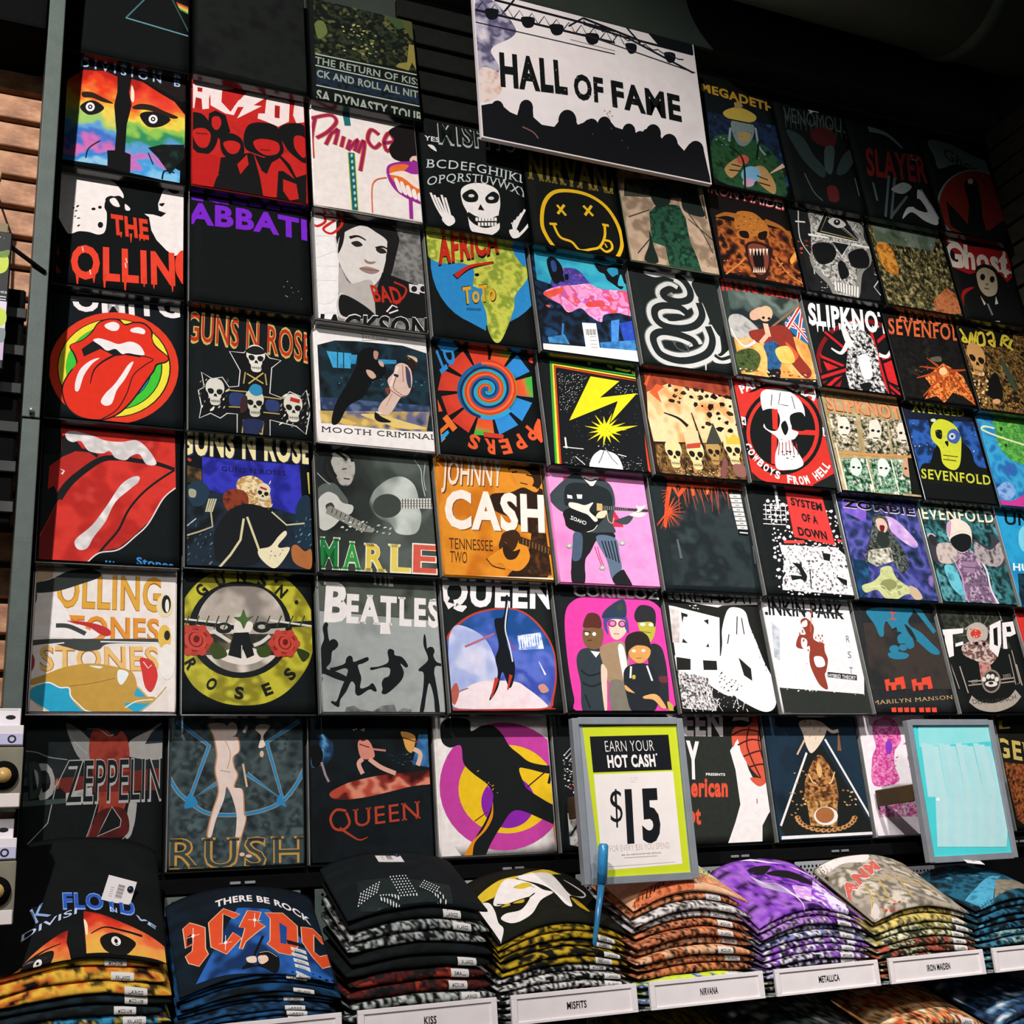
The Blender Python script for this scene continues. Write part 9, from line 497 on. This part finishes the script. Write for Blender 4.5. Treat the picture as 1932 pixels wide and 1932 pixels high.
# ---------------------------------------------------------------- bins with label fronts, and the piles of folded shirts
holes_me = None
def bin_unit(i, x0, ztop, text, label, back_top, light=True, yF=-.25):
    w = .275
    root = empty('display_bin', (x0, 0, ZT+ztop), label, 'bin', 'shirt bins with white label fronts')
    link('tray', boxes([(0, w, yF+.006, .04, -.052, -.048), (-.013, w+.013, yF+.006, .04, -.0545, -.0525)], .001, 1), M_GREY, root)
    zt = min(back_top, -1.938)-ztop
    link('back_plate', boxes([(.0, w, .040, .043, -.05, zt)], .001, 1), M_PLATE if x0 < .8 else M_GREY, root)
    bm = bmesh.new(); n = 0
    for a in range(22):
        for b_ in range(5):
            cx = .016+a*.0118+(b_ % 2)*.0059; cz = zt-.012-b_*.0095
            vs = [bm.verts.new((cx+.0032*math.cos(t*math.pi/4), .0392, cz+.0032*math.sin(t*math.pi/4))) for t in range(8)]; bm.faces.new(vs)
    me = bpy.data.meshes.new('mesh'); bm.to_mesh(me); bm.free(); h = link('perforations', me, M_BLACK, root); h['kind'] = 'stuff'
    f = link('label_front', boxes([(0, w, yF-.003, yF+.001, -.054, .0), (0, w, yF-.006, yF-.003, -.008, 0), (0, w, yF-.006, yF-.003, -.054, -.049), (0, .012, yF-.006, yF-.003, -.049, -.008), (w-.012, w, yF-.006, yF-.003, -.049, -.008)], .0008, 2), M_WHITE, root)
    if text:
        pr = Print(w*1000, 54, warp=lambda x, z, d: (x, yF-.0033-d, z-.054)); wd = len(text)*6.1; cx = 140
        pr.run([('t', '1a1a1a', text, f'{cx-wd/2},19 {cx+wd/2},19 {cx-wd/2},33', .022, 0)])
        l = pr.build('lettering', f, PAPER)
    return root
def palette_fn(pal, sx, seed, sy=.02):
    pal = [lin(c) for c in pal.split()]
    def f(x, a):
        n = noise.noise(Vector((x/sx, a/sy, seed*5.7))) + .6*noise.noise(Vector((x/sx*2.7, a/sy*1.7, seed*2.3+9)))
        return pal_color(pal, .45+.75*n)
    return f
SIZES = ['SMALL', 'MEDIUM', 'LARGE', 'X-LARGE', 'MEDIUM', 'LARGE', 'XX-LARGE']
def stack(i, x0, zf, zb, z0, n, pals, art, crown, where, skew=0.0, yf=-.228, yb=-.04, w=.285, sticker_u=.72, colour='', parity=0, stickers=True, group=''):
    rd = random.Random(i*7+parity)
    def surf_z(k, x, y):   # top of shirt k at a point of the pile; shared with the underside of the shirt above
        u, s = x/w, (y-yf)/(yb-yf)
        return (k/n)*((zf-z0) + (zb-zf)*s + crown*(1-(2*u-1)**2-.6)*(1-.3*s) + skew*(u-.5)) + (0.002*noise.noise(Vector((u*4, s*3, k*1.1+i)))*min(1, k/2) if k else 0)
    for k in range(1, n+1):
        dx, dy, dw = (rd.uniform(-.006, .006), rd.uniform(-.008, .006), rd.uniform(-.012, .004)) if k < n else (0, -.004, 0)
        pal, sx = pals[1+min(len(pals)-2, int((n-k)*(len(pals)-1)/n))] if k < n else pals[0]
        pf = palette_fn(pal, sx, k+i*13)
        NU = 56; S = [1, .93, .86, .79, .72, .65, .58, .51, .44, .37, .3, .23, .17, .11, .05]
        vs, fs, cs = [], [], []
        def th(u): return max(.25, 1-abs(2*u-1)**7*.75)
        def P(u, s, top):
            x, y = dx+u*(w+dw), yf+dy+(yb-yf-dy)*s
            a, b = surf_z(k-1, x, y), surf_z(k, x, y); m_, h = (a+b)/2, (b-a)/2*.90*th(u)
            return m_+h if top else m_-h
        NA = 7; sl = (k-.5)/n*(zb-zf)/(yb-yf)*.95
        for a in range(NU+1):
            u = a/NU; X = dx+u*(w+dw)
            row = [(X, yf+dy+(yb-yf-dy)*s, P(u, s, True)) for s in S]
            zt, zb_ = P(u, 0, True), P(u, 0, False); R = (zt-zb_)/2; R2 = R*1.05
            row += [(X, yf+dy-R2*math.cos(f), (zt+zb_)/2+R*math.sin(f)-R2*math.cos(f)*sl) for f in [math.pi/2*(1-2*q/(NA-1)) for q in range(NA)]]
            row += [(X, yf+dy+(yb-yf-dy)*s, P(u, s, False)) for s in S[::-1]]
            arc = 0
            for q, p in enumerate(row):
                if q: arc += math.dist(p, row[q-1])
                vs.append(p); cs.append(pf(X, arc))
        m_ = len(S)*2+NA
        for a in range(NU):
            for q in range(m_-1):
                i0 = a*m_+q; fs.append((i0, i0+m_, i0+m_+1, i0+1))
            fs.append((a*m_+m_-1, (a+1)*m_+m_-1, (a+1)*m_, a*m_))
        fs.append(tuple(range(m_))); fs.append(tuple(NU*m_+q for q in range(m_))[::-1])
        me = bpy.data.meshes.new('mesh'); me.from_pydata(vs, [], fs); me.polygons.foreach_set('use_smooth', [True]*len(fs))
        at = me.color_attributes.new('Col', 'FLOAT_COLOR', 'POINT'); at.data.foreach_set('color', [v for c in cs for v in (*c, 1.0)])
        pos = 'topmost' if k == n else ('lowest' if k == 1 else ORD[n-k]+' from top')
        root = empty('folded_shirt', (x0, 0, ZT+z0), f'folded {colour} shirt, {pos} in pile {where}', 'shirt', group or f'folded shirts in the pile {where}')
        link('folded_body', me, CLOTH, root)
        if k == n and art:
            L = math.hypot(-.04+.25, zb-zf)
            def wf(x, z, d):
                u = min(1, max(0, x/w)); d = d*1.2+.0005; y = -.25+z/L*.21; ye = yf+dy
                if y >= ye: s = (y-ye)/(yb-ye); return (x, y, P(u, s, True)+d)
                zt, zb_ = P(u, 0, True), P(u, 0, False); R = (zt-zb_)/2; f = min(2.6, (ye-y)/R)
                return (x, ye-(R*1.05+d)*math.sin(f), (zt+zb_)/2+(R+d)*math.cos(f)-(R*1.05+d)*math.sin(f)*sl)
            mt, ops = ART[art]; pr = Print(mt['W'], mt['H'], inset=4, warp=wf, cell=13, step=.00004); pr.run(ops); pr.build('print', root)
        if stickers and (k < n or not art) and rd.random() < .85:
            u0 = sticker_u + rd.uniform(-.05, .04); zt, zb_ = P(u0, 0, True), P(u0, 0, False); R = (zt-zb_)/2
            def wf2(x, z, d):
                u = (x/1000 if x > 1 else x)/w + u0; zt, zb_ = P(u, 0, True), P(u, 0, False); R = (zt-zb_)/2; f = -.75 + z/.012*1.6
                return (dx+u*(w+dw), yf+dy-(R*1.05+d+.0006)*math.cos(f), (zt+zb_)/2+(R+d+.0006)*math.sin(f)-(R*1.05+d+.0006)*math.cos(f)*sl)
            pr = Print(38, 12, inset=0, warp=wf2, cell=5, step=.0001); pr.run([('p', 'ddd8d4', '0,0 38,0 38,12 0,12'), ('t', '2a2a2a', rd.choice(SIZES), '7,3.5 31,3.5 7,8.5', .02, 0)])
            pr.build('size_sticker', root, PAPER)
    return root
ORD = ['first', 'second', 'third', 'fourth', 'fifth', 'sixth', 'seventh', 'eighth', 'ninth', 'tenth', 'eleventh', 'twelfth', 'thirteenth']
DK = '0f1213 15191a 0d1011'
stk = {
 0: (10, [('0e1011 121415', .1), ('14100f a83020 d8702c e8b03c e8b83c 14100f', .05), ('14100f d8782c e8b840 3a2a18 101010', .04), ('0f1011 121617 1c2a30 0f1011', .05), ('0e1011 0f1213 3a8fb8 0d0f10 c8b43a 0e1011 8a4a98', .03), ('0e1011 121617 2f8a4a 0d0f10 d84a2c 101213', .03)], .030, 'rainbow print black', 'at the far left', .70),
 1: (13, [('10161c 12202e', .1), ('0f1518 1c4a78 12304a 0f1518 0e1214', .07), ('10161c 1f4f7c 0e1214 173a5c 101418', .06), ('0f1214 1a4468 10181e 204e78 0e1214', .05)], .034, 'blue and black', 'under orange blackletter capitals', .70),
 2: (11, [('12171a 161c1e', .1), (DK, .05), ('101415 c4c8c4 0f1213 101415 b4b8b4 0f1213 131819', .008), (DK, .05), ('0f1213 1a1f1f 5a1c18 101415 a83a28 101213', .03), ('0f1213 c4c8c4 0f1213 131819', .007), ('0f1211 3a4a30 0f1211 b0a878 12140f 2a5a88', .02)], .028, 'black studded', 'topped by silver dots', .72),
 3: (12, [('14150f 191a12', .1), ('15170f c8a424 15170f b8951c 0f100c', .045), ('121310 c8a424 121310 121310 b89a24', .05), ('101213 0f1111 e0dcd8 101213 0f1111 e0dcd8', .009), ('101213 f0ece8 0f1111 101213 0f1111', .008)], .040, 'yellow and black', 'under the white and yellow face', .78),
 4: (13, [('d8a078 e0b090', .1), ('c87048 e09060 181412 d88458 e8b090', .010), ('e8e0e0 181614 e0d8d4 181614 e0a080', .014), ('c87048 181412 d88458 181412 e09868', .008), ('d88050 e8b890 1a1612 c8683c', .010), ('1a1612 d88050 181412 e8a070', .007), ('d0dc3c c8d838 28409a e0e4d0', .02), ('2a58b0 e0e8f0 2050a8 d0dc3c', .014)], .040, 'orange lettered', 'right of the blue tube', .70),
 5: (12, [('2a1440 9a60c0 7a3ab0 1a1026', .04), ('6a2aa0 141414 b080c8 141414 e8e0ec', .02), ('141414 8a8ac0 141414 e8e4f0 15131a', .014), ('141414 e8e0f0 141414 9a5ac8 141414', .008), ('141414 1a1622 c8c0e0 141414 8a4ab8', .010), ('1c4a30 14180f c8c8b8 2a5a3c 14180f', .02)], .040, 'purple and black', 'topped by a violet wave', .74),
 6: (10, [('8a8074 9a9082', .1), ('4a4636 d8c06a 3a3a2c a89454', .018), ('2c3026 2c3026 e0dcb8 20241c a89a54 262a20', .015), ('262a20 b85a44 1c1e18 20241c c8c49a 262a20', .016), ('3a3428 c8603c 2c2c22 e0d8a8 3a3428', .02)], .034, 'olive and cream', 'under four red lettered initials', .80),
 7: (10, [('0f1a20 14222a', .1), ('0c1216 2a6a88 0f1a20 0c1216 5a9ab0', .03), ('0c1216 3a7a94 101a1e 8ab0b0 0c1216', .02)], .03, 'teal and navy', 'right of the olive pile', .75)}
texts = ['', '', 'KISS', 'MISFITS', 'NIRVANA', 'METALLICA', 'IRON MAIDEN', '']
for i in range(8):
    mt, ops = ART[('st', i)]; x0, zf, zb, yb, yf, w = mt['st']; n, pals, crown, colour, where, su = stk[i]
    zlab = -2.1615-.0005*i*0
    if i == 7: where = 'under the turquoise sign'
    bin_unit(i, .905+.305*(i-3), zlab, texts[i], 'shirt bin with white front ' + ['at the far left, below the rainbow eyed pile', 'second from the left, below the blue pile', 'third from the left, four letters half cut off', 'lettered in seven capitals, left of the blue tube', 'below the orange pile, right of the blue tube', 'below the purple pile', 'lettered in two thin grey words', 'cut by the right edge of the picture'][i], zb+.02 if i in (3, 5, 6) else zb+.012)
    stack(i, x0, zf, zb, zlab-.046, n, pals, ('st', i), crown, where, colour=colour, sticker_u=su)
low = {4: (-2.230, -2.330, '12130f c8a02c 15170f 8a8a30 101010', .02, 'black and yellow', 'lower pile under the orange pile'), 5: (-2.230, -2.31, '14181a 5a6a68 141a18 c8c8c4 1a2422', .05, 'black and grey', 'lower pile under the purple pile'), 6: (-2.228, -2.30, '1a1410 c8502c e8b070 2a1c12 f0d8b0 8a2c1c', .022, 'orange and brown', 'lower pile under the olive pile'), 7: (-2.228, -2.30, '121a26 2a4a70 141c28 6a90b0 d8dce0', .04, 'blue and black', 'lower pile at the right edge')}
for i, (zb, zf, pal, sx, colour, where) in low.items():
    bin_unit(i, .905+.305*(i-3), -2.46, '', f'unlettered bin in the lower row holding the {colour} shirts', -2.24)
    stack(i+20, .895+.305*(i-3), zf, zb, -2.506, 9, [(pal, sx)], None, .035, where, colour=colour, parity=3)
link('hanging_rail', boxes([(-.02, 2.75, .035, .060, -1.935+ZT, -1.905+ZT)], .002, 1), M_BLACK).name = 'hanging_rail'
o = bpy.data.objects['hanging_rail']; tag(o, 'black rail with small silver tabs under the lowest wall shirts', 'rail')
me = boxes([(0, .022, .030, .036, 0, .006)], .001, 1); me.materials.append(M_SILVER)
for k in range(9):
    for d in (0, .030):
        t = bpy.data.objects.new('tab', me); col.objects.link(t); t.location = (.12+.302*k+d, 0, ZT-1.921); t.parent = o

# ---------------------------------------------------------------- tags, tube and the goods hanging at the left
def paper_tag(x, y, z, rot, label, on, sz=(.052, .046), blue=True):
    r_ = empty('price_tag', (x, y, ZT+z), label, 'tag'); r_.rotation_euler = rot
    pr = Print(sz[0]*1000, sz[1]*1000, inset=0); ops = [('p', 'e4dcdc', f'0,0 {sz[0]*1000},0 {sz[0]*1000},{sz[1]*1000} 0,{sz[1]*1000}')]
    ops += [('l', '3a3a3a', (1.1 if k % 3 else .6), f'22,{10+k*2.1} 34,{10+k*2.1}', '') for k in range(12)]
    ops += [('l', 'a8a4a4', .7, f'10,{10+k*4} 16,{10+k*4}', '') for k in range(5)]
    pr.run(ops); me = boxes([(0, sz[0], 0, .0008, 0, sz[1])]); paint(me, lambda co: lin('e4dcdc')); link('card', me, PAPER, r_); pr.build('print', r_, PAPER)
    if blue: link('blue_pin', tube_mesh([(sz[0]-.008, .002, .030), (sz[0]-.008, -.004, .030)], .0055, 14), plain('navy_plastic', '1a2440', .3), r_)
    return r_
paper_tag(.155, -.16, -1.940, (-.25, .30, 0), 'square white barcode tag with navy pin on the leftmost pile', 0)
paper_tag(.700, -.09, -1.895, (-1.1, .05, 0), 'white tag lying curled on the silver dotted black pile', 0, (.055, .03))
paper_tag(2.205, -.14, -1.968, (-1.0, .12, 0), 'white tag lying below the left corner of the turquoise sign', 0, (.055, .035), False)
tb = empty('plastic_tube', (1.084, -.275, ZT-2.085), 'upright translucent blue plastic tube overlapping the lime sign edge', 'tube')
link('shaft', tube_mesh([(0, 0, 0), (.0, .0, .008), (.030, .0, .135)], [.003, .0045, .0075], 14), M_BLUE, tb)
link('cap', tube_mesh([(.027, 0, .118), (.038, 0, .192), (.0385, 0, .196)], [.0105, .0105, .008], 14), M_BLUE, tb)
def graphic(root, W, H, ops, y=-.0): pr = Print(W, H, inset=0); pr.run(ops); p_ = pr.build('print', root, PAPER); p_.location = (0, y, 0)
g = empty('hanging_box', (-.232, -.17, ZT-.925), 'black toy box with green creature print hanging at the left edge', 'box')
me = boxes([(0, .16, 0, .05, 0, .31)], .003, 1); paint(me, lambda co: lin('101414')); link('carton', me, PAPER, g)
graphic(g, 160, 310, [('s', 'c8d84a', '90,240 120,262 150,256 156,235 148,215 120,208 96,218'), ('s', '6a8a2c', '120,250 140,262 156,268 150,250'), ('p', 'e4d4e8', '0,20 158,20 158,150 0,150'), ('s', 'c4d84a', '110,120 140,135 157,128 157,100 130,90'), ('p', 'c8b4d0', '0,20 158,20 158,80 0,80'), ('s', '7a8a8c', '130,80 157,90 157,60 140,62'), ('t', 'e8e8e8', 'shapes', '120,168 157,168 120,176', 0, 0), ('l', 'e8e8e8', 2, '125,160 156,160', ''), ('l', 'e8e8e8', 2, '128,154 156,154', ''), ('r', 'e8e8e8', '10,170 150,180 150,300 10,300', 26, .7, 1.4, 1, 0, 2)])
link('hang_tab', boxes([(.11, .15, .01, .012, .30, .335)], .001, 1), plain('kraft_card', '8a7a5c', .7), g)
g = empty('display_hook', (-.108, .055, ZT-.60), 'thin black wire hook bracket against the wooden planks', 'hook')
link('wire', tube_mesh([(0, 0, .20), (0, -.14, .16), (0, -.16, -.02), (0, -.10, -.10)], .0035, 8), M_BLACK, g); link('tip', tube_mesh([(0, -.14, .155), (0, -.145, .175)], .005, 8), plain('brass_tip', 'c8a070', .4), g)
g = empty('shelf_arm', (-.12, -.13, ZT-.635), 'black slanted bar crossing the grey post', 'bar')
link('bar', tube_mesh([(0, -.02, .03), (.115, -.01, -.045)], .005, 8), M_BLACK, g)
g = empty('merchandise_rack', (-.143, -.10, ZT-1.22), 'black slatted merchandise rack between the planks and the post', 'rack')
link('rack_body', boxes([(0, .105, .01, .07, 0, .52)], .004, 1), M_BLACK, g)
for k in range(6): link('divider', boxes([(-.003, .109, -.004, .012, .02+k*.085, .045+k*.085)], .002, 1), M_LIP, g)
def cassette(z, label, dz):
    r_ = empty('blister_pack', (-.137, -.275, ZT+z), label, 'package', 'cassette shaped packs hanging at the left edge')
    me = boxes([(0, .135, 0, .004, .135, .184), (0, .140, -.03, .004, .115, .150)], .001, 1); paint(me, lambda co: lin('ece4e8')); link('header_card', me, PAPER, r_)
    graphic(r_, 140, 205, [('l', '8a8a90', 1, '100,176 130,176', ''), ('o', '181818', '118,163 126,163 118,167'), ('p', 'c4c0e0', '0,117 139,117 139,135 0,135'), ('o', '1a1e30', '122,126 129,126 122,133'), ('o', 'c4c0e0', '122,126 126,126 122,130')], -.031)
    link('clear_box', boxes([(0, .142, -.028, .004, .012, .114)], .003, 2), plain('clear_pack_plastic', 'a09a88', .15, trans=.35), r_)
    link('reel', tube_mesh([(.112, -.034, .065), (.112, -.0285, .065)], .024, 24), M_BLACK, r_); link('reel_hub', tube_mesh([(.112, -.037, .065), (.112, -.034, .065)], .013, 16), plain('amber_plastic', 'c8a060', .3), r_)
    me = boxes([(0, .140, -.032, -.028, .012, .035)], .001, 1); paint(me, lambda co: lin('e8dcd8')); link('bottom_label', me, PAPER, r_)
    link('hang_wire', tube_mesh([(.06, .006, .176), (.06, .325, .176)], .003, 8), M_BLACK, r_)
    return r_
cassette(-1.799, 'upper white headed clear pack with black reel, left edge', 0)
cassette(-1.987, 'lower white headed clear pack with black reel, left edge', 0)
